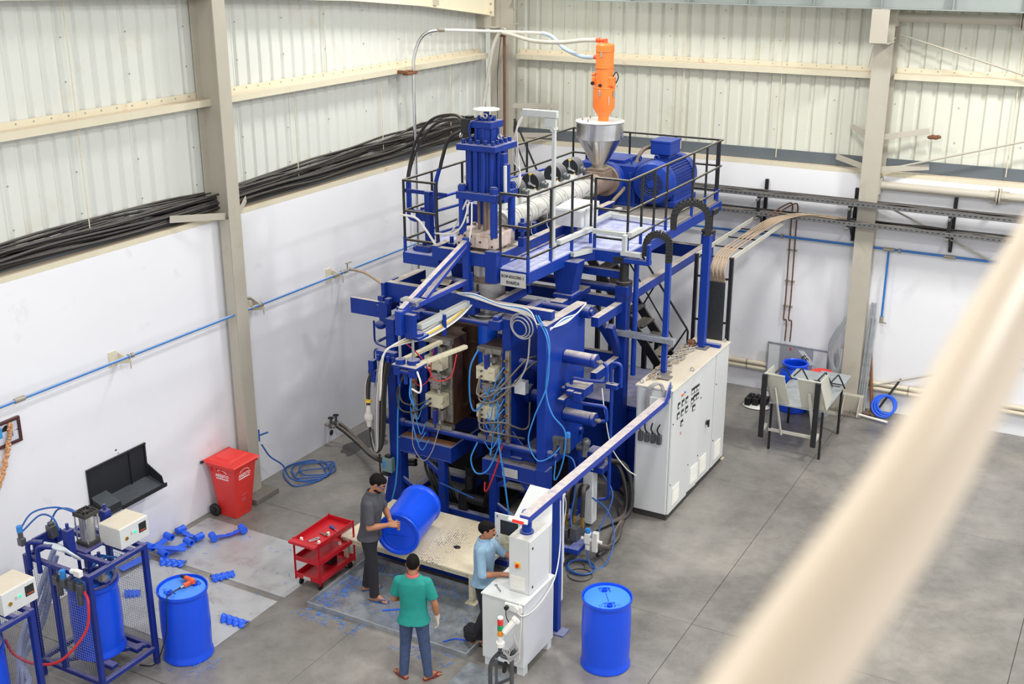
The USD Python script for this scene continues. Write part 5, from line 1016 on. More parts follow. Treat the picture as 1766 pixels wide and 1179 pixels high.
door(-4.2, -3.6, 0)
cb.part('lifting_eye', [ring((x, y, 2.19), (0, 1, 0), .028, .009, 14, 6) for x, y in ((5.84, -6.05), (6.3, -6.05), (6.32, -5.2), (6.3, -3.66), (5.85, -3.66))], 'galvanised')
cb.part('connector', [bx(x - .035, x + .035, -6.19, -6.13, 1.28, 1.43, .008) for x in (5.9, 6.0, 6.1, 6.2)], 'pump_grey')
cb.part('socket_box', [bx(6.02, 6.17, -6.18, -6.13, 1.88, 2.02, .006)], 'enamel')
for i, x in enumerate((5.9, 6.0, 6.1, 6.2)):
    cb.part('connector_lead', tube([(x, -6.16, 1.43), (x - .02, -6.2, 1.52), (x - .04 + .02 * i, -6.2, 1.62)], .012, 6), 'rubber' if i else 'hose_brown')
cb.part('cable_bend', [tube([(5.98 + .02 * i, -6.18 - .01 * i, 1.68), (5.97 + .02 * i, -6.2, 1.95), (6.02 + .02 * i, -6.2, 2.18), (6.14 + .02 * i, -6.14, 2.24), (6.24, -6.16 + .01 * i, 2.12), (6.25, -6.2, 1.96)], .016, 6) for i in range(3)], 'cable_grey')
for i in range(5):
    solo('loose_cable', 'loose tan and grey cables heaped on the roof of the electrical cabinet', 'cable', tube([(5.9 + .09 * math.sin(2.1 * k + 1.7 * i) + .05 * math.cos(.9 * k * i), -5.85 + .15 * k + .09 * math.cos(2.6 * k + i), 2.18 + .03 * abs(math.sin(k * 1.3 + i))) for k in range(13)], .011, 6, 6), 'cable_tan' if i % 2 else 'cable_grey', group='loose cables on the cabinet roof')
solo('cable_gland_plate', 'rusty brown gland stub on the cabinet roof under the cables', 'plate', bx(5.84, 5.96, -4.2, -4.08, 2.16, 2.28, .02), 'rusty_brown')
# two blue posts on the cabinet roof with cable carrier chains going over to the platform
def chain_post(px, py, h, over, w, size, label):
    t = Thing('cable_carrier_post', label, 'cable carrier', (px, py, 2.16))
    t.part('post', bx(px - size, px + size, py - size, py + size, 2.18, h, .006), 'post_blue')
    t.part('foot_plate', [bx(px - size - .06, px + size + .06, py - size - .06, py + size + .06, 2.16, 2.18)], 'grey_tray')
    q = np.array(over, float); p = np.array([px, py, h])
    n = 22; d = (q - p) * np.array([1, 1, 0]); L = np.linalg.norm(d); d /= L
    top = p[2] + .25
    path = []
    for i in range(5): path.append(p + np.array([0, 0, (top - p[2]) * i / 5]))
    c = p + d * L / 2; c[2] = top
    for a in np.linspace(PI, 0, 15): path.append(c + d * (L / 2) * math.cos(a) + np.array([0, 0, 1.0]) * (L / 2) * math.sin(a))
    for i in range(1, 5): path.append(np.array([q[0], q[1], top + (q[2] - top) * i / 4]))
    side = np.cross(d, (0, 0, 1))
    for a, b in zip(path, path[1:]):
        m_ = (a + b) / 2; u_ = np.cross(side, b - a)
        t.part('chain_link', [beam(a + side * w / 2, a + (b - a) * .93 + side * w / 2, .012, .1, up=u_, c=.003), beam(a - side * w / 2, a + (b - a) * .93 - side * w / 2, .012, .1, up=u_, c=.003), beam(m_ - side * w / 2 + u_ / np.linalg.norm(u_) * .045, m_ + side * w / 2 + u_ / np.linalg.norm(u_) * .045, .03, .006, up=u_), beam(m_ - side * w / 2 - u_ / np.linalg.norm(u_) * .045, m_ + side * w / 2 - u_ / np.linalg.norm(u_) * .045, .03, .006, up=u_)], 'blower_black')
    for k in (-1, 0, 1):
        t.part('chain_cable', tube([x + side * k * w / 4 for x in path], .012, 6, 2), 'rubber' if k else 'yellow')
    return t
chain_post(6.06, -4.09, 4.04, (5.56, -4.3, 4.12), .14, .06, 'thick blue post on the cabinet roof with an arched black cable chain, taller of two')
chain_post(5.97, -5.5, 3.92, (5.64, -5.6, 4.0), .09, .04, 'slim blue post on the cabinet roof with a small arched cable chain, shorter of two')
solo('post_base_rail', 'short blue steel rail under the thick post on the cabinet roof', 'rail', bx(5.95, 6.34, -4.0, -3.92, 2.16, 2.22), 'post_blue')
solo('roof_plate', 'small grey plate on the cabinet roof by the slim blue post', 'plate', bx(5.98, 6.16, -5.78, -5.6, 2.165, 2.185), 'grey_tray')

co = Thing('control_console', 'white operator console with a tall panel box, in front of the man in denim', 'console', (6.06, -10.3, 0))
co.part('base_cabinet', [bx(5.77, 6.35, -10.7, -9.92, .12, 1.01, .008), bx(5.76, 6.36, -10.71, -9.91, 1.0, 1.02, .004)], 'enamel')
co.part('leg', [bx(x, x + .1, y, y + .1, 0, .13) for x in (5.79, 6.24) for y in (-10.68, -10.05)], 'enamel')
co.part('panel_box', [bx(6.03, 6.3, -10.5, -10.0, 1.02, 1.74, .008)], 'enamel')
co.part('panel_roof', [bx(6.03, 6.3, -10.5, -10.0, 1.735, 1.75, .003)], 'enamel_light')
p = co.part('panel_door', [bx(6.3, 6.322, -10.5, -10.0, 1.03, 1.74, .005)], 'enamel')
co.part('lock', [bx(6.322, 6.33, -10.45, -10.43, z, z + .03) for z in (1.1, 1.62)], 'plinth_black', parent=p)
co.part('vent_filter', [bx(6.06, 6.25, -10.51, -10.5, 1.06, 1.24, .003)] + [bx(6.07, 6.24, -10.514, -10.51, z, z + .006, 0) for z in np.arange(1.07, 1.24, .014)], 'white_plastic')
co.part('isolator', bx(6.12, 6.19, -10.512, -10.5, 1.36, 1.43, .002), 'yellow')
co.part('isolator_knob', [cyl((6.155, -10.512, 1.395), (6.155, -10.53, 1.395), .022, n=14), bx(6.148, 6.162, -10.545, -10.52, 1.37, 1.42)], 'light_red')
sk = Thing('power_socket', 'white double power socket with a black plug on the side of the console', 'socket', (6.12, -10.72, .86))
sk.part('plate', bx(6.11, 6.34, -10.75, -10.712, .91, 1.0, .008), 'white_plastic')
sk.part('plug', [cyl((6.15, -10.79, .955), (6.15, -10.75, .955), .026, n=12)], 'black_post')
sk.part('plug_lead', tube([(6.15, -10.78, .94), (6.16, -10.79, .84), (6.19, -10.75, .72)], .006, 6), 'black_post')
sk.part('second_plug', cyl((6.27, -10.77, .955), (6.27, -10.75, .955), .034, n=14), 'white_plastic')
solo('console_cable', 'white cable sagging round the console from the socket to the blue post', 'cable', tube([(6.28, -10.76, .93), (6.35, -10.73, .88), (6.37, -10.5, .84), (6.375, -10.2, .88), (6.375, -9.93, 1.02), (6.3, -9.66, 1.3), (6.285, -9.64, 1.9)], .008, 8), 'cable_white')
solo('console_cable', 'white cable hanging down the front of the console below the panel', 'cable', tube([(6.3, -10.72, 1.02), (6.33, -10.73, .8), (6.31, -10.73, .5), (6.3, -10.73, .25), (6.24, -10.73, .18)], .009, 8), 'cable_white')
solo('spanner', 'small steel spanner lying on top of the console', 'tool', [beam((5.86, -10.5, 1.028), (5.98, -10.6, 1.028), .018, .008), cyl((5.85, -10.49, 1.022), (5.85, -10.49, 1.032), .02, n=10)], 'chrome')
# blue overhead arm with posts
oa = Thing('overhead_arm', 'long blue cable arm with dusty top from the cabinet to the console panel', 'arm', (6.25, -8.3, 2.05))
oa.part('beam', beam((6.27, -10.55, 2.06), (6.27, -6.2, 2.02), .13, .09), 'arm_blue')
oa.part('drop_tube', [cyl((6.17, -10.3, 1.76), (6.17, -10.3, 2.03), .06, n=24), cyl((6.17, -10.3, 1.75), (6.17, -10.3, 1.77), .085, n=24), cyl((6.17, -10.3, 1.98), (6.17, -10.3, 2.0), .07, n=24)], 'machine_blue_clean')
oa.part('end_fork', [prism([(-6.36, 2.0), (-6.13, 2.05), (-6.13, 2.3), (-6.2, 2.24), (-6.36, 2.06)], (6.32, 0, 0), (0, 1, 0), (0, 0, 1), .02)], 'post_blue')
oa.part('support_post', [bx(6.17, 6.27, -9.64, -9.54, .01, 2.0)], 'post_blue')
oa.part('post_foot', [bx(6.12, 6.38, -9.7, -9.5, 0, .012)], 'post_blue')
ds = Thing('display_unit', 'small tilted white display unit on the end of the blue arm', 'display', (6.12, -10.5, 2.02))
ds.part('case', prism([(-.12, -.03), (.12, -.03), (.12, .03), (-.12, .03)], (6.2, -10.55, 2.03), (1, 0, 0), (0, .5, .87), .05), 'white_plastic')
ds.part('screen', prism([(-.06, -.015), (.09, -.015), (.09, .02), (-.06, .02)], (6.2, -10.585, 2.02), (1, 0, 0), (0, .5, .87), .03), 'light_red')
solo('post_cable', 'white cable running down beside the blue support post', 'cable', tube([(6.3, -9.56, 1.95), (6.32, -9.55, 1.8), (6.29, -9.54, 1.5), (6.3, -9.55, 1.0)], .006, 6), 'cable_white')
wbx = Thing('enclosure', 'large white sheet metal enclosure with sloping top behind the console', 'enclosure', (5.8, -9.2, .4))
wbx.part('body', [prism([(-9.45, .05), (-8.95, .05), (-8.95, 1.6), (-9.45, 1.3)], (5.5, 0, 0), (0, 1, 0), (0, 0, 1), .5)], 'enamel')
wbx.part('sloping_lid', [beam((5.75, -9.47, 1.3), (5.75, -8.93, 1.625), .53, .02)], 'enamel')
hm = Thing('hmi_door', 'open white panel door with a glazed window beside the operator', 'panel door', (5.68, -9.8, 1.3))
hm.part('frame', [bx(5.42, 5.84, -9.77, -9.75, z0, z1, .003) for z0, z1 in ((.98, 1.06), (1.5, 1.58))] + [bx(x, x + .08, -9.77, -9.75, 1.06, 1.5, .003) for x in (5.42, 5.76)], 'enamel')
hm.part('window', bx(5.5, 5.76, -9.765, -9.757, 1.3, 1.5, .001), 'meter_dark')
hm.part('lower_panel', bx(5.5, 5.76, -9.765, -9.757, 1.06, 1.3, .001), 'block_cream')
hm.part('screw', bolts([(x, -9.77, z) for x in (5.46, 5.8) for z in (1.03, 1.26, 1.54)], (0, -1, 0), .01, .006), 'plinth_black')
hm.part('stand', [bx(5.8, 5.86, -9.77, -9.72, 0, 1.0)], 'enamel')
# guard rail with the light tower, in front of the console
gs = Thing('guard_rail', 'grey tubular guard rail in front of the console carrying the light tower', 'guard rail', (6.33, -11.25, 0))
gs.part('tube', bent([(6.17, -11.2, 0), (6.17, -11.2, .46), (6.33, -11.2, .68), (6.46, -11.2, .7), (6.46, -11.2, 0)], .026, .1), 'pump_grey')
gs.part('tube', bent([(6.3, -11.28, 0), (6.3, -11.28, .6)], .018, .1), 'pump_grey')
gs.part('hook_tube', bent([(6.31, -11.2, .74), (6.31, -11.2, .6), (6.42, -11.2, .6), (6.47, -11.2, .68), (6.52, -11.2, .76)], .026, .05), 'pump_grey')
gs.part('cross_tube', [cyl((6.17, -11.2, .12), (6.46, -11.2, .34), .02, n=12)], 'pump_grey')
lt = Thing('light_tower', 'red green and amber signal light tower on the grey guard rail', 'signal light', (6.31, -11.2, .74))
lt.part('base', [cyl((6.31, -11.2, .73), (6.31, -11.2, .78), .05, n=20), cyl((6.31, -11.2, .78), (6.31, -11.2, .87), .032, n=20)], 'white_plastic')
for i, m_ in enumerate(('light_amber', 'light_green', 'light_red')):
    lt.part('lamp', cyl((6.31, -11.2, .872 + .072 * i), (6.31, -11.2, .94 + .072 * i), .034, n=24, c=.004), m_)
lt.part('cap', cyl((6.31, -11.2, 1.088), (6.31, -11.2, 1.12), .034, n=24, c=.008), 'white_plastic')
sc_ = Thing('scale_display', 'white tilted weighing display with tangled cables beside the light tower', 'display', (6.44, -11.15, .95))
sc_.part('case', beam((6.36, -11.22, .93), (6.45, -11.12, 1.06), .07, .05, c=.01), 'white_plastic')
sc_.part('rim', beam((6.45, -11.12, 1.05), (6.475, -11.09, 1.085), .085, .08, c=.01), 'white_plastic')
sc_.part('cable', [tube([(6.46, -11.16, .92), (6.5 + .01 * i, -11.2, .84 - .02 * i), (6.44, -11.22, .74), (6.36 + .03 * i, -11.24, .72), (6.46, -11.25, .66 - .02 * i), (6.56, -11.2, .72)], .01, 6) for i in range(4)], 'cable_grey')
sc_.part('plug', beam((6.38, -11.24, .42), (6.4, -11.24, .56), .04, .04), 'black_post')

# ================================================================== FLOOR THINGS
def drum_profile(): return [(r * 1.05, z) for r, z in [(.0, .035), (.24, .03), (.255, .004), (.285, 0), (.295, .012), (.293, .045), (.278, .085), (.28, .12), (.288, .45), (.284, .76), (.272, .86), (.278, .89), (.293, .905), (.297, .93), (.294, .948), (.284, .948), (.276, .9), (.0, .895)]]
def make_drum(name, label, loc, rz, group=None):
    t = Thing(name, label, 'drum', loc, rz, group, local=True)
    t.part('shell', lathe(drum_profile(), n=56), 'drum_blue')
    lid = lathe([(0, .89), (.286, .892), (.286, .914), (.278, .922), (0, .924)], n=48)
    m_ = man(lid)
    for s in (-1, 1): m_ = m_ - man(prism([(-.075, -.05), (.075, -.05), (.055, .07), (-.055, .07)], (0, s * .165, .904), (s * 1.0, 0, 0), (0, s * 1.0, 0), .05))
    t.part('lid', unman(m_), 'drum_lid_lit')
    for s in (-1, 1):
        t.part('bung', [lathe([(.02, .905), (.034, .905), (.034, .938), (.024, .938), (.02, .92)], (0, s * .175, 0), n=18)], 'drum_blue')
        t.part('bung_lug', [bx(-.07, -.055, s * .2 - .01, s * .2 + .01, .92, .934), bx(.055, .07, s * .2 - .01, s * .2 + .01, .92, .934)], 'drum_blue')
    t.part('rib', [bx(-.004, .004, -.1, .1, .922, .927, .001), ring((.11, -.18, .923), (0, 0, 1), .02, .003, 16, 5), ring((-.11, -.18, .923), (0, 0, 1), .02, .003, 16, 5)], 'drum_blue')
    return t
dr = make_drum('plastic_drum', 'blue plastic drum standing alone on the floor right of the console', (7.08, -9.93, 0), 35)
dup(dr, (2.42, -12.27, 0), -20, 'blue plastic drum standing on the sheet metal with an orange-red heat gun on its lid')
# heat gun
hg = Thing('heat_gun', 'orange-red heat gun lying on the lid of a blue drum with its black lead', 'heat gun', (2.4, -12.2, .98))
hg.part('body', [cyl((2.33, -12.12, .968), (2.47, -12.14, .968), .032, .042, n=16, c=.008), cyl((2.47, -12.14, .968), (2.5, -12.145, .968), .042, .03, n=16)], 'orange_red')
hg.part('handle', [beam((2.46, -12.14, .96), (2.44, -12.26, .955), .045, .05, c=.014)], 'orange_red')
hg.part('nozzle', cyl((2.26, -12.11, .968), (2.34, -12.12, .968), .022, n=14), 'black_post')
hg.part('lead_gland', cyl((2.44, -12.26, .955), (2.43, -12.31, .955), .016, n=10), 'galvanised')
hg.part('lead', tube([(2.43, -12.31, .955), (2.44, -12.48, .965), (2.47, -12.58, .96), (2.48, -12.62, .8), (2.46, -12.64, .5), (2.38, -12.7, .2), (2.28, -12.74, .05), (2.1, -12.78, .02)], .008, 8), 'black_post')
# drum lying on the take-off table
ld = Thing('plastic_drum', 'blue plastic drum lying on its side on the cream table by the man in grey', 'drum', (3.7, -9.1, .48))
c0, c1 = np.array([3.83, -9.66, .787]), np.array([3.6, -8.74, .787]); dd = (c1 - c0) / np.linalg.norm(c1 - c0)
ld.part('shell', lathe(drum_profile(), tuple(c0), tuple(dd), 56), 'drum_blue')
ld.part('base_rib', [ring(c0 + dd * .028, dd, .21, .006, 40, 6), beam(c0 + dd * .028 - .16 * np.cross(dd, (0, 0, 1)), c0 + dd * .028 + .16 * np.cross(dd, (0, 0, 1)), .012, .01, c=.002)], 'drum_blue')
tb = Thing('take_off_table', 'low cream take-off table with worn chequer plate in front of the press', 'table', (3.9, -8.95, 0))
tb.part('table_top', bx(2.8, 5.0, -9.6, -8.28, .44, .475, .006), 'table_cream')
tb.part('apron', [bx(2.82, 4.98, -9.58, -9.55, .38, .44), bx(2.82, 4.98, -8.33, -8.3, .38, .44), bx(2.82, 2.85, -9.55, -8.33, .38, .44), bx(4.95, 4.98, -9.55, -8.33, .38, .44)], 'block_cream')
for x, y in ((2.86, -9.54), (4.95, -9.57), (2.86, -8.36), (4.95, -8.36)):
    p = tb.part('leg', bx(x - .035, x + .035, y - .035, y + .035, .012, .44), 'block_cream')
    tb.part('foot_plate', bx(x - .08, x + .08, y - .07, y + .07, .015, .028), 'block_cream', parent=p)
tb.part('lower_beam', [bx(2.9, 4.95, -9.2, -9.1, .06, .16), bx(2.9, 4.95, -8.6, -8.5, .06, .16)], 'station_blue')
solo('rubber_lump', 'black rubber lump lying on the cream table', 'scrap', ball((4.42, -9.08, .478), .045, 1, (1.2, .9, .4)), 'oily_dark')
dt = Thing('drip_tray', 'large shallow grey metal tray on the floor where the man in grey stands', 'tray', (4.28, -10.1, 0))
dt.part('bottom', bx(3.06, 5.52, -10.68, -9.3, .0, .014, .002), 'tray_metal')
dt.part('rim', [bx(3.05, 5.53, -10.7, -10.68, 0, .075, .003)], 'galvanised')
dt.part('rim', [bx(3.05, 5.53, -9.3, -9.28, 0, .075, .003)], 'galvanised')
dt.part('rim', [bx(3.04, 3.06, -10.7, -9.28, 0, .075, .003)], 'galvanised')
dt.part('rim', [bx(5.52, 5.54, -10.7, -9.28, 0, .075, .003)], 'galvanised')
for i, (x0, x1, y0, y1) in enumerate([(.12, 2.64, -10.68, -9.42), (.3, 2.62, -12.22, -10.8), (5.6, 6.2, -11.9, -10.74)]):
    solo('metal_sheet', ['thin galvanised sheet on the floor under the blue offcuts, nearer the red bin', 'thin galvanised sheet on the floor under the standing drum', 'small dark metal sheet on the floor in front of the console'][i], 'sheet', bx(x0, x1, y0, y1, 0.0, .006, .001), 'sheet_metal' if i < 2 else 'tray_metal')
# red tool cart
ct = Thing('tool_cart', 'red three-shelf tool cart left of the man in grey', 'cart', (2.77, -9.93, 0))
X0, X1, Y0, Y1 = 2.56, 2.99, -10.33, -9.53
for z, d in ((.66, .07), (.4, .06), (.13, .07)):
    p = ct.part('shelf', [bx(X0 + .01, X1 - .01, Y0 + .01, Y1 - .01, z, z + .006, .001)], 'cart_red')
    ct.part('shelf_side', [bx(X0, X1, Y0, Y0 + .012, z - .005, z + d, .003), bx(X0, X1, Y1 - .012, Y1, z - .005, z + d, .003), bx(X0, X0 + .012, Y0, Y1, z - .005, z + d, .003), bx(X1 - .012, X1, Y0, Y1, z - .005, z + d, .003)], 'cart_red', parent=p)
for x in (X0 + .005, X1 - .005):
    for y in (Y0 + .005, Y1 - .005):
        ct.part('corner_post', [bx(x - .016, x + .016, y - .003, y + .003, .1, .74, .001), bx(x - .003, x + .003, y - .016, y + .016, .1, .74, .001)], 'cart_red')
ct.part('handle', [bx(X0 - .01, X1 + .01, Y0 - .1, Y0, .69, .73, .008), bx(X0 + .08, X1 - .08, Y0 - .11, Y0 - .09, .7, .74, .008)], 'cart_red')
ct.part('maker_plate', bx(X0 + .14, X0 + .26, Y0 - .004, Y0, .13, .18, .001), 'label_silver')
for x, y in ((X0 + .05, Y0 + .06), (X1 - .05, Y0 + .06), (X0 + .05, Y1 - .06), (X1 - .05, Y1 - .06)):
    ct.part('castor', [cyl((x - .015, y, .045), (x + .015, y, .045), .045, n=16, c=.006), bx(x - .02, x + .02, y - .02, y + .02, .08, .13)], 'wheel_black')
p = Thing('screwdriver', 'blue-handled screwdriver on the top shelf of the red cart', 'screwdriver', (2.82, -9.78, .68))
p.part('handle', cyl((2.74, -9.74, .685), (2.84, -9.78, .685), .018, n=12, c=.006), 'air_navy')
p.part('shank', cyl((2.84, -9.78, .685), (2.93, -9.815, .68), .006, n=8), 'chrome')
solo('pliers', 'steel pliers on the top shelf of the red cart near its handle', 'tool', [beam((2.74, -10.22, .675), (2.8, -10.08, .68), .02, .015), beam((2.76, -10.23, .675), (2.83, -10.12, .68), .02, .015), cyl((2.82, -10.1, .668), (2.82, -10.1, .69), .02, n=10)], 'chrome')
solo('scraper', 'dark scraper with a white blade on the red cart', 'tool', [beam((2.72, -9.95, .675), (2.82, -9.98, .68), .016, .012), beam((2.82, -9.98, .68), (2.87, -9.96, .7), .05, .02)], 'mould_steel')
for i, (x, y) in enumerate(((2.63, -10.24), (2.86, -9.94), (2.9, -10.2))):
    solo('bottle_stopper', ['small white cap in the near left corner of the red cart', 'small white cap in the middle of the red cart', 'small red-white cap near the cart post'][i], 'cap', lathe([(0, .667), (.028, .667), (.02, .71), (0, .712)], (x, y, 0), n=16), 'white_plastic')
solo('bottle_stopper', 'white part on the middle shelf of the red cart', 'cap', lathe([(0, .407), (.024, .407), (.02, .44), (0, .442)], (2.86, -9.7, 0), n=14), 'white_plastic')
solo('small_box', 'black box on the lowest shelf of the red cart', 'box', bx(2.66, 2.82, -9.86, -9.72, .137, .25), 'black_post')
# red wheelie bin
bn = Thing('wheelie_bin', 'bright red wheeled rubbish bin with white lettering against the left wall', 'bin', (.38, -9.1, 0))
def frus(a, b, z0, z1):
    pts = [(x, y, z0) for x in (a[0], a[1]) for y in (a[2], a[3])] + [(x, y, z1) for x in (b[0], b[1]) for y in (b[2], b[3])]
    h = m3.Manifold.hull_points(np.array(pts, np.float32)); return unman(h)
bn.part('body', [frus((.2, .53, -9.25, -8.9), (.12, .62, -9.32, -8.83), .05, .86), bx(.2, .53, -9.25, -8.9, 0, .06)], 'bin_red')
bn.part('collar', [bx(.09, .65, -9.35, -8.8, .85, .91, .012)], 'bin_red')
bn.part('lid', [frus((.06, .68, -9.37, -8.78), (.1, .6, -9.32, -8.83), .915, .955), frus((.14, .52, -9.28, -8.87), (.2, .46, -9.24, -8.91), .955, .985)], 'bin_red')
bn.part('hinge_bar', [cyl((.045, -9.38, .91), (.045, -8.77, .91), .02, n=12)], 'bin_red')
bn.part('hinge_cap', [cyl((.045, -9.4, .91), (.045, -9.36, .91), .024, n=12)], 'black_post')
bn.part('rib', [bx(.15 + .1 * i, .17 + .1 * i, -9.335, -9.31, .76, .85) for i in range(3)], 'bin_red')
for y in (-9.3, -8.86): bn.part('wheel', [cyl((.16, y - .04, .1), (.16, y + .02, .1), .1, n=28, c=.012), cyl((.16, y - .05, .1), (.16, y - .04, .1), .04, n=16)], 'wheel_black')
nrm = np.array([.08 / .81, 0, 0])
bn.part('lettering', [text('ARISTO', .05, (.36, -9.305, .69), (1, 0, 0), (0, -.085, .996), .004), (prism([(-.12, -.012), (.12, -.012), (.12, .006), (-.12, .006)], (.36, -9.3, .665), (1, 0, 0), (0, -.085, .996), .004))], 'ink_white', smooth=False)
bn.part('lettering', [text('ARISTO', .05, (.6, -9.08, .69), (0, 1, 0), (.11, 0, .994), .004), prism([(-.12, -.012), (.12, -.012), (.12, .006), (-.12, .006)], (.598, -9.08, .665), (0, 1, 0), (.11, 0, .994), .004)], 'ink_white', smooth=False)
def arc2(c, r, a0, a1, w, ax_, ay_, o):
    t = np.linspace(a0, a1, 14); P_ = [(c[0] + r * math.cos(q), c[1] + .6 * r * math.sin(q)) for q in t] + [(c[0] + (r - w) * math.cos(q), c[1] + .6 * (r - w) * math.sin(q)) for q in t[::-1]]
    return prism(P_, o, ax_, ay_, .004)
bn.part('emblem', [arc2((0, .06), .11, .3, PI - .3, .012, (1, 0, 0), (0, -.085, .996), (.36, -9.305, .69)), arc2((0, .06), .11, .3, PI - .3, .012, (0, 1, 0), (.11, 0, .994), (.6, -9.08, .69))], 'ink_white', smooth=False)
bn.part('recycling_mark', [arc2((0, .0), .05, .3, 2 * PI - .3, .01, (0, 1, 0), (.11, 0, .994), (.556, -9.08, .28)), prism([(-.015, -.02), (.015, -.02), (.01, .03), (-.01, .03)], (.556, -9.08, .28), (0, 1, 0), (.11, 0, .994), .004), prism([(-.07, 0), (.07, 0), (.07, .006), (-.07, .006)], (.566, -9.08, .37), (0, 1, 0), (.11, 0, .994), .004), prism([(-.05, 0), (.05, 0), (.05, .005), (-.05, .005)], (.564, -9.08, .35), (0, 1, 0), (.11, 0, .994), .004)], 'collar_pink', smooth=False)
# blue hose coil by the wall, cable on the column
hc = []
rr = random.Random(5)
for k in range(4):
    cx_, cy_, r_ = .42 + .06 * k, -7.45 + .1 * (k % 3), .34 - .05 * k
    hc += [(cx_ + r_ * 1.1 * math.cos(a) + .05 * math.sin(3 * a + k), cy_ + r_ * 1.3 * math.sin(a) + .12 * (k - 1.5) * math.cos(a), .016 + .012 * k + .008 * math.sin(2 * a)) for a in np.linspace(.5 * k, .5 * k + 2 * PI, 15)]
solo('blue_hose', 'thin blue air hose lying in loose loops on the floor by the left wall', 'hose', tube([(.32, -8.33, .85), (.36, -8.2, .6), (.44, -8.0, .38), (.5, -7.88, .1)] + hc, .013, 8, 5), 'air_navy')
solo('air_nozzle', 'short blue nozzle sticking out from the left column', 'nozzle', [cyl((.28, -8.33, 1.0), (.4, -8.25, 1.05), .016, n=8), cyl((.28, -8.33, .9), (.28, -8.33, 1.1), .012, n=8)], 'air_navy')
# blue plastic flash scraps
def bone(a, b, label, z=.02, r=.055):
    a, b = np.array([*a, z]), np.array([*b, z]); d = (b - a) / np.linalg.norm(b - a); s = np.array([-d[1], d[0], 0])
    t = Thing('plastic_offcut', label, 'offcut', ((a + b) / 2).tolist())
    n = 12; V = []
    for i in range(n + 1):
        p = a + (b - a) * i / n; w = .05 + .012 * math.sin(i * 2.2); h = .01 + .05 * (abs(i / n - .5) * 2) ** 2
        V += [p + s * w + (0, 0, h), p - s * w + (0, 0, h + .012), p - s * w + (0, 0, h + .02), p + s * w + (0, 0, h + .008)]
    V = np.array(V); F = []
    for i in range(n):
        for j in range(4):
            k, l = i * 4 + j, i * 4 + (j + 1) % 4; F += [(k, k + 4, l + 4), (k, l + 4, l)]
    F += [(0, 1, 2), (0, 2, 3), (n * 4, n * 4 + 2, n * 4 + 1), (n * 4, n * 4 + 3, n * 4 + 2)]
    t.part('web', (V, np.array(F)), 'scrap_blue', smooth=60)
    for p in (a, b):
        t.part('rolled_end', lathe([(.03, -.075), (r, -.07), (r * .92, 0), (r, .07), (.03, .075), (.03, .02), (.03, -.02)], p + (0, 0, r), s, 22), 'scrap_blue')
def cap(c, rz, label, L=.32):
    v, f = [], []
    nu, nv = 26, 10
    for i in range(nu + 1):
        for j in range(nv + 1):
            u, w = i / nu, j / nv
            x = (u - .5) * L; y = (w - .5) * .16; z = .02 + .075 * math.sin(PI * w) ** .8 * (.84 + .16 * math.cos(u * 8 * PI)) * (1 - .4 * u)
            if w < .25: y += .02 * math.cos(u * 8 * PI)
            v.append((x, y, z))
    v = np.array(v); n0 = len(v); w2 = v - (0, 0, .008)
    for i in range(nu):
        for j in range(nv):
            k = i * (nv + 1) + j; f += [(k, k + nv + 1, k + nv + 2), (k, k + nv + 2, k + 1)]
    f = np.array(f); g = f[:, ::-1] + n0
    edge = [i * (nv + 1) for i in range(nu + 1)] + [nu * (nv + 1) + j for j in range(1, nv + 1)] + [i * (nv + 1) + nv for i in range(nu - 1, -1, -1)] + [j for j in range(nv - 1, 0, -1)]
    e = [];
    for a_, b_ in zip(edge, edge[1:] + edge[:1]): e += [(a_, a_ + n0, b_), (b_, a_ + n0, b_ + n0)]
    solo('plastic_offcut', label, 'offcut', xf((np.vstack([v, w2]), np.vstack([f, g, e])), c, rz), 'scrap_blue', smooth=50)
bone((.12, -10.02), (.52, -10.06), 'blue dog-bone shaped offcut on the metal sheet, nearest the left wall')
bone((.7, -9.95), (.92, -9.55), 'blue dog-bone shaped offcut on the metal sheet, nearest the red bin')
bone((.16, -10.3), (.14, -10.66), 'blue offcut with rolled ends on top of the heap by the wall', .05)
bone((.5, -10.25), (.42, -10.68), 'blue offcut with rolled ends at the right of the heap', .03)
solo('plastic_offcut', 'flat blue strip lying across the heap of offcuts', 'offcut', [beam((.08, -10.72, .13), (.66, -10.46, .1), .1, .014), beam((.1, -10.7, .1), (.5, -10.4, .06), .08, .012)], 'scrap_blue')
solo('plastic_offcut', 'flat blue strip at the lower left of the heap, behind the frame', 'offcut', [beam((.16, -11.25, .03), (.26, -10.82, .07), .14, .012)], 'scrap_blue')
cap((.66, -10.74, .0), 20, 'crumpled blue offcut at the right foot of the heap', .36)
cap((1.54, -10.68, .0), 60, 'crumpled blue offcut lying across the joint of the two metal sheets')
cap((2.46, -11.47, .0), 5, 'crumpled blue offcut nearest the standing drum with the heat gun', .38)
cap((.78, -11.62, .0), 40, 'small crumpled blue offcut seen through the wire mesh', .2)
rs = random.Random(11)
def shav(n, x0, x1, y0, y1, z, label, group=None):
    ms = []
    for i in range(n):
        x, y = rs.uniform(x0, x1), rs.uniform(y0, y1); a = rs.uniform(0, PI); L = rs.uniform(.02, .09)
        ms.append(tube([(x, y, z), (x + L * .5 * math.cos(a), y + L * .5 * math.sin(a), z + rs.uniform(0, .02)), (x + L * math.cos(a + .4), y + L * math.sin(a + .4), z)], .0026, 4, 3))
    solo('shavings', label, 'shavings', ms, 'shaving_blue', kind='stuff')
shav(150, 3.1, 3.4, -10.62, -9.8, .018, 'blue plastic shavings in the left end of the tray')
shav(120, 3.3, 5.2, -9.6, -9.36, .018, 'blue plastic shavings along the back of the tray under the table')
shav(60, 3.4, 5.4, -10.6, -9.7, .018, 'scattered blue shavings over the tray floor')
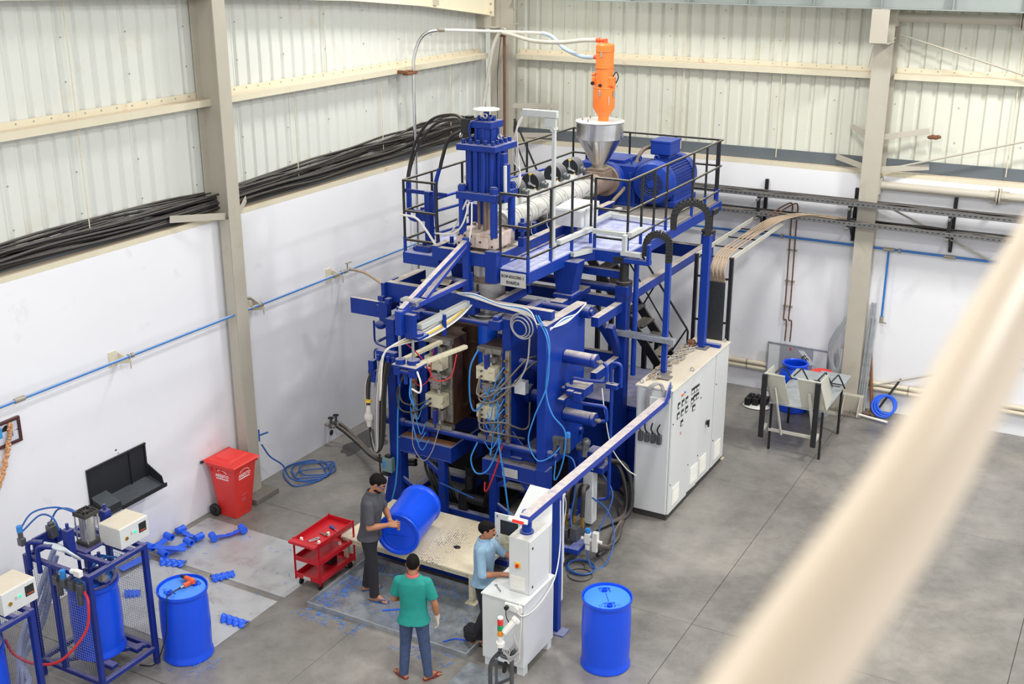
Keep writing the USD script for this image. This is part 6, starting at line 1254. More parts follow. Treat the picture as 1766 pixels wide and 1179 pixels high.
shav(90, 3.0, 4.0, -10.98, -10.72, .004, 'blue shavings on the floor in front of the tray, left half')
shav(50, 4.6, 5.4, -11.0, -10.74, .004, 'blue shavings on the floor in front of the tray near the man in teal')
shav(60, 2.2, 2.9, -12.7, -12.2, .01, 'blue shavings on the floor round the drum with the heat gun')
shav(40, .3, 2.6, -12.1, -9.6, .01, 'sparse blue shavings on the two metal sheets')
solo('plastic_strip', 'long blue strip lying in the tray between the two men', 'strip', [beam((4.0, -10.32, .02), (4.28, -10.12, .024), .03, .006)], 'scrap_blue')
solo('plastic_strip', 'long blue strip lying near the right rim of the tray', 'strip', [tube([(5.1, -10.55, .02), (5.2, -10.42, .02), (5.34, -10.38, .022)], .01, 6)], 'scrap_blue')

# ================================================================== LEAK TEST STATIONS (left foreground)
def station(dy, near):
    w = 'second' if near else 'first'
    lab = 'blue framed drum test station cut off by the lower left edge of the photo' if near else 'blue framed drum test station with wire mesh sides beside the standing drum'
    t = Thing('test_station', lab, 'test station', (1.75, -13.03 + dy, 0))
    x0, x1, y0, y1, zt = 1.2, 2.23, -13.46 + dy, -12.62 + dy, 1.66
    g = .032
    for x in (x0, x1 - .0):
        for y in (y0, y1): t.part('post', bx(x - g, x + g, y - g, y + g, 0, zt), 'station_blue')
    for x in (1.62,):
        t.part('post', bx(x - g, x + g, y1 - g, y1 + g, .2, zt), 'station_blue')
        t.part('post', bx(x - g, x + g, y0 - g, y0 + g, .2, zt - .02), 'station_blue')
    for z in (.22, zt - .034):
        for y in (y0, y1): t.part('rail', bx(x0, x1, y - g + .003, y + g - .003, z - .03, z + .03), 'station_blue')
        for x in (x0, x1): t.part('rail', bx(x - g + .003, x + g - .003, y0, y1, z - .03, z + .028), 'station_blue')
    t.part('cross_beam', [bx(x0, x1, y - .03, y + .03, zt - .05, zt + .01) for y in (-13.15 + dy, -12.8 + dy)], 'station_blue')
    t.part('drum_seat', [bx(1.45, 2.1, y - .05, y + .05, .19, .25) for y in (-13.15 + dy, -12.75 + dy)] + [beam((1.35, y0, .22), (2.1, y1, .22), .06, .05)], 'station_blue')
    # wire mesh on the near and far sides
    def mesh(xa, xb, y, za, zb):
        ms = [cyl((x, y, za), (x, y, zb), .0022, n=4) for x in np.arange(xa, xb, .036)] + [cyl((xa, y + .003, z), (xb, y + .003, z), .0022, n=4) for z in np.arange(za, zb, .036)]
        t.part('wire_mesh', ms, 'mesh_wire', smooth=False, kind='stuff')
    mesh(x0 + g, 1.62 - g, y0, .25, zt - .06); mesh(1.62 + g, x1 - g, y0, .25, zt - .06); mesh(1.62 + g, x1 - g, y1, .25, zt - .06)
    t.part('clamp_ring', [ring((1.68, -12.98 + dy, 1.2), (0, 0, 1), .27, .03, 36, 8), bx(1.4, 1.96, -13.02 + dy, -12.94 + dy, 1.2, 1.26), cyl((1.68, -12.98 + dy, 1.24), (1.68, -12.98 + dy, 1.62), .03, n=12), cyl((1.5, -12.98 + dy, 1.24), (1.5, -12.98 + dy, 1.62), .02, n=12), cyl((1.86, -12.98 + dy, 1.24), (1.86, -12.98 + dy, 1.62), .02, n=12)], 'station_blue')
    t.part('valve', [bx(1.84, 1.92, -13.02 + dy, -12.94 + dy, 1.24, 1.36), bx(1.56, 1.64, -13.1 + dy, -13.04 + dy, 1.24, 1.32)], 'fitting')
    for i in range(4): t.part('air_hose', tube([(1.9, -12.98 + dy, 1.32), (2.0, -12.9 + dy + .04 * i, 1.42 + .03 * i), (1.98, -12.82 + dy, 1.5), (1.8 - .05 * i, -12.86 + dy, 1.46), (1.7, -13.0 + dy, 1.36)], .011, 8), 'air_blue' if i % 2 else 'air_navy')
    if not near:
        cx_, cy_ = 1.69, -12.95
        t.part('mounting_plate', [bx(cx_ - .16, cx_ + .16, cy_ - .2, cy_ + .2, zt + .01, zt + .03)], 'station_blue')
        p = t.part('air_cylinder', [rings([(np.array([cx_, cy_, z]), np.array([1, 0, 0.]), np.array([0, 1, 0.])) for z in (1.74, 2.06)], [.088, .088], 28)], 'aluminium')
        t.part('cylinder_cap', [bx(cx_ - .105, cx_ + .105, cy_ - .105, cy_ + .105, 1.69, 1.74, .008)], 'plinth_black', parent=p)
        t.part('cylinder_cap', [bx(cx_ - .105, cx_ + .105, cy_ - .105, cy_ - .09, 2.06, 2.11), bx(cx_ - .105, cx_ + .105, cy_ + .09, cy_ + .105, 2.06, 2.11), bx(cx_ - .105, cx_ - .09, cy_ - .105, cy_ + .105, 2.06, 2.11), bx(cx_ + .09, cx_ + .105, cy_ - .105, cy_ + .105, 2.06, 2.11), bx(cx_ - .1, cx_ + .1, cy_ - .1, cy_ + .1, 2.06, 2.07), cyl((cx_, cy_, 2.06), (cx_, cy_, 2.11), .03, n=14)] + [beam((cx_, cy_, 2.1), (cx_ + .1 * math.cos(a), cy_ + .1 * math.sin(a), 2.1), .01, .02) for a in np.arange(8) * PI / 4], 'plinth_black', parent=p)
        t.part('tie_rod', [cyl((cx_ + a, cy_ + b, 1.74), (cx_ + a, cy_ + b, 2.06), .01, n=8) for a in (-.09, .09) for b in (-.09, .09)], 'chrome', parent=p)
        for y in (cy_ - .28, cy_ + .28):
            t.part('guide_post', [bx(cx_ - .05, cx_ + .05, y - .05, y + .05, zt + .01, zt + .34), cyl((cx_, y, zt + .34), (cx_, y, zt + .41), .02, n=10)], 'station_blue')
        t.part('end_plate', [bx(x0 + .05, x0 + .08, -13.4, -13.05, zt, zt + .18), bx(x0 + .02, x0 + .12, -13.1, -13.02, zt, zt + .16)], 'station_blue')
        t.part('solenoid', [bx(x0 + .06, x0 + .16, -13.2, -13.1, zt + .1, zt + .26), bx(x0 + .08, x0 + .14, -13.18, -13.12, zt + .26, zt + .3)], 'pump_grey')
        t.part('elbow_pipe', bent([(x0 + .1, -13.5, 1.5), (x0 + .1, -13.5, 1.86), (x0 + .28, -13.42, 1.86)], .03, .08), 'station_blue')
        t.part('elbow_pipe', bent([(x0 + .26, -13.5, 1.5), (x0 + .26, -13.5, 1.84), (x0 + .42, -13.42, 1.84)], .03, .08), 'station_blue')
        t.part('regulator', [cyl((x0 + .06, -13.54, 1.9), (x0 + .06, -13.54, 2.02), .03, n=12), bx(x0 + .02, x0 + .1, -13.57, -13.5, 1.82, 1.92)], 'pump_grey')
        t.part('regulator_knob', cyl((x0 + .06, -13.54, 2.0), (x0 + .06, -13.54, 2.07), .035, n=14), 'air_blue')
        for P_ in ([(x0 + .06, -13.54, 2.02), (x0 + .14, -13.4, 2.2), (1.5, -13.2, 2.22), (1.62, -13.05, 2.12)], [(x0 + .08, -13.52, 2.0), (x0 + .2, -13.35, 2.16), (1.55, -13.3, 2.14), (1.6, -13.27, 1.98)], [(x0 + .12, -13.15, 1.98), (1.4, -13.1, 2.12), (1.55, -13.06, 2.15), (1.62, -13.0, 2.08)]):
            t.part('air_hose', tube(P_, .011, 8), 'air_navy')
        for i in range(3): t.part('clear_hose', tube([(x0 + .3, -13.42, 1.86), (1.65, -13.4 + .03 * i, 1.82), (1.72 + .03 * i, -13.3, 1.74), (1.74 + .03 * i, -13.2, 1.62)], .018, 8), 'hose_clear')
        t.part('filter_regulator', [bx(1.72 + .13 * i, 1.8 + .13 * i, y0 - .1, y0 - .03, 1.44, 1.56) for i in range(4)] + [cyl((1.8, y0 - .065, 1.32), (1.8, y0 - .065, 1.5), .035, n=14), cyl((2.12, y0 - .065, 1.28), (2.12, y0 - .065, 1.5), .035, n=14)], 'pump_grey')
        t.part('regulator_knob', cyl((1.88, y0 - .065, 1.56), (1.88, y0 - .065, 1.66), .035, n=14), 'air_blue')
        t.part('pressure_valve', [bx(2.1, 2.2, y0 - .1, y0 - .04, 1.66, 1.74), cyl((2.1, y0 - .07, 1.7), (2.04, y0 - .07, 1.7), .03, n=10)], 'white_plastic')
    b = Thing('control_box', 'white control box with green lamp on the test station at the lower left edge' if near else 'white control box with green lamp on the test station by the drum', 'control box', (1.95, -12.64 + dy, 1.66))
    ya, yb = -12.87 + dy, -12.43 + dy
    b.part('case', bx(1.78, 2.12, ya, yb, 1.665, 1.93, .008), 'enamel_dusty')
    p = b.part('front_door', bx(2.12, 2.135, ya, yb, 1.665, 1.925, .004), 'enamel')
    q = b.part('display', bx(2.135, 2.142, yb - .15, yb - .04, 1.76, 1.88, .003), 'meter_dark', parent=p)
    b.part('digits', [bx(2.142, 2.143, yb - .135 + .022 * i, yb - .12 + .022 * i, 1.775, 1.79, 0) for i in range(4)], 'orange_red', parent=p)
    b.part('green_lamp', cyl((2.135, ya + .22, 1.81), (2.15, ya + .22, 1.81), .015, n=14), 'lamp_green', parent=p)
    b.part('switch', [bx(2.135, 2.14, ya + .16, ya + .18, 1.79, 1.83)], 'label_silver', parent=p)
    b.part('key_switch', [cyl((2.135, ya + .09, 1.78), (2.148, ya + .09, 1.78), .022, n=16)], 'brass', parent=p)
station(0, False); station(-1.64, True)
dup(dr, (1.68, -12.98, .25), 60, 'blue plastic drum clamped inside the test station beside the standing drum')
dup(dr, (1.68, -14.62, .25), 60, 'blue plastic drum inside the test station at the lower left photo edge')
solo('red_hose', 'red air hose looping between the two test stations', 'hose', tube([(2.22, -13.53, 1.48), (2.34, -13.6, 1.4), (2.36, -13.7, 1.1), (2.2, -13.95, .82), (1.95, -14.1, .78), (1.75, -14.2, .9), (1.7, -14.25, 1.1)], .016, 10), 'hose_red')
for i in range(3): solo('vacuum_hose', 'grey ribbed vacuum hose behind the test stations', 'hose', tube([(.9 + .1 * i, -12.8 - .1 * i, 1.4 - .1 * i), (.95, -13.2, .9 - .2 * i), (1.05, -13.6, .5 - .12 * i), (1.3 + .1 * i, -13.9, .1 + .08 * i), (1.5, -14.1, .25)], .035, 10), 'hose_vacuum', group='grey vacuum hoses behind the stations')

# ================================================================== ON THE LEFT WALL
ch = Thing('wall_chute', 'black metal chute opening in the left wall with a sloping tray', 'chute', (.1, -10.95, 1.1))
ch.part('back_panel', bx(0, .012, -11.48, -10.44, 1.08, 1.63, .002), 'opening_black')
ch.part('frame', [bx(0, .03, -11.5, -10.42, 1.61, 1.64, .003), bx(0, .03, -11.5, -11.47, 1.0, 1.64, .003), bx(0, .03, -10.46, -10.43, 1.05, 1.64, .003), bx(0, .03, -10.75, -10.735, 1.1, 1.62, .002)], 'black_post')
ch.part('tray_floor', [beam((.0, -10.95, 1.12), (.3, -10.95, 1.02), 1.16, .012, c=.001)], 'opening_black')
ch.part('tray_lip', [beam((.3, -10.36, 1.02), (.3, -11.2, 1.02), .012, .06)], 'black_post')
ch.part('side_wing', [prism([(0, 1.1), (.3, 1.0), (.26, 1.16), (.0, 1.3)], (0, -10.4, 0), (1, 0, 0), (0, 0, 1), .012), prism([(0, .94), (.3, 1.0), (.28, 1.12), (0, 1.22)], (0, -11.2, 0), (1, 0, 0), (0, 0, 1), .28)], 'opening_black')
pc = Thing('picture_frame', 'dark framed picture with a paper photograph high on the left wall', 'picture', (.02, -12.7, 2.46))
pc.part('frame', [bx(0, .04, -12.96, -12.41, 2.75, 2.79), bx(0, .04, -12.96, -12.41, 2.45, 2.49), bx(0, .04, -12.45, -12.41, 2.49, 2.75), bx(0, .04, -12.96, -12.92, 2.49, 2.75)], 'frame_wood')
pc.part('photograph', bx(0, .02, -12.92, -12.45, 2.49, 2.75, 0), 'photo_paper')
pc.part('printed_patch', bx(.02, .0215, -12.92, -12.68, 2.58, 2.72, 0), 'photo_blue')
pc.part('printed_patch', [prism([(-12.62 + .06 * math.cos(a), 2.67 + .055 * math.sin(a)) for a in np.linspace(-.3, PI + .3, 14)], (.0205, 0, 0), (0, 1, 0), (0, 0, 1), .001)], 'ink_black')
rg = random.Random(2)
solo('garland', 'string of pale orange flower beads hung over the picture frame', 'garland', [ball((.06 + rg.uniform(-.018, .018), -12.59 - .3 * (s / 70) ** 1.5 + rg.uniform(-.02, .02), 2.74 - .78 * s / 70), rg.uniform(.016, .024), 1) for s in np.arange(0, 70, .55)], 'garland', kind='stuff', smooth=60)
for dy, dz in ((0, 0), (.035, -.06)):
    solo('wall_chip', 'small grey chip in the white plaster above the black chute, ' + ('upper' if dz == 0 else 'lower'), 'plaster chip', ball((.0, -10.94 + dy, 1.72 + dz), .02 if dz == 0 else .012, 1, (.2, 1, .7)), 'pump_grey')

# ================================================================== BACK RIGHT CORNER
be = Thing('metal_bench', 'white metal double bench with black legs standing near the back wall', 'bench', (7.35, -2.2, 0))
for x, y in ((6.91, -2.71), (7.8, -2.73), (6.88, -1.42), (7.81, -1.48)): be.part('leg', bx(x - .02, x + .02, y - .02, y + .02, 0, .88), 'black_post')
for x in (6.83, 7.74): be.part('wide_leg', bx(x - .05, x + .04, -2.98, -2.94, .3, 1.46), 'black_post')
be.part('seat', [bx(6.87, 7.83, -2.74, -1.45, .86, .88, .003)], 'bench_seat')
be.part('desk_top', [bx(6.84, 7.84, -1.45, -.95, .9, .915, .003)], 'bench_seat')
be.part('desk_top', [bx(7.3, 7.84, -1.45, -.95, .94, .955, .003)], 'bench_seat')
for xa, xb, xc, xd in ((6.8, 7.14, 6.9, 7.22), (7.37, 7.75, 7.43, 7.83)):
    V = np.array([(xa, -2.93, 1.46), (xb, -2.93, 1.46), (xd, -2.72, .9), (xc, -2.72, .9)]); W_ = V + (0, .02, .01)
    be.part('backrest', (np.vstack([V, W_]), np.array([(0, 2, 1), (0, 3, 2), (4, 5, 6), (4, 6, 7), (0, 1, 5), (0, 5, 4), (1, 2, 6), (1, 6, 5), (2, 3, 7), (2, 7, 6), (3, 0, 4), (3, 4, 7)])), 'bench_white', smooth=False)
    be.part('backrest_rib', beam(((xa + xb) / 2 + .02, -2.88, 1.22), ((xc + xd) / 2 + .06, -2.74, .32), .05, .03), 'bench_white')
    be.part('top_rail', beam((xa, -2.93, 1.465), (xb + .02, -2.93, 1.465), .03, .03), 'bench_white')
V = np.array([(6.8, -2.93, 1.46), (6.8, -2.4, 1.44), (6.86, -2.2, .92), (6.9, -2.72, .9)])
for off, nm in ((0, 0), (.94, 1)):
    U_ = V + (off, 0, 0); W_ = U_ + (.018, 0, 0)
    be.part('side_panel', (np.vstack([U_, W_]), np.array([(0, 2, 1), (0, 3, 2), (4, 5, 6), (4, 6, 7), (0, 1, 5), (0, 5, 4), (1, 2, 6), (1, 6, 5), (2, 3, 7), (2, 7, 6), (3, 0, 4), (3, 4, 7)])), 'bench_white', smooth=False)
for x in (6.88, 7.2, 7.62, 7.84): be.part('armrest', bent([(x, -2.5, 1.35), (x, -2.0, 1.32), (x + .02, -1.75, 1.1), (x + .02, -1.5, .9)], .014, .03, 8), 'black_post')
be.part('stretcher', [bx(6.88, 7.82, -2.73, -2.7, .34, .4), bx(6.88, 7.82, -1.47, -1.44, .34, .4), bx(6.8, 6.86, -2.96, -2.7, .4, .47), bx(7.72, 7.78, -2.96, -2.7, .4, .47)], 'bench_white')
ob = Thing('open_barrel', 'open-topped blue plastic barrel behind the metal bench', 'barrel', (6.74, -.7, 0))
ob.part('shell', lathe([(0, .0), (.27, 0), (.285, .02), (.28, .06), (.29, .4), (.29, .66), (.27, .76), (.225, .86), (.225, .88), (.245, .89), (.245, .93), (.22, .94), (.205, .92), (.205, .87), (.26, .74), (.275, .6), (.265, .05), (0, .04)], (6.74, -.7, 0), n=48), 'drum_blue')
solo('red_basin', 'round red plastic basin upside down behind the metal bench', 'basin', lathe([(0, .78), (.2, .78), (.22, .8), (.21, .84), (.17, .85), (0, .84)], (7.25, -.72, 0), n=36), 'bin_red')
solo('lid_stand', 'short grey drum under the red basin behind the bench', 'drum', lathe([(0, 0), (.19, 0), (.2, .02), (.19, .78), (0, .78)], (7.25, -.72, 0), n=32), 'board_grey')
bd = Thing('notice_board', 'grey and white framed board leaning on the back wall behind the barrel', 'board', (6.62, -.1, .3))
bd.part('frame', [bx(6.02, 7.22, -.13, -.1, 1.03, 1.06), bx(6.02, 6.05, -.13, -.1, .3, 1.03), bx(7.19, 7.22, -.13, -.1, .3, 1.03), bx(6.02, 7.22, -.13, -.1, .28, .31)], 'galvanised')
bd.part('panel', bx(6.05, 7.19, -.12, -.105, .31, 1.03, 0), 'enamel')
bd.part('grey_panel', bx(6.27, 6.92, -.127, -.12, .45, 1.03, 0), 'board_grey')
bd.part('sticker', prism([(0, 0), (.12, 0), (.36, -.26), (.24, -.26)], (6.62, -.128, .98), (1, 0, 0), (0, 0, 1), .002), 'enamel')
bd.part('lettering', [text('EE', .085, (6.74, -.131, .8), (.72, 0, -.69), (.69, 0, .72), .002)], 'ink_black', smooth=False)
bd.part('red_mark', bx(6.46, 6.49, -.13, -.127, .95, 1.0, 0), 'light_red')
for i in range(4):
    solo('grey_hose', 'grey hose hanging in loops beside the back column', 'hose', tube([(7.5, -.3, 1.85 - .04 * i), (7.44 - .02 * i, -.3, 1.6), (7.34 - .03 * i, -.3, 1.3 - .03 * i), (7.32, -.3, .95 - .05 * i), (7.4, -.3, .78 - .03 * i), (7.47, -.3, .95), (7.42 + .02 * i, -.28, 1.2)], .024, 8), 'hose_grey', group='grey hoses beside the back column')
for i in range(4):
    solo('steel_bar', 'long grey steel bar leaning against the wall right of the back column', 'bar', beam((7.86 + .05 * i, -.28 - .02 * i, 0), (7.9 + .025 * i, -.03, 2.1 - .3 * (i % 2)), .035, .02), 'galvanised', group='steel bars leaning by the column')
solo('bamboo_pole', 'brown bamboo pole leaning on the white wall right of the column', 'pole', cyl((8.14, -.26, 0), (7.95, -.03, 1.25), .035, .025, n=12), 'bamboo')
solo('black_bar', 'black steel bar leaning beside the blue hose coil', 'bar', beam((8.2, -.34, .05), (8.56, -.05, .72), .03, .03), 'black_post')
for i in range(3): solo('blue_hose_coil', 'blue hose coiled on the floor right of the back column', 'hose', ring((8.34 + .03 * i, -.3, .22 + .02 * i), (.2 + .1 * i, -1, .5), .2 - .015 * i, .025, 30, 8), 'scrap_blue', group='blue hose coil by the back wall')
solo('white_pipe', 'white plastic pipe lying on the floor in front of the blue hose coil', 'pipe', cyl((7.95, -.5, .05), (8.5, -.62, .05), .022, n=12), 'white_plastic')
solo('scrap_heap', 'small heap of brown rags at the foot of the leaning bars', 'scrap', [ball((7.98 + .07 * i, -.32 - .03 * (i % 2), .04), .07, 1, (1.1, .8, .6)) for i in range(4)], 'dirt_brown', smooth=False)
solo('white_bag', 'white plastic bag under dark tools left of the metal bench', 'bag', [ball((6.12, -.95, .02), .22, 2, (1.2, .8, .14)), ball((6.2, -.7, .12), .12, 2, (.8, .8, 1.2))], 'white_plastic')
for i in range(3): solo('steel_block', ['dark steel block on the white bag, left one', 'dark steel block on the white bag, middle one', 'dark steel block on the white bag, right one'][i], 'block', [bx(5.92 + .14 * i, 6.03 + .14 * i, -1.06 + .04 * i, -.72, .05, .18), cyl((5.98 + .14 * i, -.9, .18), (5.98 + .14 * i, -.9, .22), .03, n=10)], 'oily_dark')

# ================================================================== HOSES AND PUMP UNIT RIGHT OF THE PRESS
pu = Thing('valve_unit', 'oily hydraulic valve unit with thick black hoses on the floor right of the press', 'valve unit', (5.35, -7.6, 0))
pu.part('frame', [bx(5.05, 5.75, -7.98, -7.9, .16, .24), bx(5.6, 5.76, -8.0, -7.6, .18, .26), bx(5.1, 5.2, -7.96, -7.3, 0, .2), bx(5.05, 5.75, -7.4, -7.32, .16, .24)], 'machine_blue_clean')
pu.part('valve_body', [bx(5.08 + .15 * i, 5.19 + .15 * i, -7.8, -7.5, .24, .42 + .05 * (i % 2)) for i in range(4)] + [cyl((5.14 + .15 * i, -7.82, .3), (5.14 + .15 * i, -7.78, .3), .03, n=8) for i in range(4)], 'pump_grey')
pu.part('hose_fitting', [cyl((5.12 + .13 * i, -7.62, .42), (5.12 + .13 * i, -7.62, .6), .028, n=10) for i in range(5)], 'brass')
for i in range(5): pu.part('hose', tube([(5.12 + .13 * i, -7.62, .58), (5.12 + .12 * i, -7.5, .84 + .03 * i), (5.16 + .09 * i, -7.2, .86), (5.1 + .05 * i, -6.95, .6), (5.05, -6.8, .3)], .034, 10), 'rubber')
pu.part('regulator', [bx(5.78, 5.86, -7.84, -7.76, .3, .46), bx(5.9, 5.98, -7.84, -7.76, .2, .5), cyl((5.72, -7.8, .36), (6.04, -7.8, .36), .025, n=10), cyl((5.82, -7.8, .28), (5.82, -7.8, .2), .04, n=10)], 'white_plastic')
pu.part('regulator_knob', cyl((5.82, -7.8, .46), (5.82, -7.8, .53), .034, n=14), 'air_blue')
pu.part('foot_block', [bx(5.3, 5.6, -8.1, -7.86, 0, .12, .01)], 'pump_grey')
solo('white_pillar', 'tall narrow white metal box standing behind the valve unit', 'box', [bx(5.3, 5.46, -6.9, -6.72, .08, 1.0, .006), bx(5.29, 5.47, -6.91, -6.71, .99, 1.01)], 'enamel')
for i in range(3): solo('floor_hose', f'thick {["brown", "black", "black"][i]} floor hose from the valve unit to the cabinet foot, {["uppermost", "middle", "lowest"][i]} of three', 'hose', tube([(5.98, -7.8, .3 - .08 * i), (6.0, -7.4 + .1 * i, .1), (5.85, -6.9 + .1 * i, .05), (5.78, -6.45, .05), (5.72 - .05 * i, -6.2, .05), (5.6, -5.8, .05), (5.4 - .1 * i, -5.4, .05)], .034, 10, 6), 'rubber' if i else 'hose_brown')
for i in range(2): solo('floor_hose', f'thick black hose arching down from the press behind the white narrow box, {["left", "right"][i]} one', 'hose', tube([(5.2 + .1 * i, -6.4, .9), (5.5 + .15 * i, -6.2, .85), (5.72 + .1 * i, -6.25, .5), (5.78 + .06 * i, -6.4, .12), (5.65, -6.7, .05), (5.5, -7.1, .05)], .036, 10), 'rubber')
solo('coiled_hose', 'blue air hose coiled on the floor behind the blue support post', 'hose', [ring((5.82, -8.02, .016), (0, 0, 1), .2, .012, 36, 7), ring((5.84, -8.04, .04), (.1, 0, 1), .19, .012, 36, 7)], 'air_navy')
solo('coiled_cable', 'thin black cable coiled on the floor behind the blue support post', 'cable', [ring((5.9, -8.2, .012), (0, 0, 1), .17, .008, 36, 6), tube([(5.9, -8.03, .012), (5.8, -7.9, .012), (5.6, -7.95, .02), (5.5, -8.05, .1)], .008, 6)], 'rubber')
for i in range(3): solo('air_line', ['blue air line dropping from the regulator on the press to the floor', 'blue air line looping behind the narrow white box', 'blue air line lying beside the valve unit'][i], 'hose', tube([[(5.3, -7.6, 1.5), (5.5, -7.65, 1.45), (5.56, -7.68, 1.1), (5.5, -7.7, .6), (5.56, -7.76, .42)], [(5.5, -6.7, .9), (5.75, -6.8, .6), (5.7, -7.1, .2), (5.82, -7.5, .3), (5.86, -7.78, .4)], [(5.8, -7.8, .24), (5.95, -7.95, .04), (6.1, -7.8, .02), (6.1, -7.5, .3), (5.9, -7.3, .6), (5.6, -7.2, .7)]][i], .012, 8), 'air_navy')
def crumple(c, r, sc_, seed):
    v, f = ball((0, 0, 0), 1, 4, (1, 1, 1)); v = v * (1 + .5 * (meshkit.fbm(v * 2.2 + 20, 4, seed) - .5))[:, None]
    return np.maximum(v * r * np.array(sc_) + np.array(c), (-99, -99, .016)), f
solo('leg_lump', 'crumpled black lump beside the operator at the console, standing in for his bent leg', 'leg_lump', crumple((5.42, -10.33, .13), .12, (1.1, .8, 1.15), 4), 'trouser_black')  # crumpled ball put in place of the bent leg
solo('grey_board', 'pale board leaning behind the left leg of the press', 'board', bx(2.02, 2.3, -7.42, -7.4, 0, .62), 'enamel')

# ------------------------------------------------------------------ the balcony handrail in front of the photographer
solo('handrail', 'thick cream painted handrail crossing the near foreground, out of focus', 'handrail', tube([(11.895, -21.17, 8.07), (11.94, -20.81, 8.13), (11.968, -20.59, 8.168), (11.985, -20.22, 8.212), (12.02, -19.6, 8.29)], .03, 28, 8), 'rail_cream')
rw = random.Random(21)
def puddle(c, rx_, ry_, label, m_):
    t_ = np.linspace(0, 2 * PI, 40, endpoint=False)
    r_ = 1 + .22 * np.sin(3 * t_ + c[0]) + .16 * np.sin(5 * t_ + 1.3) + .1 * np.sin(9 * t_)
    solo('wet_patch', label, 'stain', prism([(rx_ * a * math.cos(b), ry_ * a * math.sin(b)) for a, b in zip(r_, t_)], (c[0], c[1], .0005), (1, 0, 0), (0, 1, 0), .0012), m_, smooth=False)
puddle((.55, -5.9), .28, .55, 'dark wet patch on the floor by the wall valves', 'wet_concrete')
solo('red_cable', 'red cable hanging down beside the blue oil tank', 'cable', tube([(5.62, -4.6, 1.45), (5.66, -4.75, 1.3), (5.64, -4.8, .9), (5.7, -4.9, .4), (5.74, -5.0, .02)], .014, 8), 'hose_red')
solo('thin_cable', 'thin white cable drooping from the press valves to the floor', 'cable', tube([(5.55, -6.85, 2.3), (5.62, -6.9, 2.0), (5.7, -6.8, 1.4), (5.85, -6.6, 1.0), (5.95, -6.4, .8)], .009, 8), 'cable_white')

# ================================================================== PEOPLE
_ico = np.array(trimesh.creation.icosphere(2, 1.0).vertices)
_ico1 = np.array(trimesh.creation.icosphere(1, 1.0).vertices)
def hullp(P): return m3.Manifold.hull_points(np.vstack(P).astype(np.float32))
def S_(p, r, sc=(1, 1, 1), fine=True): return (_ico if fine else _ico1) * r * np.array(sc) + np.array(p, float)
def bone(a, ra, b, rb): return hullp([S_(a, ra), S_(b, rb)])
def ell(c, a, b, n=28, e=2.4, nrm=(0, 0, 1), fwd=(1, 0, 0)):
    """a superellipse outline: half depth b along fwd, half width a across"""
    nrm = np.array(nrm, float) / np.linalg.norm(nrm); fwd = np.array(fwd, float); fwd -= nrm * (fwd @ nrm); fwd /= np.linalg.norm(fwd); lat = np.cross(nrm, fwd)
    t = np.arange(n) * 2 * PI / n; cc, ss = np.cos(t), np.sin(t)
    return np.array(c, float) + (np.sign(cc) * abs(cc) ** (2 / e) * b)[:, None] * fwd + (np.sign(ss) * abs(ss) ** (2 / e) * a)[:, None] * lat
def chain(secs): 
    m = hullp([secs[0], secs[1]])
    for p, q in zip(secs[1:], secs[2:]): m = m + hullp([p, q])
    return m
def biggest(m): return max(m.decompose(), key=lambda q: q.volume())
def soften(m, edge=.016, it=8, fold=0.0, seed=0, fs=9.0):
    v, f = unman(m.refine_to_length(edge))
    t = trimesh.Trimesh(v, f, process=True); v0 = np.array(t.vertices)
    trimesh.smoothing.filter_taubin(t, lamb=.5, nu=.52, iterations=it)
    v = np.array(t.vertices); far = ~(np.linalg.norm(v - v0, axis=1) < 2.2 * edge); v[far] = v0[far]; t.vertices = v
    if fold:
        n = np.array(t.vertex_normals); v = v + n * ((meshkit.fbm(v * np.array([fs, fs, fs * .55]) + 50, 3, seed) - .5) * 2 * fold)[:, None]
    return v, np.array(t.faces)
def tomani(vf):
    t = trimesh.Trimesh(vf[0], vf[1], process=True)
    return m3.Manifold(m3.Mesh(np.array(t.vertices, np.float32), np.array(t.faces, np.uint32)))

def hand_mani(wrist, along, back, side, curl, grow=0.0, spread=.1):
    """palm, four jointed fingers and a thumb; along = wrist to knuckles, back = back of the hand, side = +1 when the thumb lies on back x along"""
    x = np.array(along, float); x /= np.linalg.norm(x); z = np.array(back, float); z -= x * (z @ x); z /= np.linalg.norm(z); y = np.cross(z, x) * side
    o = np.array(wrist, float); T = lambda p: o + p[0] * x + p[1] * y + p[2] * z
    g = grow
    m = hullp([S_(T((-.012, -.016, 0)), .019 + g, fine=False), S_(T((-.012, .016, 0)), .019 + g, fine=False), S_(T((.085, .03, 0)), .0125 + g, fine=False), S_(T((.085, -.032, -.002)), .0115 + g, fine=False), S_(T((.04, .032, -.004)), .014 + g, fine=False)])
    for k, (yb, L) in enumerate(((.031, .94), (.0105, 1.05), (-.0105, .98), (-.031, .78))):
        p = np.array([.086, yb, 0]); a = 0.0; r = .0092 - .0008 * (k == 3) + g
        for j, l in enumerate((.043, .026, .021)):
            a += curl * (.55, .9, .7)[j] * (1 + .08 * k)
            q = p + L * l * np.array([math.cos(a), spread * (yb / .03) * .5, -math.sin(a)])
            m = m + hullp([S_(T(p), r, fine=False), S_(T(q), r * .93, fine=False)]); p = q; r *= .93
    t0, t1, t2, t3 = (.012, .024, -.006), (.042, .05, -.018), (.068, .056 - .012 * curl, -.03 - .012 * curl), (.09, .05 - .02 * curl, -.038 - .016 * curl)
    m = m + hullp([S_(T(t0), .014 + g, fine=False), S_(T(t1), .0115 + g, fine=False)]) + hullp([S_(T(t1), .0115 + g, fine=False), S_(T(t2), .0105 + g, fine=False)]) + hullp([S_(T(t2), .0105 + g, fine=False), S_(T(t3), .0085 + g, fine=False)])
    return m

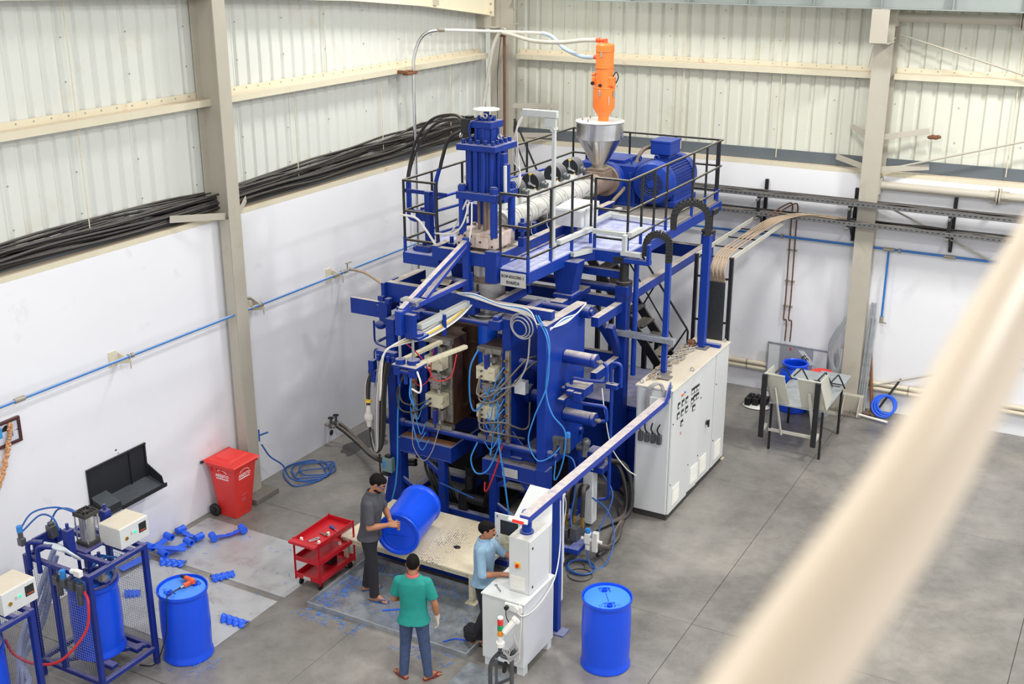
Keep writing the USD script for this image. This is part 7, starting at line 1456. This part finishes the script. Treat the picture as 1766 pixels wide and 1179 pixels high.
def person(label, loc, face, scale, J, cloth, seed):
    """J: joints in a frame that looks along +x with +y to the left, for a body 1.72 m tall"""
    t = Thing('person', label, 'person', loc, face, local=True)
    sc = lambda vf: (vf[0] * scale, vf[1])
    ld = J.get('lean', 0.0); sp = lambda z: np.array([ld * max(0, z - .95) ** 1.3, 0, 0])     # spine leans forward
    up = np.array([ld * .9, 0, 1.0])
    def sec(z, a, b, g=0.0, dx=0.0): return ell(sp(z) + (dx, 0, z), a + g, b + g, nrm=up if z > 1 else (0, 0, 1))
    body_secs = lambda g, zs: [sec(z, a, b, g, dx) for z, a, b, dx in zs]
    TZ = [(.82, .145, .1, 0), (.92, .165, .115, -.005), (1.02, .15, .105, .005), (1.16, .155, .115, .008), (1.3, .178, .12, .005), (1.38, .175, .105, -.005), (1.44, .12, .075, -.012), (1.475, .06, .058, -.012)]
    body = chain(body_secs(-.012, TZ))
    sh = {s: sp(1.375) + (-.005, s * .178, 1.372) for s in (-1, 1)}
    neck = sp(1.46) + (-.01, 0, 1.45); hc = sp(1.6) + np.array(J.get('head_at', (.025, 0, 1.595)))
    body = body + bone(neck, .058, hc + (-.015, 0, -.06), .052)
    # head
    ya, pi_ = math.radians(J.get('head_yaw', 0)), math.radians(J.get('head_pitch', 0))
    Rh = trimesh.transformations.euler_matrix(0, pi_, ya, 'sxyz')[:3, :3]
    hp = lambda p: Rh @ np.array(p, float) + hc
    HS = lambda p, r, s=(1, 1, 1): (_ico * r * np.array(s) + np.array(p, float)) @ Rh.T + hc
    head = hullp([HS((-.018, 0, .03), .09, (1, .86, 1)), HS((.03, 0, .04), .068, (1, 1, 1)), HS((.045, 0, -.035), .05, (1, 1.05, 1)), HS((.062, 0, -.088), .022, (1, 1.3, 1)), HS((0, .045, -.06), .03), HS((0, -.045, -.06), .03)])
    head = head + hullp([HS((.092, 0, .012), .009), HS((.112, 0, -.022), .0125), HS((.092, 0, -.03), .014, (1, 1.4, .7))])       # nose
    head = head + hullp([HS((.084, .03, .028), .012), HS((.094, 0, .03), .01), HS((.084, -.03, .028), .012)])                 # brow
    head = head + hullp([HS((.09, .018, -.055), .009), HS((.09, -.018, -.055), .009), HS((.098, 0, -.054), .008)])             # lips
    for s in (-1, 1): head = head + hullp([HS((-.006, s * .08, .012), .014, (1, .5, 1.3)), HS((-.012, s * .083, -.014), .012, (1, .5, 1.2)), HS((-.024, s * .088, .006), .01, (.8, .5, 1.4))])
    # arms
    arms = None
    for s, k in ((-1, 'R'), (1, 'L')):
        e, w = np.array(J['elbow' + k], float), np.array(J['wrist' + k], float)
        a = bone(sh[s], .047, e, .04) + hullp([S_(e, .041), S_(e + (w - e) * .3, .043)]) + hullp([S_(e + (w - e) * .3, .043), S_(w, .026, (1, 1, 1))])
        arms = a if arms is None else arms + a
    legs = None
    for s, k in ((-1, 'R'), (1, 'L')):
        h = np.array([0, s * .088, .88]); kn, an = np.array(J['knee' + k], float), np.array(J['ankle' + k], float)
        toe = np.array(J['toe' + k], float); heel = an + (an - toe) / np.linalg.norm(an - toe) * .045
        l = bone(h, .085, kn, .056) + bone(kn, .054, kn + (an - kn) * .3, .056) + bone(kn + (an - kn) * .3, .056, an, .036)
        d = (toe - an); d[2] = 0; d /= np.linalg.norm(d); n_ = np.array([-d[1], d[0], 0])
        l = l + hullp([S_(an, .036), S_(np.array([heel[0], heel[1], an[2] - .055]), .03), S_(np.array([*(an + d * .12)[:2], an[2] - .058]), .028, (1, 1.0, .8)), S_(np.array([*(an + d * .12 + n_ * .018)[:2], an[2] - .062]), .026, (1, 1, .7))])
        for q in range(5):
            b0 = an + d * .125 + n_ * s * (-.032 + .016 * q) * -1; b1 = b0 + d * (.055 - .007 * q)
            l = l + hullp([S_((b0[0], b0[1], an[2] - .068), .0115, fine=False), S_((b1[0], b1[1], an[2] - .072), .0095, fine=False)])
        legs = l if legs is None else legs + l
    v, f = soften(body + head + arms + legs, .013, 5)
    full = tomani((v, f))
    gloves = []
    for s, k in ((-1, 'R'), (1, 'L')):
        e, w = np.array(J['elbow' + k], float), np.array(J['wrist' + k], float)
        al = np.array(J.get('hand' + k, w - e), float); bk = np.array(J.get('back' + k, (0, 0, 1)), float)
        hm = hand_mani(w, al, bk, -s * J.get('flip' + k, 1), J.get('curl' + k, .5))
        hv = soften(hm, .005, 3)
        full = full + tomani(hv)
        if k in cloth.get('gloves', ''):
            gm = hand_mani(w, al, bk, -s * J.get('flip' + k, 1), J.get('curl' + k, .5), .005) + bone(w - al / np.linalg.norm(al) * .05, .036, w, .033)
            gloves.append(soften(gm, .006, 2))
    t.part('body', sc(unman(full)), 'skin', smooth=60)
    for g in gloves: t.part('glove', sc(g), 'glove', smooth=60, label='white knitted glove')
    # face
    for s in (-1, 1):
        t.part('eye', sc((np.vstack([HS((.0765, s * .031, .008), .0118, (.7, 1.2, .75))]), np.array(trimesh.creation.icosphere(2, 1.0).faces))), 'eye_white', smooth=True)
        t.part('pupil', sc((HS((.0835, s * .03, .008), .0052, (.5, 1, 1)), np.array(trimesh.creation.icosphere(2, 1.0).faces))), 'ink_black', smooth=True)
        t.part('eyebrow', sc(unman(hullp([HS((.094, s * .014, .03), .006), HS((.092, s * .034, .035), .006), HS((.08, s * .05, .03), .004)]))), 'hair', smooth=60)
    # hair
    z_ = [HS((-.022, 0, .035), .099, (1, .86, .98)), HS((.03, 0, .06), .065, (1, 1, .9))]
    hr = hullp(z_)
    cut = hullp([HS((.2, 0, -.1), .115, (1, 2, 1)), HS((.2, 0, .0), .115, (1, 2, 1)), HS((.12, 0, -.25), .115, (1, 2, 1)), HS((.05, 0, -.18), .1, (1, 2, 1))])
    low = m3.Manifold.cube((.5, .5, .5), True)
    hr = hr - cut
    for s in (-1, 1): hr = hr - hullp([HS((-.0, s * .1, -.02), .032), HS((.03, s * .1, -.06), .03)])
    hv = soften(biggest(hr), .012, 3, .0045, seed, 60)
    t.part('hair', sc(hv), 'hair', smooth=60)
    if cloth.get('beard'):
        bd_ = hullp([HS((.07, 0, -.088), .024, (1, 1.35, 1)), HS((.01, .05, -.06), .028), HS((.01, -.05, -.06), .028)]) - hullp([HS((.12, 0, -.03), .045, (1, 1.0, .72)), HS((.06, 0, .0), .06, (1, 1.1, .8))])
        t.part('beard', sc(soften(biggest(bd_), .012, 3, .002, seed + 1, 70)), 'beard', smooth=60)
    if cloth.get('moustache'):
        t.part('moustache', sc(unman(hullp([HS((.104, 0, -.042), .008), HS((.094, .026, -.047), .006), HS((.094, -.026, -.047), .006)]))), 'hair', smooth=60)
    if cloth.get('glasses'):
        t.part('glasses', sc(cat([tube([hp((-.02, s * .088, .012)), hp((.04, s * .084, .014)), hp((.095, s * .062, .01))], .0035, 6) for s in (-1, 1)] + [ring(hp((.1, s * .034, .004)), Rh @ np.array([1, 0, 0.]), .024, .0028, 18, 6) for s in (-1, 1)])), 'ink_blue', smooth=60)
    # shirt
    hem = cloth['hem']; fl = cloth.get('flare', .012)
    SZ = [(hem, .172, .124, -.004)] + [q for q in TZ if q[0] > hem + .04][:-1] + [(1.462, .085, .07, -.012)]
    g = .016
    secs = [sec(z, a, b, g + (fl if i == 0 else 0) - (.004 if z > 1.4 else 0), dx) for i, (z, a, b, dx) in enumerate(SZ)]
    shirt = chain(secs)
    for s, k in ((-1, 'R'), (1, 'L')):
        e = np.array(J['elbow' + k], float); w = np.array(J['wrist' + k], float); fr_ = cloth['sleeve']
        d = (e - sh[s]) / np.linalg.norm(e - sh[s])
        if fr_ <= 1:
            q = sh[s] + (e - sh[s]) * fr_
            shirt = shirt + hullp([S_(sh[s] + (0, -s * .004, -.002), .071), S_(sh[s] + (0, -s * .09, .035), .05), ell(q, .072, .064, nrm=d, fwd=(1, .1, .2), e=2)])
        else:
            q = e + (w - e) * (fr_ - 1); d2 = (w - e) / np.linalg.norm(w - e)
            shirt = shirt + hullp([S_(sh[s] + (0, -s * .004, -.002), .071), S_(sh[s] + (0, -s * .09, .035), .05), S_(e, .057)]) + hullp([S_(e, .054), ell(q, .052, .05, nrm=d2, fwd=(.1, .2, 1), e=2)])
    t.part('shirt', sc(soften(shirt, .018, 6, cloth.get('fold', .006), seed)), cloth['shirt'], smooth=60)
    nk = sp(1.46) + np.array([-.012, 0, 1.462])
    for i in range(cloth.get('collar_rows', 2)):
        t.part('collar', sc(lathe([(.064, -.004), (.078, -.012), (.082, .008), (.07, .03), (.062, .03), (.06, .0)], nk + (0, 0, .012 * i), up, 28)), cloth['collar'], smooth=60) if i == 0 else None
    # trousers
    tr = chain([ell((0, 0, z), a + .012, b + .012) for z, a, b in ((.8, .12, .1), (.86, .155, .11), (.93, .158, .108), (1.0, .146, .1))])
    for s, k in ((-1, 'R'), (1, 'L')):
        h = np.array([0, s * .088, .86]); kn, an = np.array(J['knee' + k], float), np.array(J['ankle' + k], float)
        d = (an - kn) / np.linalg.norm(an - kn)
        tr = tr + bone(h, .097, kn, .07) + hullp([S_(kn, .07), ell(an + (kn - an) * cloth.get('cuff', .06) / .4, .056, .06, nrm=-d, e=2)])
    t.part('trousers', sc(soften(tr, .018, 6, .007, seed + 3, 8)), cloth['trousers'], smooth=60)
    # sandals
    for s, k in ((-1, 'R'), (1, 'L')):
        an = np.array(J['ankle' + k], float); toe = np.array(J['toe' + k], float)
        d = toe - an; d[2] = 0; d /= np.linalg.norm(d); n_ = np.array([-d[1], d[0], 0]); zf = an[2] - .085
        out = [(-.075, .0), (-.06, .033), (.04, .04), (.12, .05), (.185, .035), (.205, 0), (.185, -.035), (.12, -.05), (.04, -.04), (-.06, -.033)]
        p = t.part('sandal', sc(prism(out, an * (1, 1, 0) + (0, 0, zf - .012), d, n_, .022)), cloth['sandal'], smooth=40)
        for q in (-1, 1):
            t.part('strap', sc(tube([an * (1, 1, 0) + d * .15 + n_ * .004 * q + (0, 0, zf + .03), an * (1, 1, 0) + d * .1 + n_ * .034 * q + (0, 0, zf + .05), an * (1, 1, 0) + d * .05 + n_ * .05 * q + (0, 0, zf + .012)], .008, 8)), cloth['sandal'], parent=p, smooth=60)
    return t

grey = person('bearded man in a dark grey shirt and black trousers trimming the drum on the table', (3.66, -10.06, .016), 22, 1.06,
    dict(lean=.16, head_yaw=2, head_pitch=28, head_at=(.035, 0, 1.59), elbowR=(.06, -.25, 1.1), wristR=(.29, -.13, 1.1), backR=(0, -.75, .65), curlR=.75, handR=(.9, .3, -.05),
         elbowL=(.15, .24, 1.12), wristL=(.27, .0, 1.09), backL=(0, .3, 1), curlL=.4, handL=(.8, -.3, -.3), kneeR=(.05, -.11, .49), ankleR=(.06, -.13, .085), toeR=(.24, -.16, 0), kneeL=(-.03, .1, .49), ankleL=(-.1, .12, .085), toeL=(.06, .2, 0)),
    dict(hem=.86, sleeve=.82, shirt='shirt_grey', collar='shirt_grey', trousers='trouser_black', sandal='sandal_blue', beard=True, glasses=True, fold=.007, cuff=-.02), 3)
teal = person('man in a teal polo shirt and blue jeans seen from behind, wearing a white glove', (5.2, -11.33, .0), 112, .965,
    dict(lean=.03, head_yaw=8, head_pitch=6, elbowR=(.0, -.27, 1.08), wristR=(.07, -.28, .85), backR=(.2, -1, 0), curlR=.45, elbowL=(.04, .25, 1.1), wristL=(.24, .14, 1.02), backL=(0, .5, .8), curlL=.6,
         kneeR=(.02, -.12, .49), ankleR=(0, -.16, .085), toeR=(.13, -.29, 0), kneeL=(.02, .12, .49), ankleL=(0, .15, .085), toeL=(.13, .28, 0)),
    dict(hem=.84, sleeve=.72, shirt='shirt_teal', collar='collar_pink', trousers='denim', sandal='sandal_red', gloves='R', fold=.006, flare=.02, cuff=-.03), 8)
oper = person('man in a pale denim shirt with a moustache working at the console', (5.5, -10.2, 0), 18, .975,
    dict(lean=.05, head_yaw=4, head_pitch=6, elbowR=(.04, -.27, 1.1), wristR=(.28, -.17, 1.085), backR=(0, 0, 1), curlR=.3, handR=(.9, .2, -.06), elbowL=(.2, .26, 1.14), wristL=(.44, .2, 1.1), backL=(0, 0, 1), curlL=.3, handL=(.9, -.1, -.06),
         kneeR=(.06, -.13, .49), ankleR=(-.1, -.15, .085), toeR=(.1, -.17, 0), kneeL=(.04, .11, .49), ankleL=(-.02, .13, .085), toeL=(.18, .16, 0)),
    dict(hem=.86, sleeve=1.2, shirt='shirt_denim', collar='shirt_denim', trousers='trouser_black', sandal='wheel_black', moustache=True, fold=.008, flare=.02), 14)
kn = Thing('trimming_knife', 'small trimming knife in the hand of the man in grey', 'knife', (3.95, -10.03, 1.17))
kn.part('handle', cyl((3.96, -10.06, 1.17), (4.02, -10.02, 1.2), .011, n=10), 'air_navy')
kn.part('blade', beam((4.02, -10.02, 1.2), (4.07, -9.99, 1.23), .003, .018), 'chrome')
